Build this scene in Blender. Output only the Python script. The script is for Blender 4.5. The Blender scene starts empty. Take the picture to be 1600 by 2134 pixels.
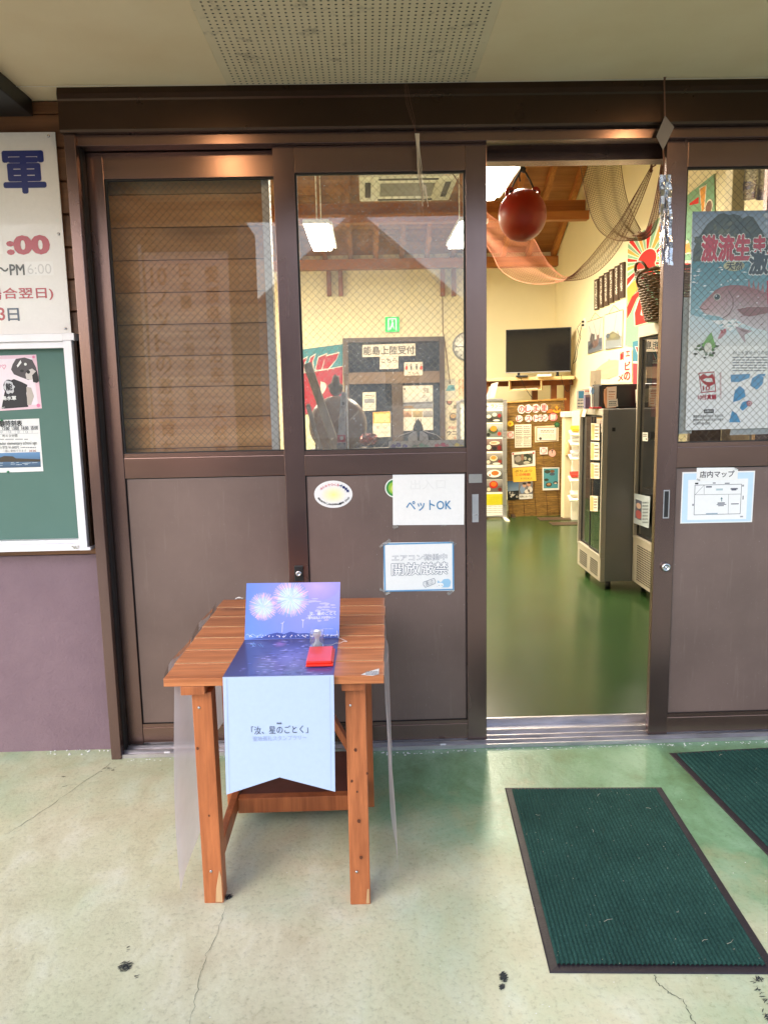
import bpy, bmesh, math, random
from mathutils import Vector, Matrix
random.seed(7)
SC = bpy.context.scene
COL = SC.collection

# ------------------------------------------------------------------ camera
F_PX, PITCH, YAW, ROLL = 1620.8, 0.15064, 0.0196, -0.020186
CAM = Vector((0.0, -3.18, 1.514))
_fwd = Vector((math.sin(YAW)*math.cos(PITCH), math.cos(YAW)*math.cos(PITCH), -math.sin(PITCH)))
_r0 = Vector((math.cos(YAW), -math.sin(YAW), 0)); _u0 = _r0.cross(_fwd)
_R = _r0*math.cos(ROLL) + _u0*math.sin(ROLL); _U = -_r0*math.sin(ROLL) + _u0*math.cos(ROLL)
cd = bpy.data.cameras.new('camera'); cam = bpy.data.objects.new('camera', cd); COL.objects.link(cam)
cd.sensor_fit = 'VERTICAL'; cd.sensor_height = 36.0; cd.lens = F_PX/2134*36.0
cd.clip_start = 0.05; cd.clip_end = 2000
m = Matrix((( _R.x, _U.x, -_fwd.x), (_R.y, _U.y, -_fwd.y), (_R.z, _U.z, -_fwd.z))).to_4x4(); m.translation = CAM
cam.matrix_world = m
SC.camera = cam
# ------------------------------------------------------------------ sky, sun, exposure
SUN_EL, SUN_AZ = math.radians(33), math.radians(215)
w = bpy.data.worlds.new('World'); SC.world = w; w.use_nodes = True
wn = w.node_tree; bg = wn.nodes['Background']
sky = wn.nodes.new('ShaderNodeTexSky'); sky.sky_type = 'NISHITA'; sky.sun_disc = False
sky.sun_elevation = SUN_EL; sky.sun_rotation = SUN_AZ; sky.air_density = 1.0; sky.dust_density = 1.2; sky.ozone_density = 1.2
wn.links.new(sky.outputs[0], bg.inputs[0]); bg.inputs[1].default_value = 0.15
sd = bpy.data.lights.new('sun', 'SUN'); so = bpy.data.objects.new('sun', sd); COL.objects.link(so)
sd.energy = 0.8; sd.angle = math.radians(50); sd.color = (1.0, 0.96, 0.9)
sv = Vector((math.sin(SUN_AZ)*math.cos(SUN_EL), math.cos(SUN_AZ)*math.cos(SUN_EL), math.sin(SUN_EL)))
so.rotation_euler = (-sv).to_track_quat('-Z', 'Y').to_euler()
SC.view_settings.view_transform = 'Standard'; SC.view_settings.look = 'None'
SC.view_settings.exposure = 1.36; SC.view_settings.gamma = 1.0
try: SC.view_settings.use_curve_mapping = False
except Exception: pass
SC.cycles.use_denoising = True
SC.cycles.max_bounces = 10; SC.cycles.transparent_max_bounces = 24
SC.cycles.sample_clamp_indirect = 6.0
SC.cycles.caustics_reflective = False; SC.cycles.caustics_refractive = False

# ------------------------------------------------------------------ photo ray helpers (a photo point on a real plane -> metres)
def ray(x, y): return _fwd + _R*((x-800)/F_PX) - _U*((y-1067)/F_PX)
def onY(x, y, Y): d = ray(x, y); return CAM + d*((Y-CAM.y)/d.y)
def onZ(x, y, Z): d = ray(x, y); return CAM + d*((Z-CAM.z)/d.z)
def onX(x, y, X): d = ray(x, y); return CAM + d*((X-CAM.x)/d.x)
def onP(x, y, o, n): d = ray(x, y); return CAM + d*((o-CAM).dot(n)/d.dot(n))

# ------------------------------------------------------------------ colours and materials
def s2l(c): c = c/255.0; return c/12.92 if c <= 0.04045 else ((c+0.055)/1.055)**2.4
def S(r, g, b, k=1.0): return (s2l(r)*k, s2l(g)*k, s2l(b)*k)
def nodes(name):
    mt = bpy.data.materials.new(name); mt.use_nodes = True
    nt = mt.node_tree; return mt, nt, nt.nodes, nt.links, nt.nodes['Principled BSDF']
def ramp(N, stops):
    r = N.new('ShaderNodeValToRGB'); e = r.color_ramp.elements
    while len(e) < len(stops): e.new(0.5)
    for i, (p, c) in enumerate(stops): e[i].position = p; e[i].color = (*c, 1) if len(c) == 3 else c
    return r
def noise(N, L, co, scale, detail=4, rough=0.55, dist=0.0):
    n = N.new('ShaderNodeTexNoise'); n.inputs['Scale'].default_value = scale; n.inputs['Detail'].default_value = detail
    n.inputs['Roughness'].default_value = rough; n.inputs['Distortion'].default_value = dist
    if co is not None: L.new(co, n.inputs['Vector'])
    return n
def mapping(N, L, co, scale=(1, 1, 1), rot=(0, 0, 0), loc=(0, 0, 0)):
    mp = N.new('ShaderNodeMapping'); mp.inputs['Scale'].default_value = scale
    mp.inputs['Rotation'].default_value = rot; mp.inputs['Location'].default_value = loc
    L.new(co, mp.inputs['Vector']); return mp.outputs[0]
def mixc(N, L, fac, a, b, mode='MIX'):
    x = N.new('ShaderNodeMix'); x.data_type = 'RGBA'; x.blend_type = mode
    for sck, v in ((x.inputs[0], fac), (x.inputs[6], a), (x.inputs[7], b)):
        if isinstance(v, (int, float)): sck.default_value = v
        elif isinstance(v, tuple): sck.default_value = (*v, 1)
        else: L.new(v, sck)
    return x.outputs[2]
def math_(N, L, op, a, b=0.0):
    x = N.new('ShaderNodeMath'); x.operation = op
    for sck, v in ((x.inputs[0], a), (x.inputs[1], b)):
        if isinstance(v, (int, float)): sck.default_value = v
        else: L.new(v, sck)
    return x.outputs[0]
def objco(N, L, rand=True):
    tc = N.new('ShaderNodeTexCoord')
    if not rand: return tc.outputs['Object']
    oi = N.new('ShaderNodeObjectInfo'); a = N.new('ShaderNodeVectorMath'); a.operation = 'MULTIPLY_ADD'
    c = N.new('ShaderNodeCombineXYZ'); L.new(oi.outputs['Random'], c.inputs[0]); L.new(oi.outputs['Random'], c.inputs[1]); L.new(oi.outputs['Random'], c.inputs[2])
    L.new(c.outputs[0], a.inputs[0]); a.inputs[1].default_value = (13.7, 7.1, 9.3); L.new(tc.outputs['Object'], a.inputs[2])
    return a.outputs[0]
def mk(name, col, rough=0.5, metal=0.0, var=0.10, scale=6.0, bump=0.0, bscale=80.0, coat=0.0, stretch=(1, 1, 1), rvar=0.08, spec=0.5):
    mt, nt, N, L, P = nodes(name); co = objco(N, L); cm = mapping(N, L, co, stretch)
    n = noise(N, L, cm, scale, 5, 0.6)
    lo = tuple(c*(1-var) for c in col); hi = tuple(min(1, c*(1+var)) for c in col)
    r = ramp(N, [(0.3, lo), (0.7, hi)]); L.new(n.outputs[0], r.inputs[0]); L.new(r.outputs[0], P.inputs['Base Color'])
    n2 = noise(N, L, cm, scale*3.1, 3); rr = N.new('ShaderNodeMapRange'); L.new(n2.outputs[0], rr.inputs[0])
    rr.inputs[3].default_value = max(0.02, rough-rvar); rr.inputs[4].default_value = min(1, rough+rvar); L.new(rr.outputs[0], P.inputs['Roughness'])
    P.inputs['Metallic'].default_value = metal; P.inputs['Coat Weight'].default_value = coat; P.inputs['Specular IOR Level'].default_value = spec
    if bump > 0:
        nb = noise(N, L, cm, bscale, 4); b = N.new('ShaderNodeBump'); b.inputs['Strength'].default_value = bump; b.inputs['Distance'].default_value = 0.01
        L.new(nb.outputs[0], b.inputs['Height']); L.new(b.outputs[0], P.inputs['Normal'])
    return mt
def wood(name, dark, light, axis='X', scale=9.0, rough=0.45, coat=0.0, knots=0.0):
    mt, nt, N, L, P = nodes(name); co = objco(N, L)
    st = {'X': (0.12, 1, 1), 'Y': (1, 0.12, 1), 'Z': (1, 1, 0.12)}[axis]
    cm = mapping(N, L, co, st)
    n1 = noise(N, L, cm, scale, 6, 0.6, 1.2); n2 = noise(N, L, mapping(N, L, co, tuple(c*c*1.0 if c < 1 else 1 for c in st)), scale*9, 4, 0.7)
    a = math_(N, L, 'ADD', math_(N, L, 'MULTIPLY', n1.outputs[0], 0.62), math_(N, L, 'MULTIPLY', n2.outputs[0], 0.38))
    r = ramp(N, [(0.34, dark), (0.52, tuple((x+y)/2 for x, y in zip(dark, light))), (0.68, light)]); L.new(a, r.inputs[0])
    oi = N.new('ShaderNodeObjectInfo'); vr = N.new('ShaderNodeMapRange'); L.new(oi.outputs['Random'], vr.inputs[0]); vr.inputs[3].default_value = 0.80; vr.inputs[4].default_value = 1.12
    cv = N.new('ShaderNodeCombineColor'); [L.new(vr.outputs[0], cv.inputs[i]) for i in range(3)]
    colr = mixc(N, L, 1.0, r.outputs[0], cv.outputs[0], 'MULTIPLY')
    if knots > 0:
        v = N.new('ShaderNodeTexVoronoi'); v.inputs['Scale'].default_value = knots; L.new(mapping(N, L, co, tuple(0.45 if c < 1 else 1 for c in st)), v.inputs['Vector'])
        kr = ramp(N, [(0.0, (1, 1, 1)), (0.085, (0.65, .65, .65)), (0.13, (0, 0, 0))]); L.new(v.outputs['Distance'], kr.inputs[0])
        colr = mixc(N, L, math_(N, L, 'MULTIPLY', kr.outputs[0], 0.75), colr, tuple(c*0.35 for c in dark))
    L.new(colr, P.inputs['Base Color']); P.inputs['Roughness'].default_value = rough; P.inputs['Coat Weight'].default_value = coat
    b = N.new('ShaderNodeBump'); b.inputs['Strength'].default_value = 0.25; b.inputs['Distance'].default_value = 0.003
    L.new(a, b.inputs['Height']); L.new(b.outputs[0], P.inputs['Normal'])
    return mt
def glassmat(name, tint=(0.97, 0.98, 0.97), dirt_haze=0.04, boost=1.0, ior=1.52, dirtcol=(0.8, 0.8, 0.78)):
    mt, nt, N, L, P = nodes(name); N.remove(P); out = N['Material Output']
    tr = N.new('ShaderNodeBsdfTransparent'); tr.inputs[0].default_value = (*tint, 1)
    gl = N.new('ShaderNodeBsdfGlossy'); gl.inputs['Roughness'].default_value = 0.0
    fr = N.new('ShaderNodeFresnel'); fr.inputs[0].default_value = ior
    mx = N.new('ShaderNodeMixShader'); L.new(math_(N, L, 'MULTIPLY', fr.outputs[0], boost), mx.inputs[0]); L.new(tr.outputs[0], mx.inputs[1]); L.new(gl.outputs[0], mx.inputs[2])
    df = N.new('ShaderNodeBsdfDiffuse'); df.inputs[0].default_value = (*dirtcol, 1)
    co = objco(N, L); n = noise(N, L, co, 9, 6, 0.7); n3 = noise(N, L, co, 160, 2, 0.6)
    rr = ramp(N, [(0.35, (0.25,)*3), (0.75, (1, 1, 1))]); L.new(n.outputs[0], rr.inputs[0])
    sp = ramp(N, [(0.66, (0, 0, 0)), (0.72, (1, 1, 1))]); L.new(n3.outputs[0], sp.inputs[0])
    f = math_(N, L, 'ADD', math_(N, L, 'MULTIPLY', rr.outputs[0], dirt_haze), math_(N, L, 'MULTIPLY', sp.outputs[0], dirt_haze*2.2))
    m2 = N.new('ShaderNodeMixShader'); L.new(f, m2.inputs[0]); L.new(mx.outputs[0], m2.inputs[1]); L.new(df.outputs[0], m2.inputs[2])
    L.new(m2.outputs[0], out.inputs[0]); return mt
def emit(name, col, strength):
    mt, nt, N, L, P = nodes(name); P.inputs['Emission Color'].default_value = (*col, 1); P.inputs['Emission Strength'].default_value = strength
    P.inputs['Base Color'].default_value = (*[c*.5 for c in col], 1); return mt
def printmat(name, rough=0.55, coat=0.0, grain=0.05):
    mt, nt, N, L, P = nodes(name); a = N.new('ShaderNodeVertexColor'); a.layer_name = 'Col'
    co = objco(N, L); n = noise(N, L, co, 60, 4, 0.7); r = ramp(N, [(0.3, (1-grain,)*3), (0.7, (1, 1, 1))]); L.new(n.outputs[0], r.inputs[0])
    L.new(mixc(N, L, 1.0, a.outputs[0], r.outputs[0], 'MULTIPLY'), P.inputs['Base Color'])
    P.inputs['Roughness'].default_value = rough; P.inputs['Coat Weight'].default_value = coat; return mt

M = {}
M['bronze'] = mk('bronze_aluminium', S(120, 98, 94), 0.25, 0.85, 0.10, 3.0, 0.03, 300, stretch=(1, 1, 0.3))
M['bronze_h'] = mk('bronze_aluminium_rail', S(130, 105, 97), 0.24, 0.85, 0.08, 3.0, 0.02, 300, stretch=(0.2, 1, 1))
def mat_panel():
    mt, nt, N, L, P = nodes('bronze_painted_panel'); co = objco(N, L); n = noise(N, L, co, 2.2, 6, .65); r = ramp(N, [(.3, S(104, 87, 83)), (.7, S(120, 101, 96))]); L.new(n.outputs[0], r.inputs[0])
    st = noise(N, L, mapping(N, L, co, (9, 9, .7)), 6, 6, .7); k = ramp(N, [(.58, (0, 0, 0)), (.74, (.35,)*3)]); L.new(st.outputs[0], k.inputs[0]); c = mixc(N, L, k.outputs[0], r.outputs[0], S(140, 124, 118))
    sp = noise(N, L, co, 210, 2, .5); k2 = ramp(N, [(.74, (0, 0, 0)), (.78, (.7,)*3)]); L.new(sp.outputs[0], k2.inputs[0]); c = mixc(N, L, k2.outputs[0], c, S(186, 178, 172)); L.new(c, P.inputs['Base Color'])
    rr = N.new('ShaderNodeMapRange'); L.new(n.outputs[0], rr.inputs[0]); rr.inputs[3].default_value = .28; rr.inputs[4].default_value = .55; L.new(rr.outputs[0], P.inputs['Roughness']); P.inputs['Metallic'].default_value = .3
    nb = noise(N, L, co, 3.5, 3); b = N.new('ShaderNodeBump'); b.inputs['Strength'].default_value = .12; b.inputs['Distance'].default_value = .004; L.new(nb.outputs[0], b.inputs['Height']); L.new(b.outputs[0], P.inputs['Normal']); return mt
M['bronze_panel'] = mat_panel()
M['bronze_dark'] = mk('bronze_frame', S(70, 54, 46), 0.30, 0.8, 0.10, 3.0)
M['silver'] = mk('anodised_aluminium', S(196, 194, 200), 0.30, 0.85, 0.08, 12, 0.05, 200, stretch=(0.1, 1, 1))
M['silver_worn'] = mk('worn_aluminium_sill', S(186, 182, 186), 0.36, 0.8, 0.30, 20, 0.1, 200, stretch=(0.25, 1, 1), rvar=.15)
M['white_alu'] = mk('white_aluminium', S(226, 224, 232), 0.35, 0.1, 0.05, 8)
M['gasket'] = mk('black_rubber_gasket', (0.012, 0.011, 0.012), 0.6)
M['chrome'] = mk('satin_chrome', S(200, 200, 205), 0.2, 1.0, 0.05)
M['black'] = mk('black_plastic', (0.012, 0.012, 0.013), 0.4)
M['glass'] = glassmat('wired_window_glass', dirt_haze=0.22, boost=2.3)  # pale layer is part grime, part painted veil of sky and lamp glare
M['glass_clean'] = glassmat('clean_wired_glass', dirt_haze=0.010, boost=0.6)
M['glass_old'] = glassmat('dusty_wired_glass', dirt_haze=0.04, boost=2.2, tint=(.98, .98, .97))
M['fridge_glass'] = glassmat('fridge_glass', tint=(0.75, 0.77, 0.76), dirt_haze=0.02, boost=3.2)
M['wire'] = mk('embedded_wire', S(120, 108, 92), 0.35, 0.6, 0.2, 40)
M['table_top'] = wood('orange_stained_plank', S(148, 80, 42), S(224, 144, 92), 'X', 13, 0.36, 0.15, 3.6)
M['table_leg'] = wood('orange_stained_post', S(146, 78, 42), S(206, 122, 72), 'Z', 12, 0.42, 0.1, 4.5)
M['raw_wood'] = wood('bare_chipped_wood', S(196, 150, 104), S(226, 190, 146), 'Z', 14, 0.7)
M['siding'] = wood('brown_siding_board', S(88, 56, 36), S(138, 92, 60), 'X', 8, 0.55, 0.0)
M['board'] = wood('pale_inner_board', S(186, 128, 74), S(236, 182, 122), 'X', 8, 0.5, 0.0, 1.3)
M['pine'] = wood('pine_roof_board', S(150, 94, 48), S(196, 136, 76), 'X', 6, 0.5, 0.0, 2.5)
M['pine_y'] = wood('pine_rafter', S(150, 88, 36), S(204, 138, 70), 'Y', 6, 0.5)
M['beam'] = wood('pine_beam', S(152, 84, 34), S(204, 132, 64), 'X', 5, 0.5, 0, 1.5)
M['post'] = wood('brown_post', S(130, 68, 26), S(168, 98, 44), 'Z', 5, 0.5)
M['shelf'] = wood('pale_shelf_wood', S(210, 168, 110), S(238, 204, 150), 'X', 6, 0.5)
M['oar'] = wood('weathered_grey_oar', S(128, 112, 96), S(178, 160, 140), 'Z', 8, 0.6)
M['disc'] = mk('brown_lacquered_wood', S(112, 78, 48), 0.4, 0.0, 0.18, 5, 0.1, 60)
M['stone'] = mk('grey_carving', S(98, 88, 80), 0.7, 0, 0.3, 20, 0.5, 40)
M['paper'] = mk('white_paper', (0.80, 0.80, 0.80), 0.55, 0, 0.02, 4)
M['print'] = printmat('printed_ink')
M['glossprint'] = printmat('glossy_printed_card', 0.28, 0.25)
M['cloth'] = printmat('dyed_cloth', 0.85, 0.0, 0.14)
M['rubber'] = mk('mat_rubber_edge', S(40, 34, 40), 0.55, 0, 0.2, 12, 0.2, 150)
M['buoy'] = mk('red_brown_buoy_plastic', S(158, 38, 20), 0.40, 0, 0.18, 6, 0.03, 60)
M['rope'] = mk('black_rope', (0.015, 0.014, 0.014), 0.7)
M['cord'] = mk('white_string', S(215, 205, 200), 0.7)
M['rust'] = mk('rusty_thread', S(120, 82, 66), 0.8)
M['net_brown'] = mk('brown_fishing_net', S(92, 50, 34), 0.8)
M['net_pink'] = mk('orange_pink_fishing_net', S(150, 92, 68), 0.8)
M['net_grey'] = mk('grey_brown_fishing_net', S(112, 88, 62), 0.8)
M['tv'] = mk('tv_bezel', (0.010, 0.010, 0.011), 0.3)
M['tvscreen'] = mk('tv_screen', (0.010, 0.010, 0.012), 0.07, 0, 0.0)
M['fridge'] = mk('grey_fridge_metal', S(130, 128, 126), 0.38, 0.3, 0.06, 3)
M['fridge_light'] = mk('ivory_fridge_trim', S(176, 166, 150), 0.4, 0.0, 0.05, 3)
M['wicker'] = mk('dark_wicker', S(92, 66, 38), 0.55, 0, 0.35, 30)
M['reed'] = wood('golden_reed', S(92, 58, 22), S(220, 170, 88), 'X', 85, 0.6)
M['enamel'] = mk('white_enamel', S(236, 232, 222), 0.4, 0, 0.03)
M['red_plastic'] = mk('red_plastic', S(238, 48, 26), 0.30, 0, 0.04, 5, coat=0.3)
M['acrylic'] = glassmat('clear_acrylic', (0.96, 0.97, 0.98), 0.10, 2.2, 1.49, (0.9, 0.9, 0.95))
M['frost'] = mk('white_frosted_acrylic', S(240, 240, 248), 0.25, 0, 0.05)
def mat_vinyl():
    mt, nt, N, L, P = nodes('cloudy_vinyl_sheet'); tr = N.new('ShaderNodeBsdfTransparent'); tr.inputs[0].default_value = (.95, .92, .93, 1); tl = N.new('ShaderNodeBsdfTranslucent'); tl.inputs[0].default_value = (.80, .74, .78, 1)
    P.inputs['Base Color'].default_value = (.62, .56, .60, 1); P.inputs['Roughness'].default_value = .3; co = objco(N, L); n = noise(N, L, co, 4, 4)
    m1 = N.new('ShaderNodeMixShader'); m1.inputs[0].default_value = .4; L.new(P.outputs[0], m1.inputs[1]); L.new(tl.outputs[0], m1.inputs[2])
    mr = N.new('ShaderNodeMapRange'); L.new(n.outputs[0], mr.inputs[0]); mr.inputs[3].default_value = .50; mr.inputs[4].default_value = .88
    m2 = N.new('ShaderNodeMixShader'); L.new(mr.outputs[0], m2.inputs[0]); L.new(tr.outputs[0], m2.inputs[1]); L.new(m1.outputs[0], m2.inputs[2]); L.new(m2.outputs[0], N['Material Output'].inputs[0]); return mt
M['vinyl'] = mat_vinyl()
M['vinyl2'] = glassmat('thin_clear_tape', (0.92, 0.92, 0.92), 0.35, 3.0, 1.5, (0.85, 0.82, 0.8))
M['foil'] = mk('crinkled_silver_foil', S(205, 208, 222), 0.16, 0.95, 0.12, 20, 0.7, 30)
M['greyfoil'] = mk('dull_grey_foil', S(150, 148, 146), 0.4, 0.5, 0.06, 20, 0.2, 90)
M['concrete_pale'] = mk('pale_render', S(190, 186, 178), 0.9, 0, 0.12, 2)
M['asphalt'] = mk('asphalt', (0.06, 0.06, 0.063), 0.9, 0, 0.25, 3, 0.4, 120)
M['roof_tile'] = mk('grey_roof_tile', S(88, 92, 98), 0.6, 0, 0.2, 3)
M['soot'] = mk('black_smudge', (0.03, 0.035, 0.035), 0.8)
M['crack'] = mk('hairline_crack', (0.11, 0.13, 0.09), 0.9)
M['crumb'] = mk('white_sealant_crumb', (0.75, 0.75, 0.75), 0.8)
M['straw'] = mk('dry_straw', S(170, 164, 146), 0.8)
M['darkroom'] = mk('dark_door_glass', S(36, 40, 50), 0.12, 0, 0.2, 2)
M['darkwood'] = wood('dark_brown_door_wood', S(66, 50, 40), S(104, 80, 62), 'X', 6, 0.5)
M['tube'] = emit('lit_fluorescent_tube', (1.0, 0.93, 0.80), 22.0)
M['exit'] = emit('lit_exit_sign_face', (0.01, 0.62, 0.10), 0.5)
M['exit_w'] = emit('lit_exit_sign_white', (0.7, 1.0, 0.7), 0.5)
M['bulb'] = emit('warm_downlight_bulb', (1.0, 0.62, 0.30), 200.0)

# special surfaces
def mat_floor():
    mt, nt, N, L, P = nodes('worn_green_painted_concrete'); tc = N.new('ShaderNodeTexCoord'); co = tc.outputs['Object']
    sep = N.new('ShaderNodeSeparateXYZ'); L.new(co, sep.inputs[0])
    n1 = noise(N, L, co, 1.6, 6, 0.62, 0.6); n2 = noise(N, L, mapping(N, L, co, (1, 0.62, 1)), 6.0, 7, 0.66, 0.4); n3 = noise(N, L, co, 70, 4, 0.65); n4 = noise(N, L, co, 0.9, 3, 0.5)
    # paint left: more towards the doorway and to the right, worn away under the eave edge
    gx = N.new('ShaderNodeMapRange'); L.new(sep.outputs[0], gx.inputs[0]); gx.inputs[1].default_value = -1.3; gx.inputs[2].default_value = 1.3; gx.inputs[3].default_value = -0.42; gx.inputs[4].default_value = 0.34
    gy = N.new('ShaderNodeMapRange'); L.new(sep.outputs[1], gy.inputs[0]); gy.inputs[1].default_value = -1.75; gy.inputs[2].default_value = -0.05; gy.inputs[3].default_value = -0.46; gy.inputs[4].default_value = 0.34
    a = math_(N, L, 'ADD', math_(N, L, 'ADD', gx.outputs[0], gy.outputs[0]), math_(N, L, 'ADD', math_(N, L, 'MULTIPLY', n1.outputs[0], 0.9), math_(N, L, 'MULTIPLY', n2.outputs[0], 0.55)))
    paint = ramp(N, [(0.42, (0, 0, 0)), (0.74, (0.35, .35, .35)), (1.02, (0.95, .95, .95))]); L.new(a, paint.inputs[0])
    base = ramp(N, [(0.32, S(194, 183, 150)), (0.5, S(216, 210, 180)), (0.66, S(234, 231, 212))]); L.new(math_(N, L, 'ADD', math_(N, L, 'MULTIPLY', n2.outputs[0], .7), math_(N, L, 'MULTIPLY', n4.outputs[0], .3)), base.inputs[0])
    tint = ramp(N, [(0.35, (0, 0, 0)), (0.65, (1, 1, 1))]); L.new(n1.outputs[0], tint.inputs[0])
    b2 = mixc(N, L, math_(N, L, 'MULTIPLY', tint.outputs[0], 0.5), base.outputs[0], S(204, 213, 172))
    green = ramp(N, [(0.3, S(84, 118, 72)), (0.5, S(104, 148, 110)), (0.7, S(132, 172, 138))]); L.new(n2.outputs[0], green.inputs[0])
    c = mixc(N, L, paint.outputs[0], b2, green.outputs[0])
    pit = ramp(N, [(0.30, (0.55, 0.55, 0.5)), (0.45, (0.93, 0.93, 0.92)), (0.7, (1, 1, 1))]); L.new(n3.outputs[0], pit.inputs[0])
    c = mixc(N, L, 0.6, c, pit.outputs[0], 'MULTIPLY')
    n6 = noise(N, L, mapping(N, L, co, (1, 0.7, 1)), 26, 7, 0.75, 0.8); sc = ramp(N, [(0.34, (0.70, 0.69, 0.64)), (0.46, (1, 1, 1)), (0.62, (1, 1, 1)), (0.72, (1.0, 1.0, 1.0))]); L.new(n6.outputs[0], sc.inputs[0])
    c = mixc(N, L, 0.45, c, sc.outputs[0], 'MULTIPLY')
    L.new(c, P.inputs['Base Color'])
    rr = N.new('ShaderNodeMapRange'); L.new(paint.outputs[0], rr.inputs[0]); rr.inputs[3].default_value = 0.62; rr.inputs[4].default_value = 0.30; L.new(rr.outputs[0], P.inputs['Roughness'])
    b = N.new('ShaderNodeBump'); b.inputs['Strength'].default_value = 0.25; b.inputs['Distance'].default_value = 0.004
    L.new(math_(N, L, 'ADD', n3.outputs[0], math_(N, L, 'MULTIPLY', n2.outputs[0], 1.5)), b.inputs['Height']); L.new(b.outputs[0], P.inputs['Normal'])
    return mt
M['floor'] = mat_floor()
def mat_infloor():
    mt, nt, N, L, P = nodes('glossy_green_floor_paint'); co = objco(N, L, False)
    n = noise(N, L, mapping(N, L, co, (1, 1.6, 1)), 1.3, 4, 0.5, 0.2); r = ramp(N, [(0.3, S(40, 64, 32)), (0.5, S(44, 69, 34)), (0.7, S(49, 73, 37))]); L.new(n.outputs[0], r.inputs[0])
    n2 = noise(N, L, co, 30, 4); d = ramp(N, [(0.25, (0.75,)*3), (0.45, (1, 1, 1))]); L.new(n2.outputs[0], d.inputs[0])
    L.new(mixc(N, L, 0.6, r.outputs[0], d.outputs[0], 'MULTIPLY'), P.inputs['Base Color'])
    rr = N.new('ShaderNodeMapRange'); L.new(n.outputs[0], rr.inputs[0]); rr.inputs[3].default_value = 0.21; rr.inputs[4].default_value = 0.27; L.new(rr.outputs[0], P.inputs['Roughness'])
    b = N.new('ShaderNodeBump'); b.inputs['Strength'].default_value = 0.012; b.inputs['Distance'].default_value = 0.004; L.new(n.outputs[0], b.inputs['Height']); L.new(b.outputs[0], P.inputs['Normal'])
    return mt
M['infloor'] = mat_infloor()
def mat_ceiling():
    mt, nt, N, L, P = nodes('beige_porch_ceiling_board'); co = objco(N, L, False)
    n = noise(N, L, co, 3.0, 5); r = ramp(N, [(0.3, S(230, 207, 172)), (0.7, S(238, 218, 186))]); L.new(n.outputs[0], r.inputs[0])
    L.new(r.outputs[0], P.inputs['Base Color']); P.inputs['Roughness'].default_value = 0.75
    nb = noise(N, L, co, 220, 3); b = N.new('ShaderNodeBump'); b.inputs['Strength'].default_value = 0.25; b.inputs['Distance'].default_value = 0.002; L.new(nb.outputs[0], b.inputs['Height']); L.new(b.outputs[0], P.inputs['Normal'])
    return mt
M['ceiling'] = mat_ceiling()
def mat_perf():
    mt, nt, N, L, P = nodes('mouldy_perforated_board'); co = objco(N, L, False)
    n = noise(N, L, co, 3.0, 5); r = ramp(N, [(0.3, S(218, 200, 170)), (0.7, S(228, 212, 184))]); L.new(n.outputs[0], r.inputs[0])
    m1 = noise(N, L, co, 9, 6, 0.72); k = ramp(N, [(0.56, (0, 0, 0)), (0.66, (0.40,)*3), (0.76, (0.85,)*3)]); L.new(m1.outputs[0], k.inputs[0])
    L.new(mixc(N, L, k.outputs[0], r.outputs[0], S(84, 72, 68)), P.inputs['Base Color']); P.inputs['Roughness'].default_value = 0.8
    return mt
M['perf'] = mat_perf()
def mat_stucco():
    mt, nt, N, L, P = nodes('mauve_stucco'); co = objco(N, L, False)
    n = noise(N, L, co, 4, 6, 0.6); r = ramp(N, [(0.3, S(120, 98, 108)), (0.7, S(131, 108, 117))]); L.new(n.outputs[0], r.inputs[0]); L.new(r.outputs[0], P.inputs['Base Color'])
    P.inputs['Roughness'].default_value = 0.8; nb = noise(N, L, co, 60, 7, 0.75); b = N.new('ShaderNodeBump'); b.inputs['Strength'].default_value = 0.95; b.inputs['Distance'].default_value = 0.006
    L.new(nb.outputs[0], b.inputs['Height']); L.new(b.outputs[0], P.inputs['Normal']); return mt
M['stucco'] = mat_stucco()
M['cream'] = mk('cream_painted_wall', S(238, 225, 184), 0.7, 0, 0.04, 1.2, 0.05, 60)
M['cream2'] = mk('cream_partition', S(228, 214, 176), 0.7, 0, 0.04, 1.2)
def mat_matribs():
    mt, nt, N, L, P = nodes('green_ribbed_carpet'); co = objco(N, L, False)
    n = noise(N, L, co, 130, 4, 0.8); n2 = noise(N, L, co, 5, 4); a = math_(N, L, 'ADD', math_(N, L, 'MULTIPLY', n.outputs[0], .75), math_(N, L, 'MULTIPLY', n2.outputs[0], .25))
    r = ramp(N, [(0.33, S(22, 48, 46)), (0.6, S(46, 84, 78)), (0.74, S(96, 132, 124))]); L.new(a, r.inputs[0]); L.new(r.outputs[0], P.inputs['Base Color']); P.inputs['Roughness'].default_value = 0.95
    b = N.new('ShaderNodeBump'); b.inputs['Strength'].default_value = 0.6; b.inputs['Distance'].default_value = 0.004; L.new(n.outputs[0], b.inputs['Height']); L.new(b.outputs[0], P.inputs['Normal'])
    P.inputs['Specular IOR Level'].default_value = 0.15
    return mt
M['ribs'] = mat_matribs()

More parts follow.
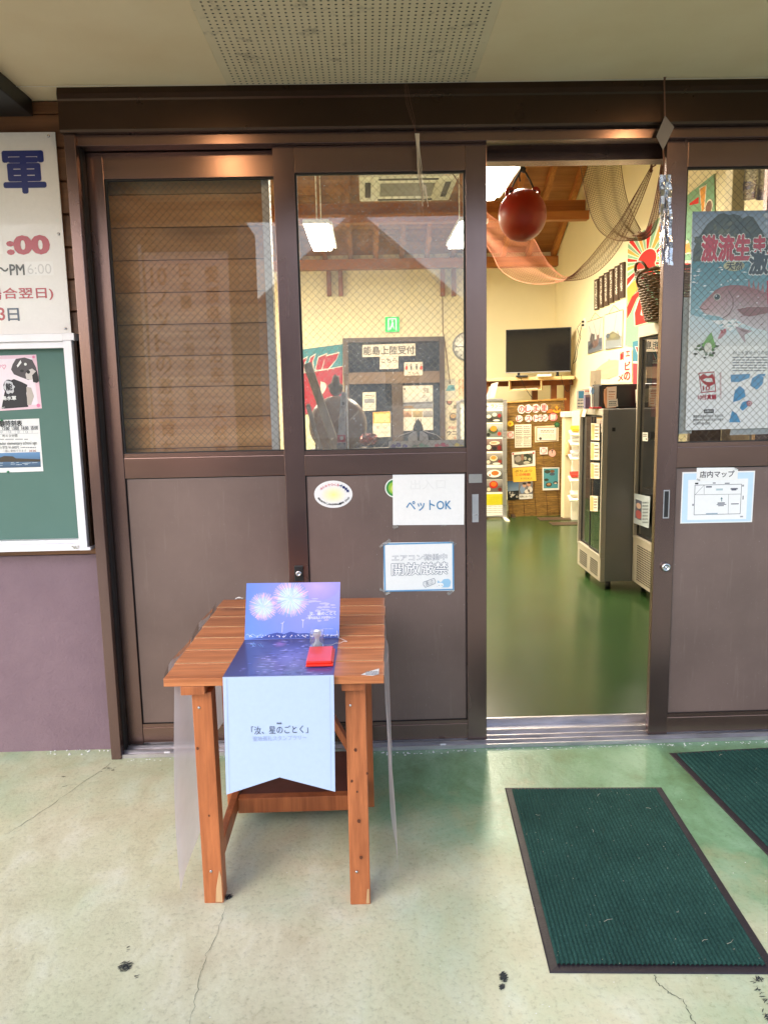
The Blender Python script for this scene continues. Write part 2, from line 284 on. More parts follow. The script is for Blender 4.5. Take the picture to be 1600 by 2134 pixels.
# ------------------------------------------------------------------ objects
ORG = {}
def link(o, parent=None):
    COL.objects.link(o)
    if parent is not None: o.parent = parent
    return o
def tag(o, label=None, cat=None, group=None, kind=None):
    if label: o['label'] = label
    if cat: o['category'] = cat
    if group: o['group'] = group
    if kind: o['kind'] = kind
    return o
def thing(name, loc, label, cat, group=None):
    o = bpy.data.objects.new(name, None); o.empty_display_size = 0.05; o.location = loc; link(o); ORG[o.name] = Vector(loc)
    return tag(o, label, cat, group, 'thing')
class MB:
    """collects geometry in world metres; build() makes one mesh object"""
    def __init__(s): s.v = []; s.f = []; s.sm = []
    def add(s, vs, fs, smooth=False):
        n = len(s.v); s.v += [tuple(v) for v in vs]; s.f += [tuple(i+n for i in f) for f in fs]; s.sm += [smooth]*len(fs); return s
    def box(s, x0, x1, y0, y1, z0, z1, bev=0.0):
        if x0 > x1: x0, x1 = x1, x0
        if y0 > y1: y0, y1 = y1, y0
        if z0 > z1: z0, z1 = z1, z0
        if bev > 0:
            bm = bmesh.new(); bmesh.ops.create_cube(bm, size=1.0)
            for v in bm.verts: v.co = ((x0+x1)/2+v.co.x*(x1-x0), (y0+y1)/2+v.co.y*(y1-y0), (z0+z1)/2+v.co.z*(z1-z0))
            bmesh.ops.bevel(bm, geom=bm.edges[:], offset=min(bev, 0.45*min(x1-x0, y1-y0, z1-z0)), segments=2, profile=0.6, affect='EDGES')
            bm.verts.index_update(); s.add([v.co[:] for v in bm.verts], [[v.index for v in f.verts] for f in bm.faces]); bm.free(); return s
        return s.add([(x, y, z) for x in (x0, x1) for y in (y0, y1) for z in (z0, z1)], [(0, 1, 3, 2), (4, 6, 7, 5), (0, 4, 5, 1), (2, 3, 7, 6), (0, 2, 6, 4), (1, 5, 7, 3)])
    def obox(s, a, b, w, h, up=(0, 0, 1), bev=0.0):
        """a bar from a to b, w wide and h high"""
        a = Vector(a); b = Vector(b); d = (b-a); ln = d.length; d.normalize(); up = Vector(up); r = d.cross(up).normalized(); u = r.cross(d)
        t = MB().box(0, ln, -w/2, w/2, -h/2, h/2, bev); n = len(s.v)
        return s.add([a+d*x+r*y+u*z for x, y, z in t.v], t.f)
    def poly(s, pts, n, th):
        """flat outline pts (viewed along -n, counter-clockwise) with thickness th behind it"""
        n = Vector(n); pts = [Vector(p) for p in pts]; k = len(pts); bk = [p-n*th for p in pts]
        fs = [tuple(range(k)), tuple(range(2*k-1, k-1, -1))] + [(i, i+k, (i+1) % k+k, (i+1) % k) for i in range(k)]
        return s.add(pts+bk, fs)
    def tube(s, pts, r, seg=6, cap=True, smooth=True):
        pts = [Vector(p) for p in pts]; rs = r if isinstance(r, (list, tuple)) else [r]*len(pts); vs = []; fs = []
        pn = None
        for i, p in enumerate(pts):
            d = (pts[min(i+1, len(pts)-1)]-pts[max(i-1, 0)])
            if d.length < 1e-9: d = Vector((0, 0, 1))
            d.normalize()
            if pn is None: a = d.orthogonal().normalized()
            else:
                a = pn-d*pn.dot(d); a = a.normalized() if a.length > 1e-6 else d.orthogonal().normalized()
            pn = a; b = d.cross(a)
            for k in range(seg): t = 2*math.pi*k/seg; vs.append(p+(a*math.cos(t)+b*math.sin(t))*rs[i])
        for i in range(len(pts)-1):
            for k in range(seg): fs.append((i*seg+k, i*seg+(k+1) % seg, (i+1)*seg+(k+1) % seg, (i+1)*seg+k))
        if cap: fs += [tuple(range(seg-1, -1, -1)), tuple((len(pts)-1)*seg+k for k in range(seg))]
        return s.add(vs, fs, smooth)
    def lathe(s, c, prof, seg=24, axis='Z', smooth=True):
        """prof: (radius, height) along axis"""
        c = Vector(c); vs = []; fs = []
        for r, h in prof:
            for k in range(seg):
                t = 2*math.pi*k/seg; x, y = r*math.cos(t), r*math.sin(t)
                vs.append(c + (Vector((x, y, h)) if axis == 'Z' else Vector((x, -h, y)) if axis == 'Y' else Vector((-h, x, y))))
        for i in range(len(prof)-1):
            for k in range(seg): fs.append((i*seg+k, i*seg+(k+1) % seg, (i+1)*seg+(k+1) % seg, (i+1)*seg+k))
        if prof[0][0] > 1e-6: fs.append(tuple(range(seg-1, -1, -1)))
        if prof[-1][0] > 1e-6: fs.append(tuple((len(prof)-1)*seg+k for k in range(seg)))
        return s.add(vs, fs, smooth)
    def grid(s, fn, nu, nv, smooth=True):
        return s.add([fn(i/nu, j/nv) for j in range(nv+1) for i in range(nu+1)], [(j*(nu+1)+i, j*(nu+1)+i+1, (j+1)*(nu+1)+i+1, (j+1)*(nu+1)+i) for j in range(nv) for i in range(nu)], smooth)
    def centre_base(s):
        xs = [v[0] for v in s.v]; ys = [v[1] for v in s.v]; zs = [v[2] for v in s.v]
        return Vector(((min(xs)+max(xs))/2, (min(ys)+max(ys))/2, min(zs)))
    def build(s, name, mat, parent=None, kind=None, label=None):
        if parent is not None: o0 = Vector(ORG[parent.name])
        else: o0 = s.centre_base()
        me = bpy.data.meshes.new(name); me.from_pydata([(v[0]-o0.x, v[1]-o0.y, v[2]-o0.z) for v in s.v], [], s.f)
        me.polygons.foreach_set('use_smooth', s.sm)
        me.materials.append(M[mat] if isinstance(mat, str) else mat)
        o = bpy.data.objects.new(name, me); link(o, parent)
        if parent is None: o.location = o0
        ORG[o.name] = o0
        return tag(o, label, None, None, kind)
def part(name, mat, parent, fn, **k):
    b = MB(); fn(b); return b.build(name, mat, parent, **k)
def struct(name, mat, fn):
    b = MB(); fn(b); return b.build(name, mat, None, 'structure')

_TX = {}
def glyphs(txt, bold=0):
    if txt not in _TX:
        c = bpy.data.curves.new('type', 'FONT'); c.body = txt; c.size = 1.0; c.resolution_u = 3; c.space_line = 1.0
        o = bpy.data.objects.new('type', c); me = o.to_mesh()
        vs = [(v.co.x, v.co.y) for v in me.vertices]; fs = [tuple(p.vertices) for p in me.polygons]
        o.to_mesh_clear(); bpy.data.objects.remove(o); bpy.data.curves.remove(c); _TX[txt] = (vs, fs)
    return _TX[txt]
class Sheet:
    """a flat printed thing on a real plane; contents are given as photo points on that plane"""
    def __init__(s, name, label, cat, plane, quad, col=(0.8, 0.8, 0.8), group=None, mat='print', th=0.0006, parent=None, lift=0.0):
        ax, val = plane[0], plane[1]
        if ax == 'Y': s.u, s.v, s.o = Vector((1, 0, 0)), Vector((0, 0, 1)), Vector((0, val, 0))
        elif ax == 'X': s.u, s.v, s.o = Vector((0, -1, 0)), Vector((0, 0, 1)), Vector((val, 0, 0))
        elif ax == 'Z': s.u, s.v, s.o = Vector((1, 0, 0)), Vector((0, 1, 0)), Vector((0, 0, val))
        else: s.o, s.u, s.v = val
        s.n = s.u.cross(s.v).normalized(); s.mat = mat
        s.lay = {}; s.let = {}; s.name = name; s.k = 1
        pts = [s.P(*q) for q in quad]
        base = MB().poly(pts if s.ccw(pts) else pts[::-1], s.n, th)
        if parent is None:
            c = base.centre_base(); s.root = thing(name, c, label, cat, group)
        else: s.root = parent
        s.base = base; s.col = col; s.prt = ([], [], []); s.txt = ([], [], [])
        s.pts = pts; s.big = []
    def ccw(s, pts):
        a = 0; q = [((p-s.o).dot(s.u), (p-s.o).dot(s.v)) for p in pts]
        for i in range(len(q)): a += q[i-1][0]*q[i][1]-q[i][0]*q[i-1][1]
        return a > 0
    def P(s, x, y): return onP(x, y, s.o, s.n)
    def z(s, l):
        s.k = (s.k+1) % 120; return s.n*(0.0004 + 0.0003*l + 2e-6*s.k)
    def clip(s, pts, cols):
        """keep the print inside the sheet's outline (convex sheets)"""
        q = s.pts if s.ccw(s.pts) else s.pts[::-1]
        if len(q) > 4: return pts, cols
        for i in range(len(q)):
            a = q[i]; e = q[(i+1) % len(q)]-a; m_ = s.n.cross(e)
            if e.length < 1e-9: continue
            d = [(p-a).dot(m_) for p in pts]
            if all(x >= -1e-9 for x in d): continue
            np_, nc = [], []
            for j in range(len(pts)):
                k = (j+1) % len(pts)
                if d[j] >= 0: np_.append(pts[j]); nc.append(cols[j])
                if (d[j] >= 0) != (d[k] >= 0):
                    t_ = d[j]/(d[j]-d[k]); np_.append(pts[j].lerp(pts[k], t_)); nc.append(tuple(x+(y-x)*t_ for x, y in zip(cols[j][:3], cols[k][:3])))
            pts, cols = np_, nc
            if len(pts) < 3: return [], []
        return pts, cols
    def face(s, pts, col, layer=1, dst=None):
        d = dst or s.prt; cols = list(col) if isinstance(col[0], (tuple, list)) else [col]*len(pts); pts, cols = s.clip(list(pts), cols)
        if len(pts) < 3: return s
        zz = s.z(layer); pts = [p+zz for p in pts]
        if not s.ccw(pts): pts = pts[::-1]; cols = cols[::-1]
        n = len(d[0]); d[0].extend(pts); d[1].append(tuple(range(n, n+len(pts)))); d[2].extend(cols); return s
    def poly(s, px, col, layer=1): return s.face([s.P(*p) for p in px], col, layer)
    def rect(s, x0, y0, x1, y1, col, layer=1):
        c, w, h = s.box(x0, y0, x1, y1); u, v = s.u*w/2, s.v*h/2
        if isinstance(col[0], (tuple, list)): col = [col[0], col[0], col[1], col[1]]   # top colour, bottom colour
        return s.face([c-u+v, c+u+v, c+u-v, c-u-v], col, layer)
    def box(s, x0, y0, x1, y1):
        xc, yc = (x0+x1)/2, (y0+y1)/2; w = (s.P(x1, yc)-s.P(x0, yc)).dot(s.u); h = (s.P(xc, y0)-s.P(xc, y1)).dot(s.v); return s.P(xc, yc), abs(w), abs(h)
    def frame(s, x0, y0, x1, y1, t, col, layer=1):
        c, w, h = s.box(x0, y0, x1, y1); tt = t*w/abs(x1-x0)
        for a, b, cc, d in ((-w/2, w/2, h/2-tt, h/2), (-w/2, w/2, -h/2, -h/2+tt), (-w/2, -w/2+tt, -h/2+tt, h/2-tt), (w/2-tt, w/2, -h/2+tt, h/2-tt)):
            s.face([c+s.u*a+s.v*d, c+s.u*b+s.v*d, c+s.u*b+s.v*cc, c+s.u*a+s.v*cc], col, layer)
        return s
    def ell(s, x, y, rx, ry, col, layer=1, n=20, jit=0.0):
        c, w, h = s.box(x-rx, y-ry, x+rx, y+ry)
        pts = []
        for k in range(n):
            t = 2*math.pi*k/n; j = 1+random.uniform(-jit, jit); pts.append(c+s.u*(w/2*math.cos(t)*j)+s.v*(h/2*math.sin(t)*j))
        return s.face(pts, col, layer)
    def grad(s, x, y, rx, ry, c_in, c_out, layer=1, n=20):
        c, w, h = s.box(x-rx, y-ry, x+rx, y+ry); ring = [c+s.u*(w/2*math.cos(2*math.pi*k/n))+s.v*(h/2*math.sin(2*math.pi*k/n)) for k in range(n)]
        for k in range(n): s.face([c, ring[k], ring[(k+1) % n]], [c_in, c_out, c_out], layer)
        return s
    def line(s, pts, wpx, col, layer=2):
        for a, b in zip(pts[:-1], pts[1:]):
            A, B = s.P(*a), s.P(*b); d = B-A
            if d.length < 1e-7: continue
            d.normalize(); r = s.n.cross(d)*(wpx*(s.P(a[0]+1, a[1])-s.P(*a)).length/2)
            s.face([A-r, B-r, B+r, A+r], col, layer)
        return s
    def text(s, txt, x0, y0, x1, y1, col, bold=0.0, layer=3, rot=0.0, outline=None, mirror=False):
        c, w, h = s.box(x0, y0, x1, y1); big = abs(y1-y0) >= 19 and not outline
        if outline: s._put(txt, c, w, h, outline[0], bold+outline[1], layer-1, rot, mirror, None, bold)
        if big and len(txt.strip()) > 0: s.big.append(([], [], []))
        s._put(txt, c, w, h, col, bold, layer, rot, mirror, s.big[-1] if big else None); return s
    def _put(s, txt, c, w, h, col, bold, layer, rot, mirror=False, dst=None, fit=None):
        d = dst or s.txt; vs, fs = glyphs(txt)
        if not vs: return
        xs = [v[0] for v in vs]; ys = [v[1] for v in vs]; cx, cy = (min(xs)+max(xs))/2, (min(ys)+max(ys))/2
        gw, gh = max(1e-6, max(xs)-min(xs)), max(1e-6, max(ys)-min(ys)); sx, sy = w/gw, h/gh
        fit = bold if fit is None else fit; sx, sy = w/(gw+2*fit), h/(gh+2*fit)
        if mirror: sx = -sx
        cr, sr = math.cos(rot), math.sin(rot)
        offs = [(0, 0)] + ([(bold*math.cos(k*math.pi/4), bold*math.sin(k*math.pi/4)) for k in range(8)] if bold > .001 else [])
        for q, (ox, oy) in enumerate(offs):
            n = len(d[0]); lift = s.n*(q*0.00002)+s.z(layer)
            for x, y in vs:
                a, b = (x-cx+ox)*sx, (y-cy+oy)*sy; d[0].append(c+s.u*(a*cr-b*sr)+s.v*(a*sr+b*cr)+lift); d[2].append(col)
            d[1].extend(tuple(i+n for i in (f[::-1] if mirror else f)) for f in fs)
    def vtext(s, txt, x, y0, y1, wpx, col, bold=0.0, layer=3):
        n = len(txt); st = (y1-y0)/n
        for i, ch in enumerate(txt):
            if ch != ' ': s.text(ch, x-wpx/2, y0+i*st+st*.06, x+wpx/2, y0+(i+1)*st-st*.06, col, bold, layer)
        return s
    def lines(s, x0, y0, x1, y1, n, col, t=0.45, layer=2):
        """rows of print too small to read"""
        st = (y1-y0)/n; r = random.Random(int(x0*7+y0))
        for i in range(n):
            x = x0
            while x < x1-1:
                wd = r.uniform(.06, .22)*(x1-x0); e = min(x1 if r.random() > .15 else x1-.2*(x1-x0), x+wd)
                if e > x: s.rect(x, y0+i*st+st*(1-t)/2, e, y0+i*st+st*(1+t)/2, col, layer)
                x += wd+.03*(x1-x0)
        return s
    def _mesh(s, d, name, mat):
        if not d[1]: return
        o0 = ORG[s.root.name]; me = bpy.data.meshes.new(name); me.from_pydata([tuple(p-o0) for p in d[0]], [], d[1])
        a = me.color_attributes.new('Col', 'FLOAT_COLOR', 'POINT')
        for i, c in enumerate(d[2]): a.data[i].color = (*c[:3], 1)
        me.materials.append(M[mat]); o = bpy.data.objects.new(name, me); link(o, s.root); ORG[o.name] = o0; return o
    def done(s, basename='sheet'):
        o = s.base.build(basename, s.mat, s.root); a = o.data.color_attributes.new('Col', 'FLOAT_COLOR', 'POINT')
        cs = s.col if isinstance(s.col[0], (tuple, list)) else None
        for i in range(len(o.data.vertices)):
            c = cs[i % len(cs)] if cs else s.col; a.data[i].color = (*c[:3], 1)
        for d, nm in ((s.prt, 'printed_picture'), (s.txt, 'small_print')):
            q = s._mesh(d, nm, s.mat)
            if q: q['kind'] = 'stuff'
        for d in s.big: s._mesh(d, 'lettering', s.mat)
        return s.root
W_ = (0.80, 0.80, 0.80)
def R4(x0, y0, x1, y1, lean=0.0, slope=0.0):
    return [(x0, y0), (x1, y0+slope*(x1-x0)), (x1+lean, y1+slope*(x1-x0)), (x0+lean, y1)]
# ==================================================================  SETTING
struct('ground', 'asphalt', lambda b: b.add([(-300, -300, -0.03), (300, -300, -0.03), (300, 300, -0.03), (-300, 300, -0.03)], [(0, 1, 2, 3)]))
porch_floor = struct('porch_floor', 'floor', lambda b: b.add([(-6, -5, 0), (6, -5, 0), (6, 0.14, 0), (-6, 0.14, 0)], [(0, 1, 2, 3)]))
porch_floor.data.transform(Matrix.Translation(porch_floor.location)); porch_floor.location = (0, 0, 0); ORG[porch_floor.name] = Vector((0, 0, 0))
struct('shop_floor', 'infloor', lambda b: b.add([(-3.4, 0.11, 0.004), (2.7, 0.11, 0.004), (2.7, 7.8, 0.004), (-3.4, 7.8, 0.004)], [(0, 1, 2, 3)]))
CZ = 2.664
def crackline(px, wd, name='crack', mat='crack'):
    b = MB(); pts = []
    for (a, c) in zip(px[:-1], px[1:]):
        A, B = onZ(*a, 0.0012), onZ(*c, 0.0012)
        for k in range(6):
            t = k/6; p = A.lerp(B, t); j = 0.004; pts.append(p+Vector((random.uniform(-j, j), random.uniform(-j, j), 0)))
    pts.append(onZ(*px[-1], 0.0012))
    vs = []
    for i, p in enumerate(pts):
        d = pts[min(i+1, len(pts)-1)]-pts[max(i-1, 0)]; r = Vector((-d.y, d.x, 0)).normalized()*wd/2*random.uniform(.35, 1.2); vs += [p-r, p+r]
    b.add(vs, [(2*i, 2*i+2, 2*i+3, 2*i+1) for i in range(len(pts)-1)]); return b.build(name, mat, porch_floor)
crackline([(1362, 2030), (1372, 2050), (1392, 2068), (1422, 2082), (1434, 2110), (1448, 2134)], 0.003)
crackline([(468, 1890), (455, 1945), (430, 1990), (420, 2030), (408, 2080), (396, 2134)], 0.0013)
crackline([(232, 1590), (160, 1640), (90, 1690), (20, 1735)], 0.0018)
def smudge(cx, cy, rx, ry, n, name='stain', jit=0.5):
    b = MB(); c = onZ(cx, cy, 0.0016); sx = (onZ(cx+1, cy, 0.0016)-c).length; sy = (onZ(cx, cy-1, 0.0016)-c).length
    for i in range(n):
        a = random.uniform(0, 6.28); r = random.random()**.6; p = c+Vector((rx*sx*r*math.cos(a), ry*sy*r*math.sin(a), i*0.00002))
        t = random.uniform(0, 3.14) if jit > .6 else 0.5+random.uniform(-.5, .5); ln = random.uniform(.003, .009); wd = random.uniform(.0006, .0017)
        d = Vector((math.cos(t), math.sin(t), 0)); e = Vector((-d.y, d.x, 0))
        b.add([p-d*ln, p-d*ln*.3+e*wd, p+d*ln*.6+e*wd*.7, p+d*ln, p+d*ln*.3-e*wd, p-d*ln*.6-e*wd*.8], [(0, 5, 4, 3, 2, 1)])
    return b.build(name, 'soot', porch_floor)
smudge(262, 2014, 13, 11, 70); smudge(264, 1982, 3, 10, 5); smudge(284, 2035, 4, 4, 4); smudge(476, 1869, 7, 5, 40)
smudge(1049, 2036, 6, 10, 90); smudge(1045, 2056, 5, 5, 40); smudge(1580, 2040, 9, 5, 20, jit=.9); smudge(1584, 2070, 4, 30, 16); smudge(1594, 2115, 5, 12, 14)
smudge(133, 1618, 3, 3, 3); smudge(137, 1638, 3, 2, 3); smudge(225, 1603, 16, 5, 14)
b = MB()
for i in range(260):
    t = random.random(); x = 262+(1598-262)*t; y = 1584-(1584-1544)*t+random.uniform(0, 9)*random.random()
    p = onZ(x, y, 0.002); r = random.uniform(.001, .005); k = [p+Vector((r*math.cos(a)*random.uniform(.5, 1.6), r*math.sin(a)*random.uniform(.5, 1), 0.0)) for a in (0, 1.2, 2.5, 3.8, 5.0)]
    b.add(k+[p+Vector((0, 0, r*.6))], [(0, 1, 5), (1, 2, 5), (2, 3, 5), (3, 4, 5), (4, 0, 5)])
for i in range(40):
    p = onZ(random.uniform(100, 262), 1568+random.uniform(-7, 6), 0.002); r = random.uniform(.001, .006); k = [p+Vector((r*math.cos(a)*random.uniform(.5, 1.6), r*math.sin(a), 0.0)) for a in (0, 1.2, 2.5, 3.8, 5.0)]
    b.add(k+[p+Vector((0, 0, r*.8))], [(0, 1, 5), (1, 2, 5), (2, 3, 5), (3, 4, 5), (4, 0, 5)])
for i in range(70):
    p = onZ(random.uniform(0, 1600), random.uniform(1600, 2130), 0.002); r = random.uniform(.0008, .002); k = [p+Vector((r*math.cos(a), r*math.sin(a), 0)) for a in (0, 1.2, 2.5, 3.8, 5.0)]
    b.add(k, [(0, 1, 2, 3, 4)])
b.build('sealant_crumbs', 'crumb', porch_floor, 'stuff')

# porch ceiling: boards either side of a perforated strip, slab above, fascia at the eave
PX0, PX1 = -0.492, 0.432
pc = struct('porch_ceiling', 'ceiling', lambda b: (b.box(-4.2, PX0, -1.55, 0.2, CZ, CZ+0.012), b.box(PX1, 4.4, -1.55, 0.2, CZ, CZ+0.012)))
def perf(b):
    dx, nx = (PX1-PX0)/42, 42; dy = 0.0235; ny = int((0.06+1.3)/dy); r = 0.0042
    for j in range(ny):
        for i in range(nx):
            cx, cy = PX0+dx*(i+.5), 0.06-dy*(j+.5); vs = []
            for k in range(8):
                a = math.pi/4*k; c, s = math.cos(a), math.sin(a); q = max(abs(c), abs(s)); vs.append((cx+dx/2*c/q, cy+dy/2*s/q, CZ+0.001))
            hole = 0 < i < nx-1
            if hole:
                for k in range(8): a = math.pi/4*k; vs.append((cx+r*math.cos(a), cy+r*math.sin(a), CZ+0.001))
                b.add(vs, [(k, k+8, (k+1) % 8+8, (k+1) % 8) for k in range(8)])
            else: b.add(vs, [tuple(range(7, -1, -1))])
part('perforated_board', 'perf', pc, perf)
part('void_shade_sheet', 'black', pc, lambda b: b.box(PX0, PX1, -1.4, 0.1, CZ+0.02, CZ+0.024))  # black sheet puts the shade of the cavity behind the holes
struct('porch_roof', 'roof_tile', lambda b: b.box(-4.3, 4.5, -1.62, 0.3, CZ+0.06, CZ+0.18))
struct('eave_fascia', 'darkwood', lambda b: b.box(-4.3, 4.5, -1.60, -1.56, 2.55, CZ+0.2))
bx0 = onZ(65, 205, CZ)
part_beam = thing('porch_beam', (bx0.x-.09, -0.7, CZ-.07), 'near-black timber beam under the porch ceiling, at the top left corner', 'beam')
part('timber', 'black', part_beam, lambda b: b.box(bx0.x-.18, bx0.x, -1.55, 0.055, CZ-.062, CZ-.0005, .004))

# outside wall: siding boards over mauve stucco
WY = 0.06
ow = thing('outer_wall', (-2.5, 0.13, 0), 'shop wall of brown siding boards above mauve stucco, beside the sliding doors', 'wall')
part('stucco_base', 'stucco', ow, lambda b: b.box(-4.2, -1.078, WY, 0.2, 0, 0.87))
part('wall_core', 'siding', ow, lambda b: b.box(-4.2, -1.078, WY+.012, 0.2, 0.8705, CZ-.001))
z = 0.872
while z < CZ-.01:
    h = min(.1245, CZ-.002-z)
    bb = MB(); x1 = -1.08
    zz = z; bb.add([(-4.2, WY+.010, zz), (x1, WY+.010, zz), (x1, WY-.004, zz+.003), (-4.2, WY-.004, zz+.003), (-4.2, WY+.002, zz+h-.006), (x1, WY+.002, zz+h-.006), (x1, WY+.0125, zz+h), (-4.2, WY+.0125, zz+h)],
                   [(0, 1, 2, 3), (3, 2, 5, 4), (4, 5, 6, 7), (1, 6, 5, 2), (0, 3, 4, 7), (0, 7, 6, 1)])
    bb.build('siding_board', 'siding', ow); z += .1245
ow2 = thing('outer_wall', (3.4, 0.13, 0), 'shop wall beyond the far end of the sliding doors', 'wall')
part('stucco_base', 'stucco', ow2, lambda b: b.box(2.46, 4.4, WY, 0.2, 0, CZ-.001))

# shop room
BY, RX, LX, EZ, RIDGE_Y, RIDGE_Z = 7.65, 2.60, -3.2, 3.36, 3.9, 5.30
struct('back_wall', 'cream', lambda b: b.box(LX-.1, RX+.1, BY, BY+.1, 0, EZ+.1))
def gable(X, X2):
    def f(b):
        p = [(0.2, 0), (0.2, EZ), (RIDGE_Y, RIDGE_Z), (BY, EZ+.02), (BY, 0)]
        b.add([(X, y, z) for y, z in p]+[(X2, y, z) for y, z in p], [(0, 1, 2, 3, 4), (9, 8, 7, 6, 5)]+[(i, (i+1) % 5, (i+1) % 5+5, i+5) for i in range(5)])
    return f
struct('gable_wall_right', 'cream', gable(RX, RX+.1)); struct('gable_wall_left', 'cream', gable(LX-.1, LX))
struct('front_wall', 'cream', lambda b: (b.box(LX-.1, -1.09, .201, .26, 0, EZ), b.box(2.46, RX+.1, .201, .26, 0, EZ), b.box(-1.09, 2.46, .201, .26, 2.50, EZ)))
sl = (RIDGE_Z-EZ)/(BY-RIDGE_Y); ln = math.hypot(BY-RIDGE_Y, RIDGE_Z-EZ)
roof = struct('shop_roof', 'roof_tile', lambda b: b.add([(LX-.2, .1, EZ-.05), (RX+.2, .1, EZ-.05), (RX+.2, RIDGE_Y, RIDGE_Z+.06), (LX-.2, RIDGE_Y, RIDGE_Z+.06), (RX+.2, BY+.1, EZ+.03), (LX-.2, BY+.1, EZ+.03)], [(0, 1, 2, 3), (3, 2, 4, 5)]))
me_b = None; n = int(ln/.125)
for i in range(n):
    t0, t1 = i/n, (i+1)/n-.0012
    y0, y1 = BY+.0-(BY-RIDGE_Y)*t0, BY-(BY-RIDGE_Y)*t1; z0, z1 = EZ+(RIDGE_Z-EZ)*t0, EZ+(RIDGE_Z-EZ)*t1
    o = MB().add([(LX, y0, z0), (RX, y0, z0), (RX, y1, z1), (LX, y1, z1), (LX, y0, z0+.01), (RX, y0, z0+.01), (RX, y1, z1+.01), (LX, y1, z1+.01)], [(0, 1, 2, 3), (7, 6, 5, 4), (0, 4, 5, 1), (2, 6, 7, 3), (0, 3, 7, 4), (1, 5, 6, 2)]).build('roof_board', 'pine', roof)
x = RX-.045
while x > LX:
    MB().obox((x, BY-.01, EZ-.045), (x, RIDGE_Y, RIDGE_Z-.045), .062, .085).build('rafter', 'pine_y', roof); x -= .34
MB().box(LX, RX, .22, RIDGE_Y, 0, .001).v
b = MB().add([(LX, .25, EZ+.05), (RX, .25, EZ+.05), (RX, RIDGE_Y, RIDGE_Z), (LX, RIDGE_Y, RIDGE_Z)], [(0, 1, 2, 3)]); b.build('front_slope_lining', 'pine', roof)
# tie beams across the room
def xbeam(Y0, Y1, z0, z1, label, x1=RX-.002, x0=LX+.002):
    t = thing('roof_beam', ((x0+x1)/2, (Y0+Y1)/2, z0), label, 'beam', 'exposed roof beams'); part('timber', 'beam', t, lambda b: b.box(x0, x1, Y0, Y1, z0, z1, .006)); return t
za, zb = onY(1200, 457, 6.08).z, onY(1200, 438, 6.08).z
xbeam(6.08, 6.20, za, zb, 'lower pine beam crossing the room in front of the gable wall')
xbeam(6.24, 6.36, zb+.02, zb+.15, 'upper pine purlin lying just above and behind the lower beam')
xbeam(BY-.13, BY-.002, EZ-.20, EZ-.07, 'pine eave beam along the top of the back wall')
xbeam(4.2, 4.32, 3.95, 4.12, 'pine beam high over the middle of the shop')

# ==================================================================  DOOR FRAME AND LEAVES
fr = thing('entrance_surround', (0.6, 0.0, 0), 'dark bronze aluminium frame and header round the sliding doors', 'door frame')
def headbox(b):
    p = [(-.060, 2.506), (-.066, 2.514), (-.060, 2.616), (-.066, 2.622), (-.068, 2.640), (-.060, 2.6635), (.20, 2.6635), (.20, 2.506)]
    for (xa, xb) in ((-1.122, 2.5),):
        n = len(p); b.add([(xa, y, z) for y, z in p]+[(xb, y, z) for y, z in p], [tuple(range(n)), tuple(range(2*n-1, n-1, -1))]+[(i, i+n, (i+1) % n+n, (i+1) % n) for i in range(n)])
part('header_box', 'bronze_dark', fr, headbox)
part('head_rail', 'bronze_h', fr, lambda b: (b.box(-1.074, 2.46, -.03, .035, 2.466, 2.5055, .002), b.box(-1.074, 2.46, .0355, .2, 2.488, 2.5055)))
part('inner_head_rail', 'bronze_h', fr, lambda b: b.box(-1.074, 2.46, .115, .195, 2.430, 2.4875, .002))
part('jamb', 'bronze', fr, lambda b: b.box(-1.116, -1.074, -.045, .2, .0, 2.5055, .003))
part('jamb', 'bronze', fr, lambda b: b.box(2.46, 2.5, -.045, .2, .0, 2.5055, .003))
part('jamb_seal', 'gasket', fr, lambda b: b.box(-1.074, -1.068, .0, .035, .02, 2.466))
def sill(b):
    b.box(-1.073, 2.459, -.036, .2, .0005, .006)
    for y0, y1, h in ((-.0365, -.031, .017), (-.004, .002, .022), (.040, .046, .022), (.088, .096, .026), (.186, .199, .036)): b.box(-1.073, 2.459, y0, y1, .006, h)
part('sill_track', 'silver_worn', fr, sill)

def wires(b, x0, x1, z0, z1, Y, pitch=.0295, r=.00065):
    W, H = x1-x0, z1-z0; rnd = random.Random(3)
    for sgn in (1, -1):
        k = -int(H/pitch)-2
        while k*pitch < W+H:
            c = k*pitch + .007; pts = []
            for (xa, za) in ((c, 0), (c+H, H)):
                pass
            xa, xb = max(0, c), min(W, c+H)
            if xb-xa > .004:
                A = (xa, xa-c); B = (xb, xb-c)
                f = (lambda p: (x0+p[0], Y, z0+p[1])) if sgn > 0 else (lambda p: (x1-p[0], Y, z0+p[1]))
                n = max(2, int((xb-xa)/.08)); q = []
                for i in range(n+1):
                    t = i/n; q.append(Vector(f((A[0]+(B[0]-A[0])*t, A[1]+(B[1]-A[1])*t)))+Vector((rnd.uniform(-.0012, .0012), 0, rnd.uniform(-.0012, .0012))))
                b.tube(q, r, 3, False, False)
            k += 1
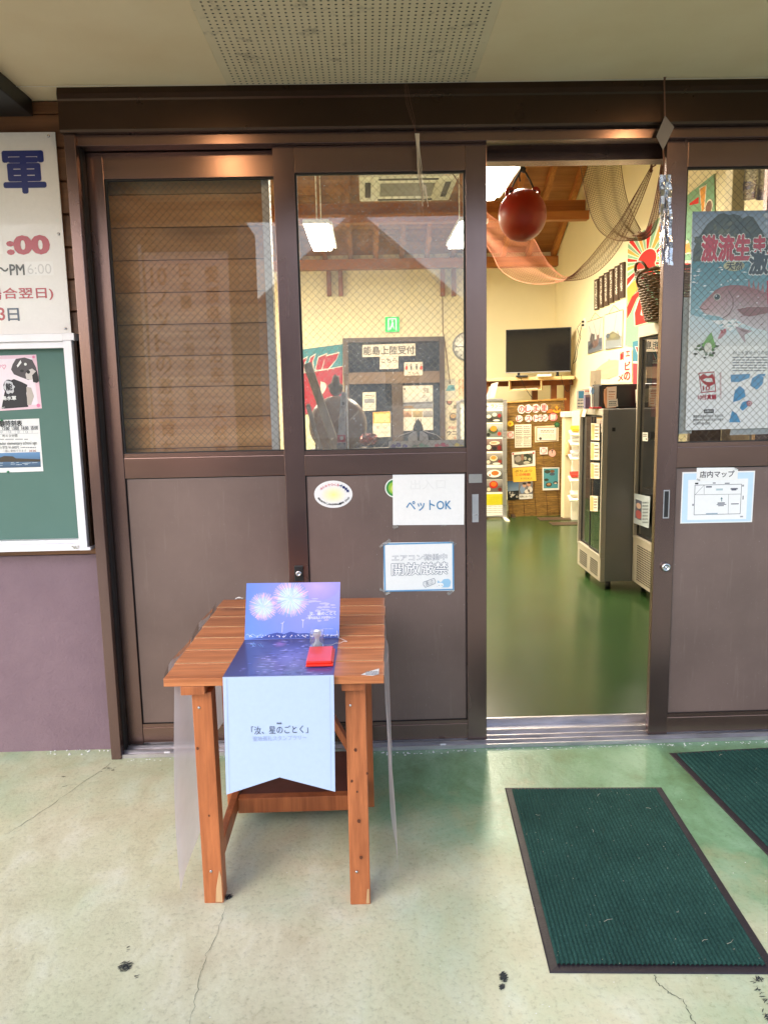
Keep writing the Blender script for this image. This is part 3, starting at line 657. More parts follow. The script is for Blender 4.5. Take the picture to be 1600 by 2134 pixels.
def leaf(x0, x1, Yf, label, sw=.083, glass='glass_clean', wr=True, right_stile=True, left_stile=True, z0=.024, z1=2.466):
    Yb = Yf+.034; t = thing('sliding_door', ((x0+x1)/2, Yf+.017, z0), label, 'door', 'bronze sliding doors')
    gx0, gx1 = x0+(sw if left_stile else 0), x1-(sw if right_stile else 0)
    if left_stile: part('stile', 'bronze', t, lambda b: b.box(x0, gx0, Yf, Yb, z0, z1, .0025))
    if right_stile: part('stile', 'bronze', t, lambda b: b.box(gx1, x1, Yf, Yb, z0, z1, .0025))
    part('top_rail', 'bronze_h', t, lambda b: b.box(gx0, gx1, Yf+.002, Yb-.002, 2.367, z1-.001, .002))
    part('middle_rail', 'bronze_h', t, lambda b: (b.box(gx0, gx1, Yf+.002, Yb-.002, 1.188, 1.272, .002), b.box(gx0, gx1, Yf+.008, Yb-.006, 1.2722, 1.290)))
    part('bottom_rail', 'bronze_h', t, lambda b: (b.box(gx0, gx1, Yf+.002, Yb-.002, z0+.006, .098, .002), b.box(gx0, gx1, Yf+.006, Yb-.006, .0982, .113)))
    part('lower_panel', 'bronze_panel', t, lambda b: b.box(gx0+.004, gx1-.004, Yf+.011, Yb-.012, .1175, 1.1835, .002))
    part('panel_gasket', 'gasket', t, lambda b: b.box(gx0, gx1, Yf+.015, Yb-.014, .1131, 1.1879))
    part('glazing_gasket', 'gasket', t, lambda b: (b.box(gx0, gx0+.007, Yf+.010, Yb-.01, 1.2901, 2.3669), b.box(gx1-.007, gx1, Yf+.010, Yb-.01, 1.2901, 2.3669), b.box(gx0+.007, gx1-.007, Yf+.010, Yb-.01, 2.3610, 2.3669), b.box(gx0+.007, gx1-.007, Yf+.010, Yb-.01, 1.2901, 1.2945)))
    g = part('pane', glass, t, lambda b: b.add([(gx0+.007, Yf+.017, 1.2945), (gx1-.007, Yf+.017, 1.2945), (gx1-.007, Yf+.017, 2.361), (gx0+.007, Yf+.017, 2.361)], [(0, 1, 2, 3)]))
    if wr:
        bb = MB(); wires(bb, gx0+.007, gx1-.007, 1.2945, 2.361, Yf+.0185); bb.build('wire_mesh', 'wire', g, 'stuff')
    return t
dA = leaf(-1.088, -.255, .047, 'leftmost fixed glass door with pale boards behind its upper pane', glass='glass_old')
dB = leaf(-.340, .488, .0, 'glass door between the table and the open doorway, bearing the pet notice', glass='glass')
dC = leaf(1.192, 2.02, .0, 'glass door at the right edge with the fish poster in its pane')
dD = leaf(1.62, 2.45, .047, 'glass door sliding behind the fish poster door, mostly hidden')
def pull(t, x, z0, z1, Yf, w=.026):
    p = part('recessed_pull', 'silver', t, lambda b: (b.box(x-w/2, x-w/2+.004, Yf-.0035, Yf-.0005, z0, z1), b.box(x+w/2-.004, x+w/2, Yf-.0035, Yf-.0005, z0, z1), b.box(x-w/2+.004, x+w/2-.004, Yf-.0035, Yf-.0005, z1-.005, z1), b.box(x-w/2+.004, x+w/2-.004, Yf-.0035, Yf-.0005, z0, z0+.005)))
    part('cup', 'silver' if x < 1 else 'gasket', p, lambda b: b.box(x-w/2+.004, x+w/2-.004, Yf-.0012, Yf-.0006, z0+.005, z1-.005)); return p
a = onY(990, 1030, 0); c = onY(990, 1088, 0); pull(dB, onY(990, 1058, 0).x, c.z, a.z, 0)
a = onY(1388, 1021, 0); c = onY(1388, 1080, 0); pull(dC, onY(1387, 1050, 0).x, c.z, a.z, 0)
k = onY(1385, 1181, 0)
part('lock_knob', 'chrome', dC, lambda b: b.lathe((k.x, 0, k.z), [(.019, .0), (.019, .012), (.016, .016), (.010, .017), (.010, .014), (.003, .014), (.003, .018), (0, .018)], 24, 'Y'))
k2 = onY(623, 1194, 0)
lp = part('lock_plate', 'black', dB, lambda b: b.box(k2.x-.018, k2.x+.018, -.010, -.0005, k2.z-.032, k2.z+.032, .003))
part('lock_cylinder', 'chrome', lp, lambda b: b.lathe((k2.x, -.010, k2.z), [(.013, 0), (.013, .006), (.010, .009), (.004, .009), (.004, .007), (0, .007)], 20, 'Y'))
kt = onY(990, 997, 0)
part('tape_residue', 'greyfoil', dB, lambda b: b.box(kt.x-.027, kt.x+.027, -.0015, -.0004, kt.z-.018, kt.z+.018))
for (x, y) in ((348, 1565), (923, 1554)):
    q = onY(x, y, -.033); MB().box(q.x-.012, q.x+.012, -.034, -.0305, .0175, .024).build('drain_cap', 'white_alu', fr)
# ==================================================================  SIGN AND NOTICE BOARD ON THE WALL
NAVY, CRIM, INK = S(20, 40, 120), S(176, 24, 54), (0.012, 0.012, 0.015)
SY = WY-.016
s = Sheet('sign_board', 'white sign board with blue brush lettering and red opening hours', 'sign', ('Y', SY), [(-90, 277), (115, 275), (149, 694), (-60, 698)], (0.82, 0.79, 0.80), mat='glossprint', th=.006)
s.text('軍', 6, 314, 96, 404, NAVY, .032)
s.text(':00', 14, 490, 105, 531, CRIM, .055); s.rect(-60, 491, 6, 530, (.88, .86, .88), 2)
s.text('～PM', -6, 551, 52, 574, INK, .018); s.rect(53, 545, 112, 574, (.88, .86, .88), 2); s.text('6:00', 58, 550, 108, 571, (.62, .60, .63), .0, 3)
s.text('合翌日)', 7, 599, 112, 626, CRIM, .016); s.text('場', -24, 598, 4, 626, CRIM, .016)
s.text('13', -14, 641, 11, 668, CRIM, .02); s.text('日', 17, 642, 41, 669, S(30, 60, 96), .018)
s.ell(120, 459, 4, 4, (.8, .8, .8), 2); s.poly([(42, 583), (48, 590), (57, 583), (52, 586)], (.8, .8, .8), 2)
r = s.done('sign_panel')
for (x, y) in ((102, 284), (123, 488), (137, 684)):
    q = onY(x, y, SY); MB().lathe((q.x, SY-.0005, q.z), [(.0055, 0), (.0055, .003), (.003, .005), (0, .005)], 12, 'Y').build('screw', 'chrome', r)

nb = thing('notice_board', (-1.5, WY, .9), 'notice board with green felt and white aluminium frame, below the sign board', 'notice board')
NB0, NB1 = .905, 1.775; NR = -1.142; NL = -1.95
part('felt_panel', mk('green_notice_felt', S(78, 112, 104), .6, 0, .05, 3), nb, lambda b: b.box(NL+.05, NR-.035, WY-.03, WY-.006, NB0+.04, NB1-.05))
part('frame_rail', 'white_alu', nb, lambda b: (b.box(NL, NR-.045, WY-.085, WY-.006, NB1-.030, NB1, .002), b.box(NL, NR-.0455, WY-.070, WY-.0302, NB1-.055, NB1-.0302)))
part('frame_rail', 'white_alu', nb, lambda b: (b.box(NL, NR-.045, WY-.085, WY-.006, NB0, NB0+.028, .002), b.box(NL, NR-.0455, WY-.072, WY-.0302, NB0+.0282, NB0+.042, .002)))
part('frame_stile', 'white_alu', nb, lambda b: (b.box(NR-.0448, NR-.012, WY-.086, WY-.0061, NB0+.012, NB1-.028, .002), ))
part('frame_stile', 'white_alu', nb, lambda b: b.box(NL-.03, NL-.0002, WY-.086, WY-.0061, NB0, NB1, .002))
part('corner_cap', 'white_alu', nb, lambda b: b.box(NR-.0449, NR, WY-.0862, WY-.006, NB1-.0278, NB1+.0005, .002))
part('corner_cap', 'white_alu', nb, lambda b: b.box(NR-.0449, NR, WY-.0862, WY-.006, NB0-.0005, NB0+.0118, .002))
part('side_casing', 'bronze_dark', nb, lambda b: b.box(NR-.0118, NR-.002, WY-.060, WY-.006, NB0+.0122, NB1-.0282))
FY = WY-.031
g = Sheet('dog_flyer', 'pink photo flyer of a grey dog in a black top, on the green board', 'flyer', ('Y', FY), [(-40, 742), (76, 739), (88, 851), (-28, 858)], S(236, 200, 214))
g.poly([(-40, 750), (68, 746), (80, 843), (-28, 850)], S(240, 226, 236), 1)
g.poly([(27, 760), (34, 748), (52, 745), (68, 750), (76, 766), (80, 782), (82, 795), (76, 797), (70, 790), (60, 792), (50, 788), (44, 786), (30, 780), (24, 770)], S(78, 72, 76), 2)
g.poly([(58, 772), (68, 768), (76, 774), (76, 786), (66, 792), (56, 790), (54, 780)], S(206, 198, 196), 3); g.ell(60, 775, 4, 4, (.01, .01, .01), 4, 10); g.ell(47, 773, 4, 3, (.02, .02, .02), 4, 10)
g.poly([(68, 782), (78, 772), (82, 794), (78, 798), (70, 796)], S(30, 28, 30), 4)
g.poly([(4, 852), (10, 820), (18, 795), (30, 790), (46, 796), (58, 802), (56, 820), (60, 848)], S(34, 32, 40), 3); g.poly([(56, 806), (66, 808), (72, 826), (66, 844), (58, 844)], S(190, 178, 172), 3)
g.ell(20, 806, 12, 15, S(34, 32, 40), 4); g.ell(20, 806, 11, 14, S(200, 200, 206), 5, 18, .18); g.vtext('能', 20, 797, 815, 14, S(30, 28, 36), .04, 6)
g.text('島水軍', 6, 825, 35, 834, (.8, .8, .8), .03, 6); g.text('PC', 4, 848, 12, 853, (.8, .8, .8), 0, 6); g.text('♡♡', -6, 760, 14, 770, S(226, 150, 178), .02, 2)
g.poly([(36, 762), (44, 750), (46, 756), (38, 766)], (.8, .8, .8), 4); g.ell(54, 759, 3, 3, (.75, .75, .75), 4, 10)
g.ell(71, 744, 3, 3, S(232, 130, 170), 2, 10); g.ell(81, 845, 4, 4, S(232, 130, 170), 2, 10)
g.done()
g = Sheet('timetable_flyer', 'white timetable flyer with an island photo, lower on the green board', 'flyer', ('Y', FY), [(-40, 877), (82, 872), (91, 982), (-32, 986)], (.80, .80, .80))
g.text('験時刻表', 0, 876, 47, 889, INK, .02); g.text('11:00  12:00  13:00  14:00  15:00', -14, 889, 80, 896, INK, .01)
for i in range(6): g.line([(-22+i*17.6+1, 888), (-21+i*17.6+1, 903)], .5, (.35, .35, .4)); g.line([(0, 0), (0, 0)], 1, INK)
for i in range(5): g.ell(-15+i*17.6+1, 900, 2.6, 2.6, (.25, .25, .3), 2, 12); g.ell(-15+i*17.6+1, 900, 1.9, 1.9, W_, 3, 12)
for y in (888.5, 896.6, 903.8): g.line([(-30, y+1.8), (81, y-1.2)], .5, (.35, .35, .4))
g.text('約４０分間', 6, 905, 37, 911, INK, .0); g.lines(-20, 913, 80, 918, 1, (.4, .4, .42)); g.text('under elementary school age.', -2, 920, 79, 929, INK, .0)
g.text('小学生 ¥1,000円', 0, 929, 40, 936, INK, 0); g.lines(44, 930, 76, 935, 1, (.3, .3, .32)); g.text('一緒に乗船できます', 6, 937, 56, 942, (.2, .2, .22), 0); g.text('>< ><', 62, 937, 76, 942, S(150, 60, 50), .02)
g.poly([(-30, 945), (84, 942), (86, 973), (-28, 976)], [S(96, 140, 186), S(96, 140, 186), S(60, 84, 110), S(60, 84, 110)], 1)
g.poly([(-30, 957), (2, 953), (10, 950), (28, 951), (34, 955), (60, 956), (85, 957), (85, 962), (-28, 963)], S(66, 58, 48), 2)
for k in range(14): x = random.uniform(-20, 78); y = random.uniform(962, 972); g.line([(x, y), (x+random.uniform(4, 14), y-.6)], .9, S(190, 204, 216))
r = g.done()
for (x, y) in ((5, 876), (18, 983)):
    q = onY(x, y, FY); MB().lathe((q.x, FY-.001, q.z), [(.004, 0), (.004, .002), (.002, .005), (.003, .007), (0, .007)], 10, 'Y').build('push_pin', mk('green_pin', S(40, 140, 90), .4), r)
q = onY(155, 1140, WY-.087); tb = MB()
for k in range(5): tb.tube([(q.x-.012+.006*k, WY-.0875-.002*(k % 2), q.z+.004*math.sin(k*2)), (q.x-.004+.006*k, WY-.090, q.z+.006*math.cos(k*3)), (q.x+.004*k, WY-.0885, q.z-.007)], .0012, 4)
tag(tb.build('string_scrap', 'straw'), 'scrap of frayed string on the lower rail of the notice board', 'string', kind='thing')

# ==================================================================  PAPERS ON THE DOORS
PY = .0096     # paper plane just proud of the lower panel face (Y = .011)
# oval sticker (its cartoon is left out)
q = onY(694.5, 1030, PY)
s = Sheet('oval_sticker', 'white oval sticker on the brown door panel left of the pet notice', 'sticker', ('Y', PY), [(694.5+40*math.cos(t*math.pi/16), 1030-28.5*math.sin(t*math.pi/16)) for t in range(32)], (.82, .82, .84), mat='glossprint')
s.grad(695, 1031, 27, 19, S(252, 236, 150), (.82, .82, .84), 1, 28)
for i, ch in enumerate('みんなでつくる'): a = math.radians(140-i*11); s.text(ch, 695+33*math.cos(a)-2.6, 1033-23*math.sin(a)-2.4, 695+33*math.cos(a)+2.6, 1033-23*math.sin(a)+2.4, S(216, 96, 110), .02)
for i, ch in enumerate('ザ・愛媛'): a = math.radians(62-i*12); s.text(ch, 695+33*math.cos(a)-3, 1033-23*math.sin(a)-2.8, 695+33*math.cos(a)+3, 1033-23*math.sin(a)+2.8, S(40, 50, 110), .03)
for i, ch in enumerate('感染に負けない みんなの安心・愛顔 を守ろう'): a = math.radians(205+i*6.3); s.text(ch, 695+34*math.cos(a)-1.9, 1029-22*math.sin(a)-1.9, 695+34*math.cos(a)+1.9, 1029-22*math.sin(a)+1.9, INK, .02)
s.lines(681, 1050, 711, 1053, 1, (.15, .15, .17)); s.done()
s = Sheet('round_sticker', 'round green sticker half hidden behind the pet notice', 'sticker', ('Y', PY+.0006), [(822+20*math.cos(t*math.pi/14), 1017-20*math.sin(t*math.pi/14)) for t in range(28)], (.80, .82, .80), mat='glossprint', th=.0004)
s.ell(822, 1017, 17.5, 17.5, S(60, 140, 70), 0, 28); s.ell(822, 1017, 13, 13, S(150, 190, 70), .4, 24); s.ell(823, 1018, 9, 9, S(206, 214, 120), .8, 20); s.done()
s = Sheet('pet_notice', 'white A4 notice reading pets OK in blue katakana on the door', 'notice', ('Y', PY-.0012), [(818, 989.5), (967.5, 988), (966.5, 1093.5), (818.5, 1094.5)], (.80, .80, .81))
s.text('出入口', 855, 999, 928, 1020, (.745, .745, .755), .0, 1); s.text('ペットOK', 846, 1042, 940, 1064, S(78, 132, 178), .016); r = s.done()
s = Sheet('air_conditioning_notice', 'laminated blue-bordered notice with white outlined lettering, below the pet notice', 'notice', ('Y', PY-.0010), [(799, 1131), (945, 1129), (946, 1231), (799, 1233)], (.80, .81, .83), mat='glossprint')
s.frame(799.5, 1131, 945.5, 1232, 3.2, S(92, 150, 198), 1)
OUT = S(92, 106, 130)
s.text('エアコン稼働中', 817, 1155, 931, 1168, (.86, .86, .88), .0, 3, outline=(OUT, .034)); s.text('開放厳禁', 816, 1172, 933, 1198, (.86, .86, .88), .012, 3, outline=(OUT, .034))
BL = S(150, 194, 226); s.poly([(910, 1222), (913, 1214), (920, 1212), (924, 1207), (932, 1206), (938, 1212), (938, 1221), (934, 1224), (918, 1224)], BL, 2); s.ell(932, 1214, 7, 8, BL, 2); s.ell(917, 1219, 7, 5, (.82, .84, .86), 3); s.line([(913, 1219), (916, 1220)], .8, OUT, 4); s.line([(919, 1219), (922, 1220)], .8, OUT, 4); s.poly([(911, 1215), (912, 1209), (916, 1213)], BL, 3)
s.line([(882, 1219), (882, 1213), (904, 1205), (907, 1211), (906, 1216), (886, 1224), (882, 1219)], .9, OUT, 2); s.text('お願いします', 886, 1210, 903, 1219, OUT, .0, 3, rot=.32); r = s.done()
def tapes(root, spots, Y):
    for (x, y, w, h, a) in spots:
        q = onY(x, y, Y); kx = .0019*w/2; kz = .0019*h/2; ca, sa = math.cos(a), math.sin(a); b = MB()
        def fn(u, v): xx, zz = (u-.5)*2*kx, (v-.5)*2*kz; return (q.x+xx*ca-zz*sa, Y-.0008-.0012*random.random(), q.z+xx*sa+zz*ca)
        b.grid(fn, 5, 3, False); b.build('clear_tape', 'vinyl2', root)
tapes(r, [(806, 1130, 18, 7, .6), (795, 1137, 12, 6, .8), (943, 1131, 16, 6, -.6), (797, 1230, 14, 6, -.4), (808, 1236, 12, 6, .4), (938, 1234, 16, 7, .7)], PY-.002)
tapes(bpy.data.objects['pet_notice'], [(824, 1098, 12, 7, .3), (925, 1095, 12, 3, .0)], PY-.002)
# map sheet on the right door
s = Sheet('floor_map_sheet', 'white paper with pale blue border showing the shop floor plan', 'notice', ('Y', PY-.0004), [(1421, 984), (1572.5, 981), (1566, 1088), (1416.5, 1091)], (.80, .80, .82))
s.poly([(1423.5, 987), (1569.5, 984), (1563.5, 1086), (1419, 1089)], S(190, 216, 238), 0); s.poly([(1433, 1000), (1558, 997), (1553.5, 1081.5), (1431, 1084)], (.80, .81, .84), .5)
LN = S(90, 94, 110)
s.line([(1447, 1011), (1544, 1009), (1541, 1070.5), (1445, 1073), (1447, 1011)], 1.0, LN, 2); s.line([(1447, 1031), (1544, 1029.5)], .7, LN, 2); s.line([(1447, 1031), (1466, 1011)], .6, LN, 2); s.line([(1466, 1011), (1466, 1030)], .6, LN, 2); s.line([(1517, 1030), (1516, 1071)], .6, LN, 2)
s.poly([(1500, 1040), (1502.5, 1035.5), (1505, 1040), (1503.3, 1040), (1503.3, 1045), (1501.7, 1045), (1501.7, 1040)], S(70, 120, 130), 2)
for (x, y, w, h, c) in ((1470, 1013, 12, 3, LN), (1491, 1018, 14, 4, S(170, 190, 200)), (1521, 1017, 15, 3, LN), (1523, 1020, 10, 2, LN), (1494, 1047, 15, 2.5, LN), (1492, 1050.5, 20, 1.6, LN), (1495, 1053, 12, 1.6, LN), (1522, 1049, 16, 2, LN), (1470, 1069, 24, 3, S(150, 170, 186)), (1509, 1006, 10, 2, LN), (1447, 1006, 7, 3, INK), (1484, 1005, 6, 3, S(150, 150, 160)), (1541, 1075, 6, 3, S(150, 150, 160)), (1545, 1010, 4, 4, S(150, 150, 160)), (1546, 1033, 2, 8, LN), (1441, 1050, 5, 4, S(150, 150, 160))): s.rect(x, y, x+w, y+h, c, 2)
s.done()
s = Sheet('title_slip', 'white paper slip reading store map taped across the top of the floor plan', 'notice', ('Y', PY-.0022), [(1451, 975), (1528, 974), (1537, 978), (1536, 1000), (1457, 1002.5), (1450, 998)], (.81, .81, .82))
s.text('店内マップ', 1457, 981, 1529, 995, S(62, 62, 72), .012); r = s.done(); tapes(r, [(1533, 977, 8, 4, -.4), (1454, 1000, 8, 4, -.4)], PY-.0032)

# fish poster behind the wired pane
FYp = .0205
s = Sheet('fish_poster', 'tall poster of a red sea bream over a sea, behind the wired door pane', 'poster', ('Y', FYp), [(1442, 441), (1660, 437), (1650, 890), (1427, 897)], (.95, .95, .97), mat='glossprint')
A_, B_ = S(126, 150, 184), S(206, 214, 228)
s.poly([(1442, 441), (1660, 437), (1657, 545), (1440, 545)], [A_, A_, S(196, 206, 222), S(196, 206, 222)], 0)
for k in range(7): s.ell(random.uniform(1560, 1650), random.uniform(450, 500), 22, 7, S(188, 198, 216), .3, 14, .3)
isl = [(1442, 545), (1444, 520), (1452, 500), (1462, 483), (1472, 468), (1486, 456), (1496, 447), (1506, 444), (1518, 448), (1528, 446), (1540, 449), (1546, 456), (1556, 450), (1568, 452), (1576, 464), (1584, 478), (1592, 492), (1604, 500), (1640, 508), (1657, 512), (1657, 548), (1442, 548)]
s.poly(isl, S(64, 70, 48), .6)
rr_ = random.Random(5)
for k in range(90):
    x = rr_.uniform(1448, 1600); top = 446+abs(x-1515)*.62 if x < 1540 else 452+(x-1540)*.9; y = rr_.uniform(top+6, 540)
    if y < 542: s.ell(x, y, rr_.uniform(3, 8), rr_.uniform(2.5, 6), S(*rr_.choice([(48, 54, 36), (84, 88, 58), (104, 106, 72), (58, 62, 46)])), .8+.002*k, 9, .35)
s.poly([(1441, 545), (1657, 545), (1653, 660), (1437, 670)], [S(74, 138, 156), S(74, 138, 156), S(150, 190, 206), S(150, 190, 206)], .5)
for k in range(120):
    y = rr_.uniform(545, 690); x = rr_.uniform(1438, 1640); w_ = rr_.uniform(4, 26)*(.4+.6*(y-540)/150); c = rr_.choice([S(226, 234, 240), S(196, 218, 228), S(96, 160, 176), S(240, 242, 246)])
    s.poly([(x, y), (x+w_*.5, y-rr_.uniform(1, 3)), (x+w_, y-rr_.uniform(-1, 2)), (x+w_*.55, y+rr_.uniform(.6, 2.4))], c, .9+.002*k)
s.poly([(1437, 655), (1480, 668), (1520, 690), (1560, 668), (1653, 672), (1650, 720), (1434, 722)], [S(206, 222, 232)]*5+[(.80, .80, .82)]*2, 1.2)
# bream
FB = [S(176, 128, 128), S(150, 92, 96), S(150, 96, 100), S(146, 84, 88), S(160, 110, 112)]
body = [(1456, 641), (1462, 632), (1476, 618), (1490, 604), (1506, 597), (1524, 594), (1548, 595), (1572, 602), (1600, 612), (1640, 624), (1640, 700), (1600, 690), (1570, 684), (1545, 674), (1530, 664), (1512, 668), (1498, 660), (1480, 657), (1466, 653)]
s.poly(body, [S(196, 150, 152), S(190, 140, 142), S(176, 118, 118), S(160, 96, 96), S(158, 92, 94), S(160, 100, 100), S(150, 88, 92), S(150, 84, 88), S(156, 90, 94), S(160, 100, 104), S(206, 196, 206), S(206, 198, 208), S(214, 206, 214), S(216, 206, 212), S(208, 190, 198), S(214, 200, 206), S(220, 206, 210), S(216, 194, 198), S(206, 168, 172)], 2)
s.ell(1493, 619, 8, 7.5, S(196, 180, 170), 2.4); s.ell(1493, 619, 5.8, 5.6, (.02, .02, .03), 2.7); s.ell(1491, 617, 1.6, 1.6, (.7, .7, .75), 3, 10)
s.line([(1458, 642), (1468, 646), (1476, 643)], 1.2, S(110, 52, 60), 2.6)
s.line([(1516, 606), (1526, 622), (1526, 640), (1518, 654), (1504, 664)], 1.5, S(104, 54, 62), 2.6); s.line([(1502, 600), (1512, 614), (1514, 632), (1506, 646)], .9, S(150, 96, 100), 2.6)
for k in range(80):
    x = rr_.uniform(1530, 1636); y = rr_.uniform(612, 676)
    s.ell(x, y, 2.2, 1.3, S(*rr_.choice([(200, 168, 176), (176, 132, 142), (220, 204, 212), (152, 100, 110)])), 2.4+.001*k, 8)
for k in range(9): x = 1556+k*9; s.poly([(x, 602+k*2.2), (x+3+k, 580+k*2.8), (x+8, 604+k*2.2)], S(170, 112, 116), 1.8)
s.poly([(1534, 645), (1556, 640), (1600, 640), (1640, 636), (1640, 648), (1600, 652), (1560, 660), (1546, 656)], S(140, 84, 90), 2.9)
s.poly([(1530, 680), (1546, 684), (1566, 690), (1550, 698), (1552, 716), (1542, 702)], S(188, 166, 176), 2.9); s.poly([(1536, 684), (1560, 690), (1548, 693)], S(150, 120, 130), 3)
WHT = ((.92, .92, .93), .040)
s.text('激流生まれ', 1460, 488, 1632, 545, S(196, 14, 44), .050, 4, outline=WHT); s.text('激流', 1559, 522, 1640, 573, (.012, .012, .014), .045, 6, outline=WHT)
s.ell(1528, 554, 22, 11, S(204, 196, 150), 3, 24); s.text('天然', 1512, 546, 1546, 563, INK, .03, 5)
s.poly([(1596, 585), (1640, 584), (1640, 636), (1598, 634)], S(196, 20, 60), 3.4)
s.ell(1474, 722, 30, 26, (.82, .82, .83), 1.5)
for k in range(40): s.ell(1474+rr_.gauss(0, 12), 726+rr_.gauss(0, 7), 4, 2.5, S(*rr_.choice([(70, 110, 60), (40, 80, 40), (110, 130, 110), (30, 40, 34), (150, 160, 150)])), 1.8+.002*k, 8, .4)
s.poly([(1461, 720), (1470, 706), (1481, 692), (1486, 708), (1490, 722), (1476, 730)], S(110, 168, 84), 3); s.ell(1474, 724, 8, 10, S(226, 222, 214), 3.4); s.poly([(1494, 706), (1500, 692), (1512, 684), (1512, 694), (1500, 706)], S(206, 150, 160), 3)
s.text('激流', 1500, 686, 1511, 694, CRIM, .02, 4, rot=.4)
s.poly([(1454, 777), (1487, 774), (1491, 816), (1460, 819)], CRIM, 1.5); s.poly([(1456, 779), (1486, 776), (1489, 814), (1461, 817)], (.80, .80, .82), 1.8); s.poly([(1456, 786), (1464, 779), (1474, 784), (1484, 779), (1488, 790), (1488, 800), (1476, 806), (1466, 800), (1460, 794)], CRIM, 2.1); s.poly([(1462, 792), (1470, 788), (1482, 788), (1484, 796), (1472, 796)], (.80, .80, .82), 2.4); s.text('10', 1463, 804, 1478, 814, CRIM, .03, 2.6)
s.text('10付真鯛', 1453, 822, 1491, 833, CRIM, .03); s.vtext('来島で生まれ海流育ち', 1500, 776, 830, 4, S(170, 60, 70), 0)
s.text('村上水軍ゆかりの他', 1526, 731, 1600, 740, S(110, 120, 130), .0); s.lines(1525, 742, 1600, 775, 6, S(150, 156, 166))
MAPB = S(90, 156, 204)
s.poly([(1521, 781), (1562, 779), (1560, 788), (1548, 792), (1540, 796), (1522, 796)], MAPB, 1.5); s.poly([(1566, 788), (1580, 780), (1590, 786), (1588, 800), (1576, 812), (1562, 804)], MAPB, 1.5); s.poly([(1530, 814), (1540, 804), (1550, 812), (1552, 826), (1540, 834), (1526, 838)], MAPB, 1.5); s.poly([(1546, 838), (1560, 834), (1556, 848), (1546, 856), (1540, 850)], MAPB, 1.5); s.poly([(1524, 856), (1534, 862), (1542, 880), (1518, 880)], MAPB, 1.5); s.poly([(1576, 780), (1594, 779), (1592, 785)], MAPB, 1.5)
s.ell(1560, 841, 5.5, 5.5, CRIM, 2); s.ell(1560, 841, 3.6, 3.6, (.8, .8, .82), 2.3); s.ell(1560, 841, 2.2, 2.2, CRIM, 2.6)
s.rect(1466, 853, 1486, 861, INK, 1.5); s.text('お問合せ', 1468, 854.6, 1484, 859.4, (.8, .8, .8), .02); s.text('愛媛県漁業協同組合 宮窪支所', 1443, 864, 1506, 870, S(60, 60, 70), .0); s.text('愛媛県今治市宮窪町宮窪2799番地', 1443, 872, 1506, 877.5, S(60, 60, 70), .0); s.text('tel.0897-86-2008', 1443, 879.5, 1478, 885, S(60, 60, 70), .0)
s.done()
s = Sheet('window_paper', 'plain grey translucent paper behind the fish poster by the door stile', 'paper', ('Y', FYp+.012), [(1424, 620), (1460, 619), (1440, 903), (1408, 905)], S(176, 178, 176)); s.done()
s = Sheet('window_paper', 'grey translucent paper showing under the right part of the fish poster', 'paper', ('Y', FYp+.012), [(1530, 860), (1640, 858), (1640, 903), (1519, 907)], S(182, 186, 190)); s.done()

# ==================================================================  STRINGS AND TASSELS UNDER THE CEILING
b = MB(); L0, L1 = onY(-40, 153, -.085), onY(1700, 152, -.085); pts = []
for i in range(61):
    t = i/60; p = L0.lerp(L1, t); p.z = CZ-.004-.004*math.sin(math.pi*t)+random.uniform(-.0008, .0008); p.y = -.085; pts.append(p)
tag(b.tube(pts, .0011, 5).build('ceiling_string', 'cord'), 'thin white string stretched along the porch ceiling above the doors', 'string', kind='thing')
def ribbon(b, pts, wd, th=.0003, tw=0.0):
    """thin film strip along pts"""
    vs = []
    for i, p in enumerate(pts):
        a = tw*i; d = Vector((math.cos(a), math.sin(a), 0))*wd/2*(1 if not isinstance(wd, list) else 1); vs += [p-d, p+d]
    b.add(vs, [(2*i, 2*i+1, 2*i+3, 2*i+2) for i in range(len(pts)-1)])
TY = -.085
t1 = thing('plastic_tassel', onY(870, 440, TY), 'faded clear plastic tassel on a rusty thread, in front of the closed door pane', 'tassel')
b = MB(); 
for dx in (-3, 0, 4): b.tube([onY(844+dx*.3, 158, TY), onY(846+dx, 185, TY), onY(850+dx*1.4, 215, TY), onY(860+dx, 250, TY), onY(866, 276, TY)], .0007, 4)
b.tube([onY(838, 160, TY), onY(848, 154, TY-.004), onY(850, 162, TY)], .0018, 5); b.build('thread', 'rust', t1)
b = MB()
for k in range(4):
    o = k*2.2; P_ = [onY(866+o*.9+(880-866)*(i/9)**1.2+1.2*math.sin(i+k), 278+(430-278)*i/9-k*5*(i == 9), TY-.002*k) for i in range(10)]; ribbon(b, P_, .006, tw=.12+.05*k)
P_ = [onY(884+i*1.6, 385+i*9, TY-.003) for i in range(6)]; ribbon(b, P_, .010, tw=.3)
b.build('film_strips', mk('hazy_plastic_film', S(226, 212, 196), .3, 0, .15, 30), t1)
t2 = thing('foil_tassel', onY(1385, 552, TY), 'crinkled silver foil tassel under a grey paper diamond, beside the open doorway', 'tassel')
b = MB(); b.tube([onY(1383, 153, TY), onY(1384, 200, TY), onY(1385, 245, TY)], .0028, 6); b.tube([onY(1376, 156, TY), onY(1388, 154, TY-.004), onY(1384, 170, TY)], .002, 5); b.tube([onY(1381, 310, TY), onY(1383, 350, TY), onY(1382, 365, TY)], .0028, 6); b.build('cord', 'rust', t2)
s_ = [onY(1385, 241, TY-.004), onY(1367, 284, TY-.004), onY(1381, 313, TY-.004), onY(1404, 265, TY-.004)]
MB().poly(s_, (0, -1, 0), .002).build('paper_diamond', mk('grey_card', S(128, 122, 122), .7), t2)
b = MB(); rt = random.Random(11)
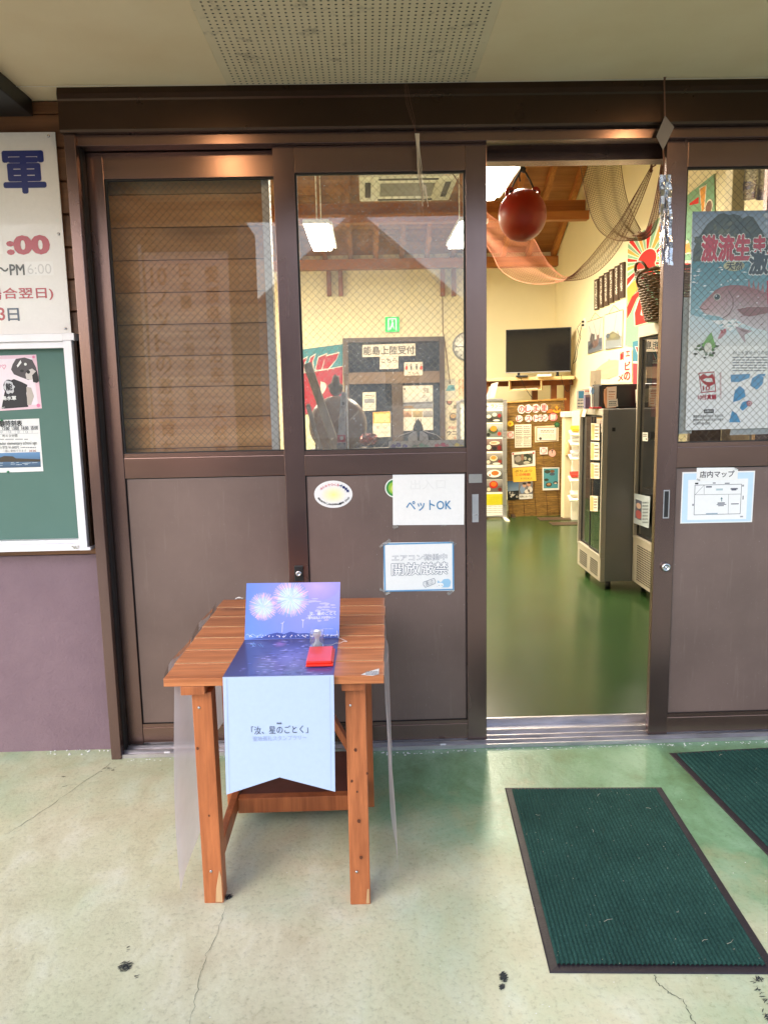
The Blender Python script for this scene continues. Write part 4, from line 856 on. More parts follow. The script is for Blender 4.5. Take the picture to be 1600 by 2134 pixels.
for k in range(9):
    x0_ = 1376+k*2.4; P_ = []
    for i in range(13): P_.append(onY(x0_+rt.uniform(-2.4, 2.4)+(1.2*(k-4))*(i/12)**3, 364+(548+rt.uniform(-8, 8)-364)*i/12, TY-.004-.012*math.sin(k*1.7)+rt.uniform(-.006, .006)))
    ribbon(b, P_, .011, tw=rt.uniform(-.35, .35))
b.build('foil_strips', 'foil', t2)

# ==================================================================  DOOR MATS
def doormat(o, ex, ey, W, Ln, label, seed):
    ex.normalize(); ey = Vector((-ex.y, ex.x, 0)) if Vector((-ex.y, ex.x, 0)).dot(ey) > 0 else Vector((ex.y, -ex.x, 0))
    c = o+ex*W/2+ey*Ln/2; t = thing('door_mat', (c.x, c.y, 0), label, 'door mat', 'dark green ribbed door mats'); e = .024
    def P3(u, v, z): p = o+ex*u+ey*v; return (p.x, p.y, z)
    b = MB()
    prof = [(0, .001), (.004, .0035), (e-.003, .0052), (e, .0052)]
    ring = []
    for d, z in prof: ring.append([P3(d, d, z), P3(W-d, d, z), P3(W-d, Ln-d, z), P3(d, Ln-d, z)])
    vs = [p for r_ in ring for p in r_]; fs = []
    for i in range(3):
        for k in range(4): fs.append((i*4+k, i*4+(k+1) % 4, (i+1)*4+(k+1) % 4, (i+1)*4+k))
    fs.append((12, 13, 14, 15)); b.add(vs, fs); b.build('rubber_edge', 'rubber', t)
    nr = 44; w_ = (W-2*e)/nr; b = MB(); rnd = random.Random(seed); us = [(0, .0068), (.14, .0104), (.40, .0112), (.66, .0104), (.80, .0068)]
    nl = 10; vs = []; fs = []
    for j in range(nl+1):
        for i in range(nr):
            for (q, z) in us: vs.append(P3(e+w_*(i+q), e+(Ln-2*e)*j/nl, z+rnd.uniform(-.0006, .0006)))
    k = nr*5
    for j in range(nl):
        for i in range(k-1): fs.append((j*k+i, j*k+i+1, (j+1)*k+i+1, (j+1)*k+i))
    b.add(vs, fs, True); b.build('ribbed_carpet', 'ribs', t)
    b = MB()
    for i in range(110):
        p = Vector(P3(rnd.uniform(.02, W-.02), rnd.uniform(.02, Ln-.02), .0112)); r_ = rnd.uniform(.0006, .0019); b.add([p+Vector((r_*math.cos(a), r_*math.sin(a), .0)) for a in (0, 1.3, 2.6, 3.9, 5.1)], [(0, 1, 2, 3, 4)])
    for i in range(8):
        p = Vector(P3(rnd.uniform(.06, W-.06), rnd.uniform(.06, Ln-.06), .0118)); a = rnd.uniform(0, 6.3); l_ = rnd.uniform(.008, .03); d = Vector((math.cos(a), math.sin(a), 0)); b.tube([p, p+d*l_*.5+Vector((-d.y, d.x, 0))*.003, p+d*l_], .0006, 4)
    b.build('lint', 'straw', t, 'stuff')
    return t
q0, q1, q2 = onZ(1144.7, 2028.8, 0), onZ(1624, 2031.5, 0), onZ(1049.6, 1640.5, 0)
doormat(q0, q1-q0, q2-q0, .597, .972, 'dark green ribbed mat lying alone on the floor before the open doorway', 1)
q0 = onZ(1392.6, 1570.1, 0); q1 = onZ(1600, 1785.8, 0); ey_ = (q1-q0).normalized(); ex_ = Vector((-ey_.y, ey_.x, 0))
if ex_.x < 0: ex_ = -ex_
o_ = q0+ey_*.98; doormat(o_, ex_, -ey_, .9, .98, 'dark green ribbed mat cut off by the right edge, against the sill', 2)
# ==================================================================  TABLE
TZ = .715
tb = thing('wooden_table', (-.28, -.6, 0), 'orange-stained plank table standing in front of the closed doors', 'table')
TFL, TFR, TBL, TBR = onZ(341, 1414.4, TZ), onZ(800.3, 1407, TZ), onZ(466, 1248.8, TZ), onZ(801.9, 1244.7, TZ)
for i in range(7):
    t0, t1 = i/7, (i+1)/7-.0065; a, b_, c, d = TFL.lerp(TBL, t0), TFR.lerp(TBR, t0), TFR.lerp(TBR, t1), TFL.lerp(TBL, t1); dx = random.uniform(-.0015, .0015)
    w_ = (d-a).length; mid0, mid1 = (a+d)/2, (b_+c)/2; mid0.x += dx; mid1.x += dx
    bb = MB().obox(mid0-Vector((0, 0, .0125)), mid1-Vector((0, 0, .0125)), w_, .025, bev=.0028); bb.build('plank', 'table_top', tb)
    if i: MB().obox(a+Vector((dx+.001, .0022, .0004)), b_+Vector((dx-.001, .0022, .0004)), .0042, .0006).build('worn_edge', 'raw_wood', tb)
def leg(fl_t, fl_b, w_, dp, z1):
    b = MB(); vs = []
    for (p, z) in ((fl_b, 0.0), (fl_t, z1)):
        vs += [(p.x, p.y, z), (p.x+w_, p.y, z), (p.x+w_, p.y+dp, z), (p.x, p.y+dp, z)]
    bm = bmesh.new(); V = [bm.verts.new(v) for v in vs]
    for f in ((3, 2, 1, 0), (4, 5, 6, 7), (0, 1, 5, 4), (1, 2, 6, 5), (2, 3, 7, 6), (3, 0, 4, 7)): bm.faces.new([V[i] for i in f])
    bmesh.ops.bevel(bm, geom=bm.edges[:], offset=.003, segments=2, profile=.6, affect='EDGES'); bm.verts.index_update()
    b.add([v.co[:] for v in bm.verts], [[v.index for v in f.verts] for f in bm.faces]); bm.free(); return b.build('leg', 'table_leg', tb)
ZL = .662
fl = onZ(426.5, 1883, 0); fr_ = onZ(730.4, 1886, 0)
leg(Vector((-.530, -1.0, 0)), fl, .058, .062, ZL); leg(Vector((-.082, -1.0, 0)), fr_, .060, .062, ZL)
leg(Vector((-.545, -.49, 0)), Vector((-.545, -.492, 0)), .056, .06, ZL); leg(Vector((-.063, -.49, 0)), Vector((-.063, -.492, 0)), .058, .06, ZL)
for (xa, xb) in ((-.556, -.486), (-.091, -.022)):
    MB().box(xa, xb, -1.022, -.20, .6625, .6898, .003).build('batten', 'table_leg', tb)
part('side_rail', 'table_leg', tb, lambda b: b.box(-.512, -.488, -.955, -.494, .058, .115, .003)); part('side_rail', 'table_leg', tb, lambda b: b.box(-.062, -.038, -.985, -.494, .058, .115, .003))
part('cross_rail', 'table_leg', tb, lambda b: b.box(-.4875, -.0625, -.600, -.565, .052, .108, .003))
part('low_shelf', mk('dark_stained_shelf', S(98, 58, 48), .6, 0, .2, 8), tb, lambda b: b.box(-.485, -.065, -.563, -.24, .085, .103, .002))
part('diagonal_brace', 'table_leg', tb, lambda b: b.obox((-.20, -.44, .42), (-.045, -.455, .13), .022, .05, up=(0, 1, 0), bev=.002))
# chipped corners showing bare wood
def chip(pts, nm='chipped_edge'): 
    vs = [Vector(p) for p in pts]; MB().add(vs, [tuple(range(len(vs)))]).build(nm, 'raw_wood', tb)
ly = fl.y-.0008
chip([(fl.x+.034, ly, .004), (fl.x+.0545, ly, .004), (fl.x+.0545, ly+.001, .085), (fl.x+.050, ly+.001, .108), (fl.x+.045, ly+.001, .085), (fl.x+.038, ly+.0005, .05)])
ly = fr_.y-.0008; chip([(fr_.x+.047, ly, .004), (fr_.x+.0565, ly, .004), (fr_.x+.0565, ly+.0005, .052), (fr_.x+.051, ly+.0005, .05)])
knot = mk('dark_wood_knot', S(92, 46, 26), .5)
for (x, y, r_) in ((733, 1628, .004), (741, 1563, .005), (748, 1711, .0055), (752, 1787, .005), (744, 1650, .003), (765, 1612, .004), (412, 1560, .004), (436, 1700, .003)):
    Yk = -1.0-.050*(y-1455)/430 if x > 600 else -1.0-.018*(y-1455)/430; c = onY(x, y, Yk-.0016)
    MB().add([(c.x+r_*math.cos(k*.628)*random.uniform(.8, 1.1), c.y, c.z+r_*1.25*math.sin(k*.628)*random.uniform(.8, 1.1)) for k in range(10)], [tuple(range(10))]).build('knot', knot, tb)
for (x, y) in ((743, 1817), (440, 1816), (730, 1470), (415, 1475)):
    Yk = -1.0-.050*(y-1455)/430 if x > 600 else -1.0-.018*(y-1455)/430; c = onY(x, y, Yk-.001); MB().lathe((c.x, c.y+.001, c.z), [(.004, 0), (.004, .0022), (.002, .0028), (.0, .0020)], 12, 'Y').build('screw', 'chrome', tb)
q = onZ(775, 1400, TZ+.0006); s = Sheet('torn_label', 'torn scrap of printed label stuck on the front right corner of the table', 'label', ('Z', TZ+.0012), [(752, 1406), (765, 1400), (790, 1393), (789, 1405), (776, 1408)], (.74, .74, .76), th=.0004); s.lines(762, 1399, 788, 1407, 3, (.2, .2, .25)); s.done()
# vinyl sheet hung down both sides
def vin(px, Yt0, Yt1, name, label, dx=0.0):
    b = MB(); A = [(x, y, Y) for x, y, Y in px]
    return b
vs_ = thing('vinyl_cover', (-.6, -.6, .03), 'cloudy plastic sheet hanging down the left side of the table', 'plastic sheet')
def fnL(u, v):   # u back->front, v top->bottom
    y = -.22-.80*u; zb = .045+.20*(1-u)+.02*math.sin(u*7); z = .690-(.690-zb)*v; x = -.578+.012*math.sin(u*9+v*3)-.010*v*math.sin(u*5)+.02*v*u*0
    return (x-.012*v, y-.02*v*(u > .8), z)
MB().grid(fnL, 28, 16).build('film', 'vinyl', vs_)
vs_ = thing('vinyl_cover', (.04, -.6, .03), 'clear plastic sheet hanging down the right side of the table', 'plastic sheet')
def fnR(u, v):
    y = -.22-.80*u; zb = .05+.25*(1-u); z = .715-(.715-zb)*v; x = .044+.008*math.sin(u*11+v*4)+.012*v
    return (x, y, z)
MB().grid(fnR, 28, 16).build('film', 'vinyl', vs_)
def fnT(u, v):
    y = -.2-.8*u; return (-.607+.006*math.sin(u*13)-.004*v, y, .722-.03*v)
MB().grid(fnT, 24, 2).build('folded_edge', glassmat('clear_vinyl_edge', (.93, .93, .93), .10, 2.5), bpy.data.objects['vinyl_cover'])

# ==================================================================  FOLDED BANNER, STAMP, INK PAD
Zt = TZ+.0012
fb = thing('stamp_rally_banner', (-.20, -1.0, TZ), 'folded card banner with a fireworks photo, hanging down the front of the table', 'banner')
# back panel leaning slightly, built on its own plane
pBL, pBR = onZ(510.5, 1333, Zt), onZ(706, 1329.5, Zt); lean = math.radians(9)
vdir = Vector((0, math.sin(lean), math.cos(lean))); udir = (pBR-pBL).normalized(); vdir = (vdir-udir*vdir.dot(udir)).normalized()
s = Sheet('back_panel', '', '', ('P', (pBL, udir, vdir)), [(514, 1215.5), (709, 1213), (706.5, 1329.5), (510, 1333.5)], S(110, 126, 214), mat='glossprint', parent=fb, th=.0012)
tl, tr, br_, bl = S(106, 138, 226), S(168, 160, 234), S(116, 146, 228), S(106, 146, 234)
s.poly([(514, 1215.5), (610, 1214.5), (608, 1331), (510, 1333.5)], [tl, S(150, 152, 232), S(134, 148, 232), bl], 0); s.poly([(610, 1214.5), (709, 1213), (706.5, 1329.5), (608, 1331)], [S(150, 152, 232), tr, br_, S(134, 148, 232)], 0)
s.grad(660, 1222, 48, 30, S(192, 166, 234), S(158, 152, 232), .3, 20)
rf = random.Random(21)
for (cx, cy, R_, n_) in ((549, 1264, 31, 150), (606, 1248, 40, 210)):
    s.grad(cx, cy, R_*.95, R_*.95, S(186, 216, 252), S(142, 154, 232), .5+(.05 if R_ > 35 else 0), 28)
    s.grad(cx, cy+R_*.2, R_*.5, R_*.6, S(200, 224, 255), S(168, 190, 242), .7, 20)
    for k in range(n_):
        a = rf.uniform(0, 6.283); r0, r1 = R_*rf.uniform(.08, .45), R_*rf.uniform(.72, 1.0); y0_, y1_ = cy-r0*math.sin(a), cy-r1*math.sin(a)
        lim = 1214.5
        if y1_ < lim:
            t_ = (y0_-lim)/(y0_-y1_) if y0_ > lim else 0; r1 = r0+(r1-r0)*t_
        if r1 <= r0+1: continue
        s.line([(cx+r0*math.cos(a), cy-r0*math.sin(a)), (cx+r1*.7*math.cos(a), cy-r1*.7*math.sin(a))], .7, rf.choice([S(226, 240, 255), S(196, 222, 255), S(214, 210, 250)]), 1+.003*k)
        s.line([(cx+r1*.7*math.cos(a), cy-r1*.7*math.sin(a)), (cx+r1*math.cos(a), cy-r1*math.sin(a))], .55, rf.choice([S(240, 190, 226), S(214, 180, 240), S(250, 206, 214)]), 1+.003*k)
for k in range(26): s.ell(668+rf.gauss(0, 16), 1275+rf.gauss(0, 14), rf.uniform(3, 9), rf.uniform(1, 2.4), S(190, 186, 240), .6+.003*k, 10, .3)
for (x, y, h_) in ((588, 1318, 18), (631, 1308, 14)):
    s.line([(x, y), (x+1, y-h_)], 1.2, S(220, 214, 248), 1.6)
    for k in range(5): s.line([(x+1, y-h_), (x+1+rf.uniform(-4, 4), y-h_-rf.uniform(1, 6))], .8, S(232, 222, 250), 1.7)
s.poly([(545, 1329), (560, 1322), (578, 1318), (592, 1321), (606, 1316), (622, 1320), (640, 1319), (660, 1323), (706, 1324), (706.5, 1329), (512, 1332)], S(70, 84, 158), .9)
for k in range(90): x = rf.uniform(520, 705); s.ell(x, 1327+rf.uniform(-3, 2)-(x-520)*.012, rf.uniform(.5, 1.6), rf.uniform(.4, 1.3), rf.choice([S(236, 236, 255), S(206, 216, 255), S(246, 226, 240)]), 1.3, 7)
s.line([(512, 1324), (517, 1321), (520, 1326), (527, 1321), (534, 1326), (546, 1321)], .8, S(190, 210, 255), 1.4)
s.text('汝、星のごとく', 645, 1274, 700, 1282, (.86, .86, .9), .01); s.text('聖地巡礼スタンプラリー', 643, 1284, 699, 1290, (.86, .86, .9), .01); s.text('映画', 670, 1269, 676, 1272, (.8, .8, .86), 0); s.lines(672, 1309.5, 697, 1311, 1, (.7, .7, .8))
s.done('back_panel')
s = Sheet('table_panel', '', '', ('Z', Zt), [(510, 1333.8), (706.2, 1330), (695.5, 1406.5), (464.5, 1410.5)], S(44, 62, 128), mat='glossprint', parent=fb, th=.0008)
s.poly([(510, 1334), (608, 1332), (582, 1408.6), (464.5, 1410.5)], [S(40, 42, 104), S(56, 54, 122), S(76, 92, 172), S(46, 72, 140)], 0); s.poly([(608, 1332), (706.2, 1330), (695.5, 1406.5), (582, 1408.6)], [S(56, 54, 122), S(40, 40, 98), S(62, 72, 142), S(76, 92, 172)], 0)
s.grad(606, 1372, 60, 26, S(116, 118, 204), S(62, 68, 144), .4, 22); s.grad(584, 1342, 16, 8, S(150, 104, 186), S(56, 54, 122), .5, 14)
for k in range(150):
    y = 1336+72*rf.random()**.8; xl = 512-(y-1334)*.6+4; xr = 704-(y-1334)*.15-4; x = min(max(rf.gauss(600, 46), xl), xr-14); l_ = rf.uniform(5, 24); c = rf.choice([S(134, 138, 220), S(104, 112, 196), S(160, 160, 230), S(50, 56, 128), S(46, 52, 120)])
    s.poly([(x, y), (x+l_*.5, y-.9), (min(x+l_, xr), y-.3), (x+l_*.5, y+.8)], c, .8+.002*k)
for k in range(14): x = rf.uniform(516, 545); s.line([(x, 1338+rf.uniform(0, 12)), (x+rf.uniform(2, 8), 1338+rf.uniform(0, 12))], .6, S(140, 190, 240), 1.2)
s.done('table_panel')
# hanging panel: flat sheet just in front of the table edge, tail cut to a notch
yh = min(TFL.y, TFR.y)-.010
s = Sheet('hanging_panel', '', '', ('Y', yh), [(464.5, 1411.5), (695.5, 1407.5), (698.5, 1650), (583, 1620), (472, 1656)], S(188, 205, 240), mat='glossprint', parent=fb, th=.0008)
s.line([(473, 1414), (479, 1650)], .6, S(150, 160, 200), 1); s.line([(687.5, 1411), (690.5, 1644)], .6, S(150, 160, 200), 1)
s.text('「汝、星のごとく」', 524, 1512, 642, 1529, S(70, 76, 96), .0); s.text('聖地巡礼スタンプラリー', 527, 1533, 639, 1543, S(160, 172, 204), .0); s.text('映画', 577, 1505, 587, 1509, S(70, 76, 96), .02)
s.done('hanging_panel')
b = MB(); e0, e1 = onZ(464.5, 1410.5, Zt), onZ(695.5, 1406.5, Zt); h0, h1 = onY(464.5, 1411.5, yh), onY(695.5, 1407.5, yh)
def fnE(u, v):
    a = v*math.pi/2; A = e0.lerp(e1, u); B = h0.lerp(h1, u); return (A.x+(B.x-A.x)*v, A.y+(B.y-A.y)*math.sin(a), B.z+(A.z-B.z)*math.cos(a))
MB().grid(fnE, 4, 6).build('fold', mk('pale_blue_card_fold', S(188, 205, 240), .35), fb)

# red ink pad
I = [onZ(*p, Zt+.002) for p in ((636, 1391.5), (695, 1390), (697.5, 1353), (640, 1349.5))]
ip = thing('ink_pad', ((I[0].x+I[1].x)/2, (I[0].y+I[2].y)/2, Zt+.001), 'red plastic ink pad lying on the banner', 'ink pad')
x0, x1, y0, y1 = I[0].x+.001, I[1].x-.001, I[0].y+.004, I[2].y-.01
part('tray', 'red_plastic', ip, lambda b: b.box(x0, x1, y0, y1, Zt+.002, Zt+.009, .003)); part('lid', 'red_plastic', ip, lambda b: b.box(x0+.001, x1-.005, y0+.005, y1-.001, Zt+.0092, Zt+.017, .003)); part('hinge', 'red_plastic', ip, lambda b: b.box(x1-.0045, x1-.001, y0+.012, y0+.035, Zt+.0091, Zt+.013, .001))
# clear stamp standing behind it
c = onZ(661, 1349, Zt+.001); c.y += .012
st = thing('rubber_stamp', (c.x, c.y, Zt+.001), 'clear acrylic stamp standing behind the red ink pad', 'stamp')
part('knob', 'frost', st, lambda b: b.lathe((c.x, c.y, Zt+.002), [(.017, 0), (.017, .006), (.012, .009), (.007, .016), (.0062, .024), (.009, .030), (.0125, .036), (.0135, .042), (.011, .049), (.006, .053), (0, .054)], 24))
part('case', 'acrylic', st, lambda b: b.box(c.x-.022, c.x+.022, c.y-.022, c.y+.022, Zt+.0012, Zt+.052, .002))
sc = MB(); p0 = onZ(688, 1347, Zt+.003); pts = [Vector((c.x+.022, c.y, Zt+.004))]+[onZ(x, y, Zt+.003) for x, y in ((690, 1345), (700, 1340), (708, 1341), (716, 1337), (724, 1337), (716, 1334), (712, 1332), (706, 1330))]
pts2 = []
for a, d in zip(pts[:-1], pts[1:]):
    for k in range(4): pts2.append(a.lerp(d, k/4)+Vector((random.uniform(-.001, .001), random.uniform(-.001, .001), random.uniform(0, .001))))
pts2.append(pts[-1]+Vector((0, 0, 0))); pts2.append(pts[-1]+Vector((-.006, .004, .025)))
tag(sc.tube(pts2, .0009, 5).build('stamp_string', 'cord'), 'thin white string tying the clear stamp to the banner', 'string', kind='thing')
# crumpled white paper at the back left of the table
q = onZ(497, 1247, TZ+.003)
b = MB(); b.grid(lambda u, v: (q.x-.012+.03*u, q.y-.01+.02*v, TZ+.002+.008*math.sin(u*3.1)*(.6+.4*math.sin(v*5))), 6, 4, False)
tag(b.build('paper_scrap', 'paper'), 'small white paper scrap at the back left corner of the table', 'paper', kind='thing')
# porch downlights
for (x, y, lb) in ((-.64, -.84, 'lit warm downlight in the porch ceiling above the table'), (1.24, -.76, 'lit warm downlight in the porch ceiling above the doorway mats')):
    t = thing('porch_downlight', (x, y, CZ-.012), lb, 'light', 'porch ceiling downlights'); part('trim_ring', 'enamel', t, lambda b: b.lathe((x, y, CZ-.010), [(.050, .004), (.052, 0), (.066, .003), (.070, .0098)], 32)); part('lamp', 'bulb', t, lambda b: b.lathe((x, y, CZ-.008), [(0, 0), (.030, .002), (.0495, .006)], 28))
# ==================================================================  INSIDE THE SHOP
# --- board partition right behind the leftmost pane
BPY = .15
bp = thing('board_partition', (-.85, BPY, 0), 'partition of pale horizontal boards behind the leftmost pane', 'partition')
xr = onY(556, 650, BPY).x; z = .02; k = 0
while z < 2.46:
    h_ = .1285; MB().box(-1.6, xr+random.uniform(-.002, .002), BPY, BPY+.015, z, min(z+h_-.003, 2.46), .002).build('board', 'board', bp); z += h_
part('light_block_sheet', 'darkwood', bp, lambda b: b.box(-1.6, xr-.004, BPY+.0152, BPY+.022, .02, 2.46)); part('end_strip', mk('pale_plastic_strip', S(232, 228, 222), .4), bp, lambda b: b.box(xr+.004, xr+.034, BPY-.045, BPY+.02, .02, 2.44, .002))  # sheet behind the boards is added to stop light leaking through the gaps
# --- fluorescent lights in two rows
def fluo(xc, y0, y1, z, label, lit=True, energy=60):
    t = thing('fluorescent_light', (xc, (y0+y1)/2, z), label, 'light', 'ceiling fluorescent lights')
    part('housing', 'enamel', t, lambda b: (b.box(xc-.12, xc+.12, y0, y1, z+.035, z+.075, .004), b.obox((xc+.136, y0, z+.040), (xc+.136, y1, z+.040), .030, .030)))
    part('diffuser', 'tube' if lit else 'frost', t, lambda b: b.box(xc-.10, xc+.10, y0+.012, y1-.012, z, z+.0345, .012))
    for y in (y0+.2, y1-.2): part('hanger', 'enamel', t, lambda b: b.tube([(xc, y, z+.075), (xc, y, EZ+sl*(BY-y) if y > RIDGE_Y else EZ+.05+sl*(y-.25))], .006, 6))
    if lit:
        ld = bpy.data.lights.new('tube_light', 'AREA'); ld.shape = 'RECTANGLE'; ld.size = .19; ld.size_y = y1-y0-.06; ld.energy = energy; ld.color = (1.0, .87, .65)
        lo = bpy.data.objects.new('tube_light', ld); link(lo, t); lo.location = (0, 0, -.006)
    return t
LE = 32
fluo(.975, 2.25, 3.45, 3.05, 'lit fluorescent fixture seen through the open doorway, next to the red buoy', energy=LE)
fluo(1.02, 4.35, 5.55, 3.05, 'lit fluorescent fixture glaring at the right edge of the wired pane', energy=LE)
fluo(-.43, 4.35, 5.55, 3.05, 'lit fluorescent fixture glaring at the left side of the wired pane', energy=LE)
fluo(-.43, 1.95, 2.95, 3.14, 'unlit fluorescent fixture at the top left of the wired pane', lit=False)
fluo(-2.0, 2.6, 3.8, 3.14, 'added unseen fluorescent fixture lighting the shop behind the board partition', energy=LE); fluo(-2.0, 5.0, 6.2, 3.14, 'added unseen fluorescent fixture brightening the far left of the shop', energy=LE)  # both fixtures are unseen, added to brighten the left of the shop
# --- ceiling cassette air conditioner
az = 3.42; q = [onZ(745, 340, az), onZ(962, 340, az), onZ(934, 421, az), onZ(749.5, 421, az)]
xa, xb, ya, yb = q[3].x, q[2].x, q[0].y, q[3].y
ya = yb-(xb-xa); acu = thing('air_conditioner', ((xa+xb)/2, (ya+yb)/2, az), 'square ceiling air conditioner seen through the top of the wired pane', 'air conditioner')
part('casing', 'enamel', acu, lambda b: b.box(xa, xb, ya, yb, az, az+.10, .02)); W_a = xb-xa
part('intake_grille', mk('grey_grille', S(150, 146, 136), .6), acu, lambda b: [b.box(xa+W_a*.22, xb-W_a*.22, ya+W_a*.24+i*W_a*.026, ya+W_a*.24+i*W_a*.026+.012, az-.006, az-.0005) for i in range(20)])
for (u0, u1, v0, v1) in ((.06, .12, .2, .8), (.88, .94, .2, .8), (.2, .8, .06, .12), (.2, .8, .88, .94)):
    part('air_outlet', 'gasket', acu, lambda b: b.box(xa+W_a*u0, xa+W_a*u1, ya+W_a*v0, ya+W_a*v1, az-.004, az-.0005, .002))
for sx_ in (xa+.1, xb-.1): part('hanger_rod', 'silver', acu, lambda b: b.tube([(sx_, (ya+yb)/2, az+.1), (sx_, (ya+yb)/2, EZ+.05+sl*((ya+yb)/2-.25) if (ya+yb)/2 < RIDGE_Y else EZ+sl*(BY-(ya+yb)/2))], .007, 6))

# --- back wall: inner doorway, signs
WB = BY-.004
def P7(x, y): return onY(x, y, WB)
a, c_ = P7(714, 706), P7(925, 701); dl, dr, dt = a.x, c_.x, (a.z+c_.z)/2
idr = thing('inner_doorway', ((dl+dr)/2, WB, 0), 'dark wooden glazed doorway in the back wall seen through the wired pane', 'doorway')
part('jamb', 'darkwood', idr, lambda b: b.box(dl, dl+.07, WB-.06, WB, .004, dt, .004)); part('jamb', 'darkwood', idr, lambda b: b.box(dr-.07, dr, WB-.06, WB, .004, dt, .004))
part('head', 'darkwood', idr, lambda b: b.box(dl+.0705, dr-.0705, WB-.06, WB, dt-.06, dt, .004)); z0_, z1_ = P7(770, 800).z, P7(770, 776).z
part('transom', mk('mid_brown_rail', S(122, 96, 74), .5), idr, lambda b: b.box(dl+.0705, dr-.0705, WB-.058, WB-.002, z0_, z1_, .004)); xm = P7(828, 850).x
part('mullion', 'darkwood', idr, lambda b: b.box(xm-.075, xm+.075, WB-.056, WB-.002, .004, z0_-.0005, .004))
part('transom_pane', 'darkroom', idr, lambda b: b.box(dl+.0705, dr-.0705, WB-.02, WB-.012, z1_+.0005, dt-.0605)); part('pane', 'darkroom', idr, lambda b: b.box(dl+.0705, xm-.0755, WB-.02, WB-.012, .004, z0_-.0005)); part('pane', 'darkroom', idr, lambda b: b.box(xm+.0755, dr-.0705, WB-.02, WB-.012, .004, z0_-.0005))
PB = WB-.0605; CR = S(242, 226, 206)
s = Sheet('landing_sign', 'white paper sign with large brushed characters across the top of the dark doorway', 'sign', ('Y', PB), [(755, 719), (865, 715.5), (865.5, 741), (755, 744.5)], CR); s.text('能島上陸受付', 757, 721, 864, 739, INK, .016); s.done()
s = Sheet('direction_sign', 'small white paper reading this way, hanging below the brushed sign', 'sign', ('Y', PB), [(791.5, 743.5), (830, 742.5), (829.5, 768), (791, 769.5)], CR); s.text('こちら', 794, 747, 827, 756, INK, .016); s.text('⇩', 808, 759, 813, 766, (.2, .2, .2), .0); s.done()
s = Sheet('toilet_sign', 'white toilet sign with red and black figures on the doorway transom', 'sign', ('Y', PB-.0006), [(842, 755), (880.5, 754), (880.5, 782), (842, 783)], CR)
for i, cl in enumerate((S(214, 50, 50), S(50, 56, 60), S(50, 56, 60), S(214, 50, 50))):
    x = 847+i*9.6+(1.6 if i > 1 else 0); s.ell(x, 759.5, 1.4, 1.5, cl, 2, 8)
    s.poly([(x-2, 762), (x+2, 762), (x+(2.8 if i in (0, 3) else 1.6), 768), (x+1.2, 771), (x-1.2, 771), (x-(2.8 if i in (0, 3) else 1.6), 768)], cl, 2)
s.text('こちら', 850, 775.5, 873, 780.5, INK, .01); s.done()
ex = thing('exit_sign', P7(817, 692), 'glowing green emergency exit sign above the dark doorway', 'sign'); qa, qb = P7(802, 693), P7(832, 660)
part('case', 'enamel', ex, lambda b: b.box(qa.x, qb.x, WB-.03, WB, qa.z, qb.z, .002)); part('face', 'exit', ex, lambda b: b.box(qa.x+.004, qb.x-.004, WB-.0335, WB-.0305, qa.z+.004, qb.z-.004))
def man(b):
    cx, w_, h_ = (qa.x+qb.x)/2, qb.x-qa.x, qb.z-qa.z; y = WB-.034
    def R_(u, v): return Vector((cx+u*w_, y, qa.z+v*h_))
    for poly in ([(-.3, .1), (-.3, .9), (-.22, .9), (-.22, .1)], [(.22, .1), (.22, .9), (.3, .9), (.3, .1)], [(-.22, .82), (.22, .82), (.22, .9), (-.22, .9)], [(-.04, .68), (.05, .68), (.07, .76), (0, .8), (-.06, .76)], [(-.1, .4), (.04, .38), (.1, .62), (-.02, .66)], [(-.1, .42), (-.2, .2), (-.12, .16), (0, .38)], [(-.02, .4), (.1, .2), (.17, .22), (.06, .44)]):
        pts = [R_(*p) for p in poly]; b.add(pts, [tuple(range(len(pts)))])
part('running_figure', 'exit_w', ex, man)
s = Sheet('landing_notice', 'small white notice with a black heading on the left leaf of the dark doorway', 'notice', ('Y', PB+.038), [(755.5, 818), (783, 817), (783, 855), (755.5, 856.5)], CR); s.lines(761, 822, 779, 826, 1, INK); s.line([(758, 828), (781, 827)], .8, INK); s.rect(759, 831, 780, 840, (.30, .30, .32), 2); s.lines(758, 842, 781, 853, 3, (.4, .4, .4)); s.done()
s = Sheet('entrance_notice', 'yellow framed notice with red entrance lettering at the doorway mullion', 'notice', ('Y', PB+.002), [(777, 859), (814, 857), (814, 910), (777, 912)], CR); s.rect(777, 858, 813.5, 882, S(240, 170, 60), 1); s.rect(780, 862, 811, 880, S(250, 222, 140), 2); s.text('出入口', 785, 886, 806, 893, S(214, 90, 60), .0); s.text('ペットOK', 783, 898, 808, 904, S(70, 66, 60), .0); s.done()
s = Sheet('sea_poster', 'white calendar-like poster of a calm sea on the right leaf of the dark doorway', 'poster', ('Y', PB+.040), [(836.5, 804), (901.5, 803), (902, 896), (837, 898)], CR)
s.rect(837, 822, 901, 840, (S(236, 226, 210), S(200, 196, 190)), 1); s.rect(837, 838, 901, 852, (S(150, 150, 158), S(120, 120, 126)), 1.2); s.poly([(838, 850), (844, 846), (858, 845), (864, 851)], S(150, 110, 70), 1.5); s.poly([(838, 840), (870, 838), (901, 837), (901, 841), (838, 842)], S(96, 96, 106), 1.4)
s.text('究', 881, 808, 893, 819, INK, .012); s.text('め', 879, 823, 887, 830, INK, .0); s.text('る', 887, 832, 893, 838, INK, .0)
for i, (x, c1) in enumerate(((838, (190, 140, 100)), (860, (170, 140, 80)), (881, (150, 140, 136)))): s.rect(x, 856, x+20, 869.5, (S(*[min(255, v+40) for v in c1]), S(*[int(v*.8) for v in c1])), 1.5)
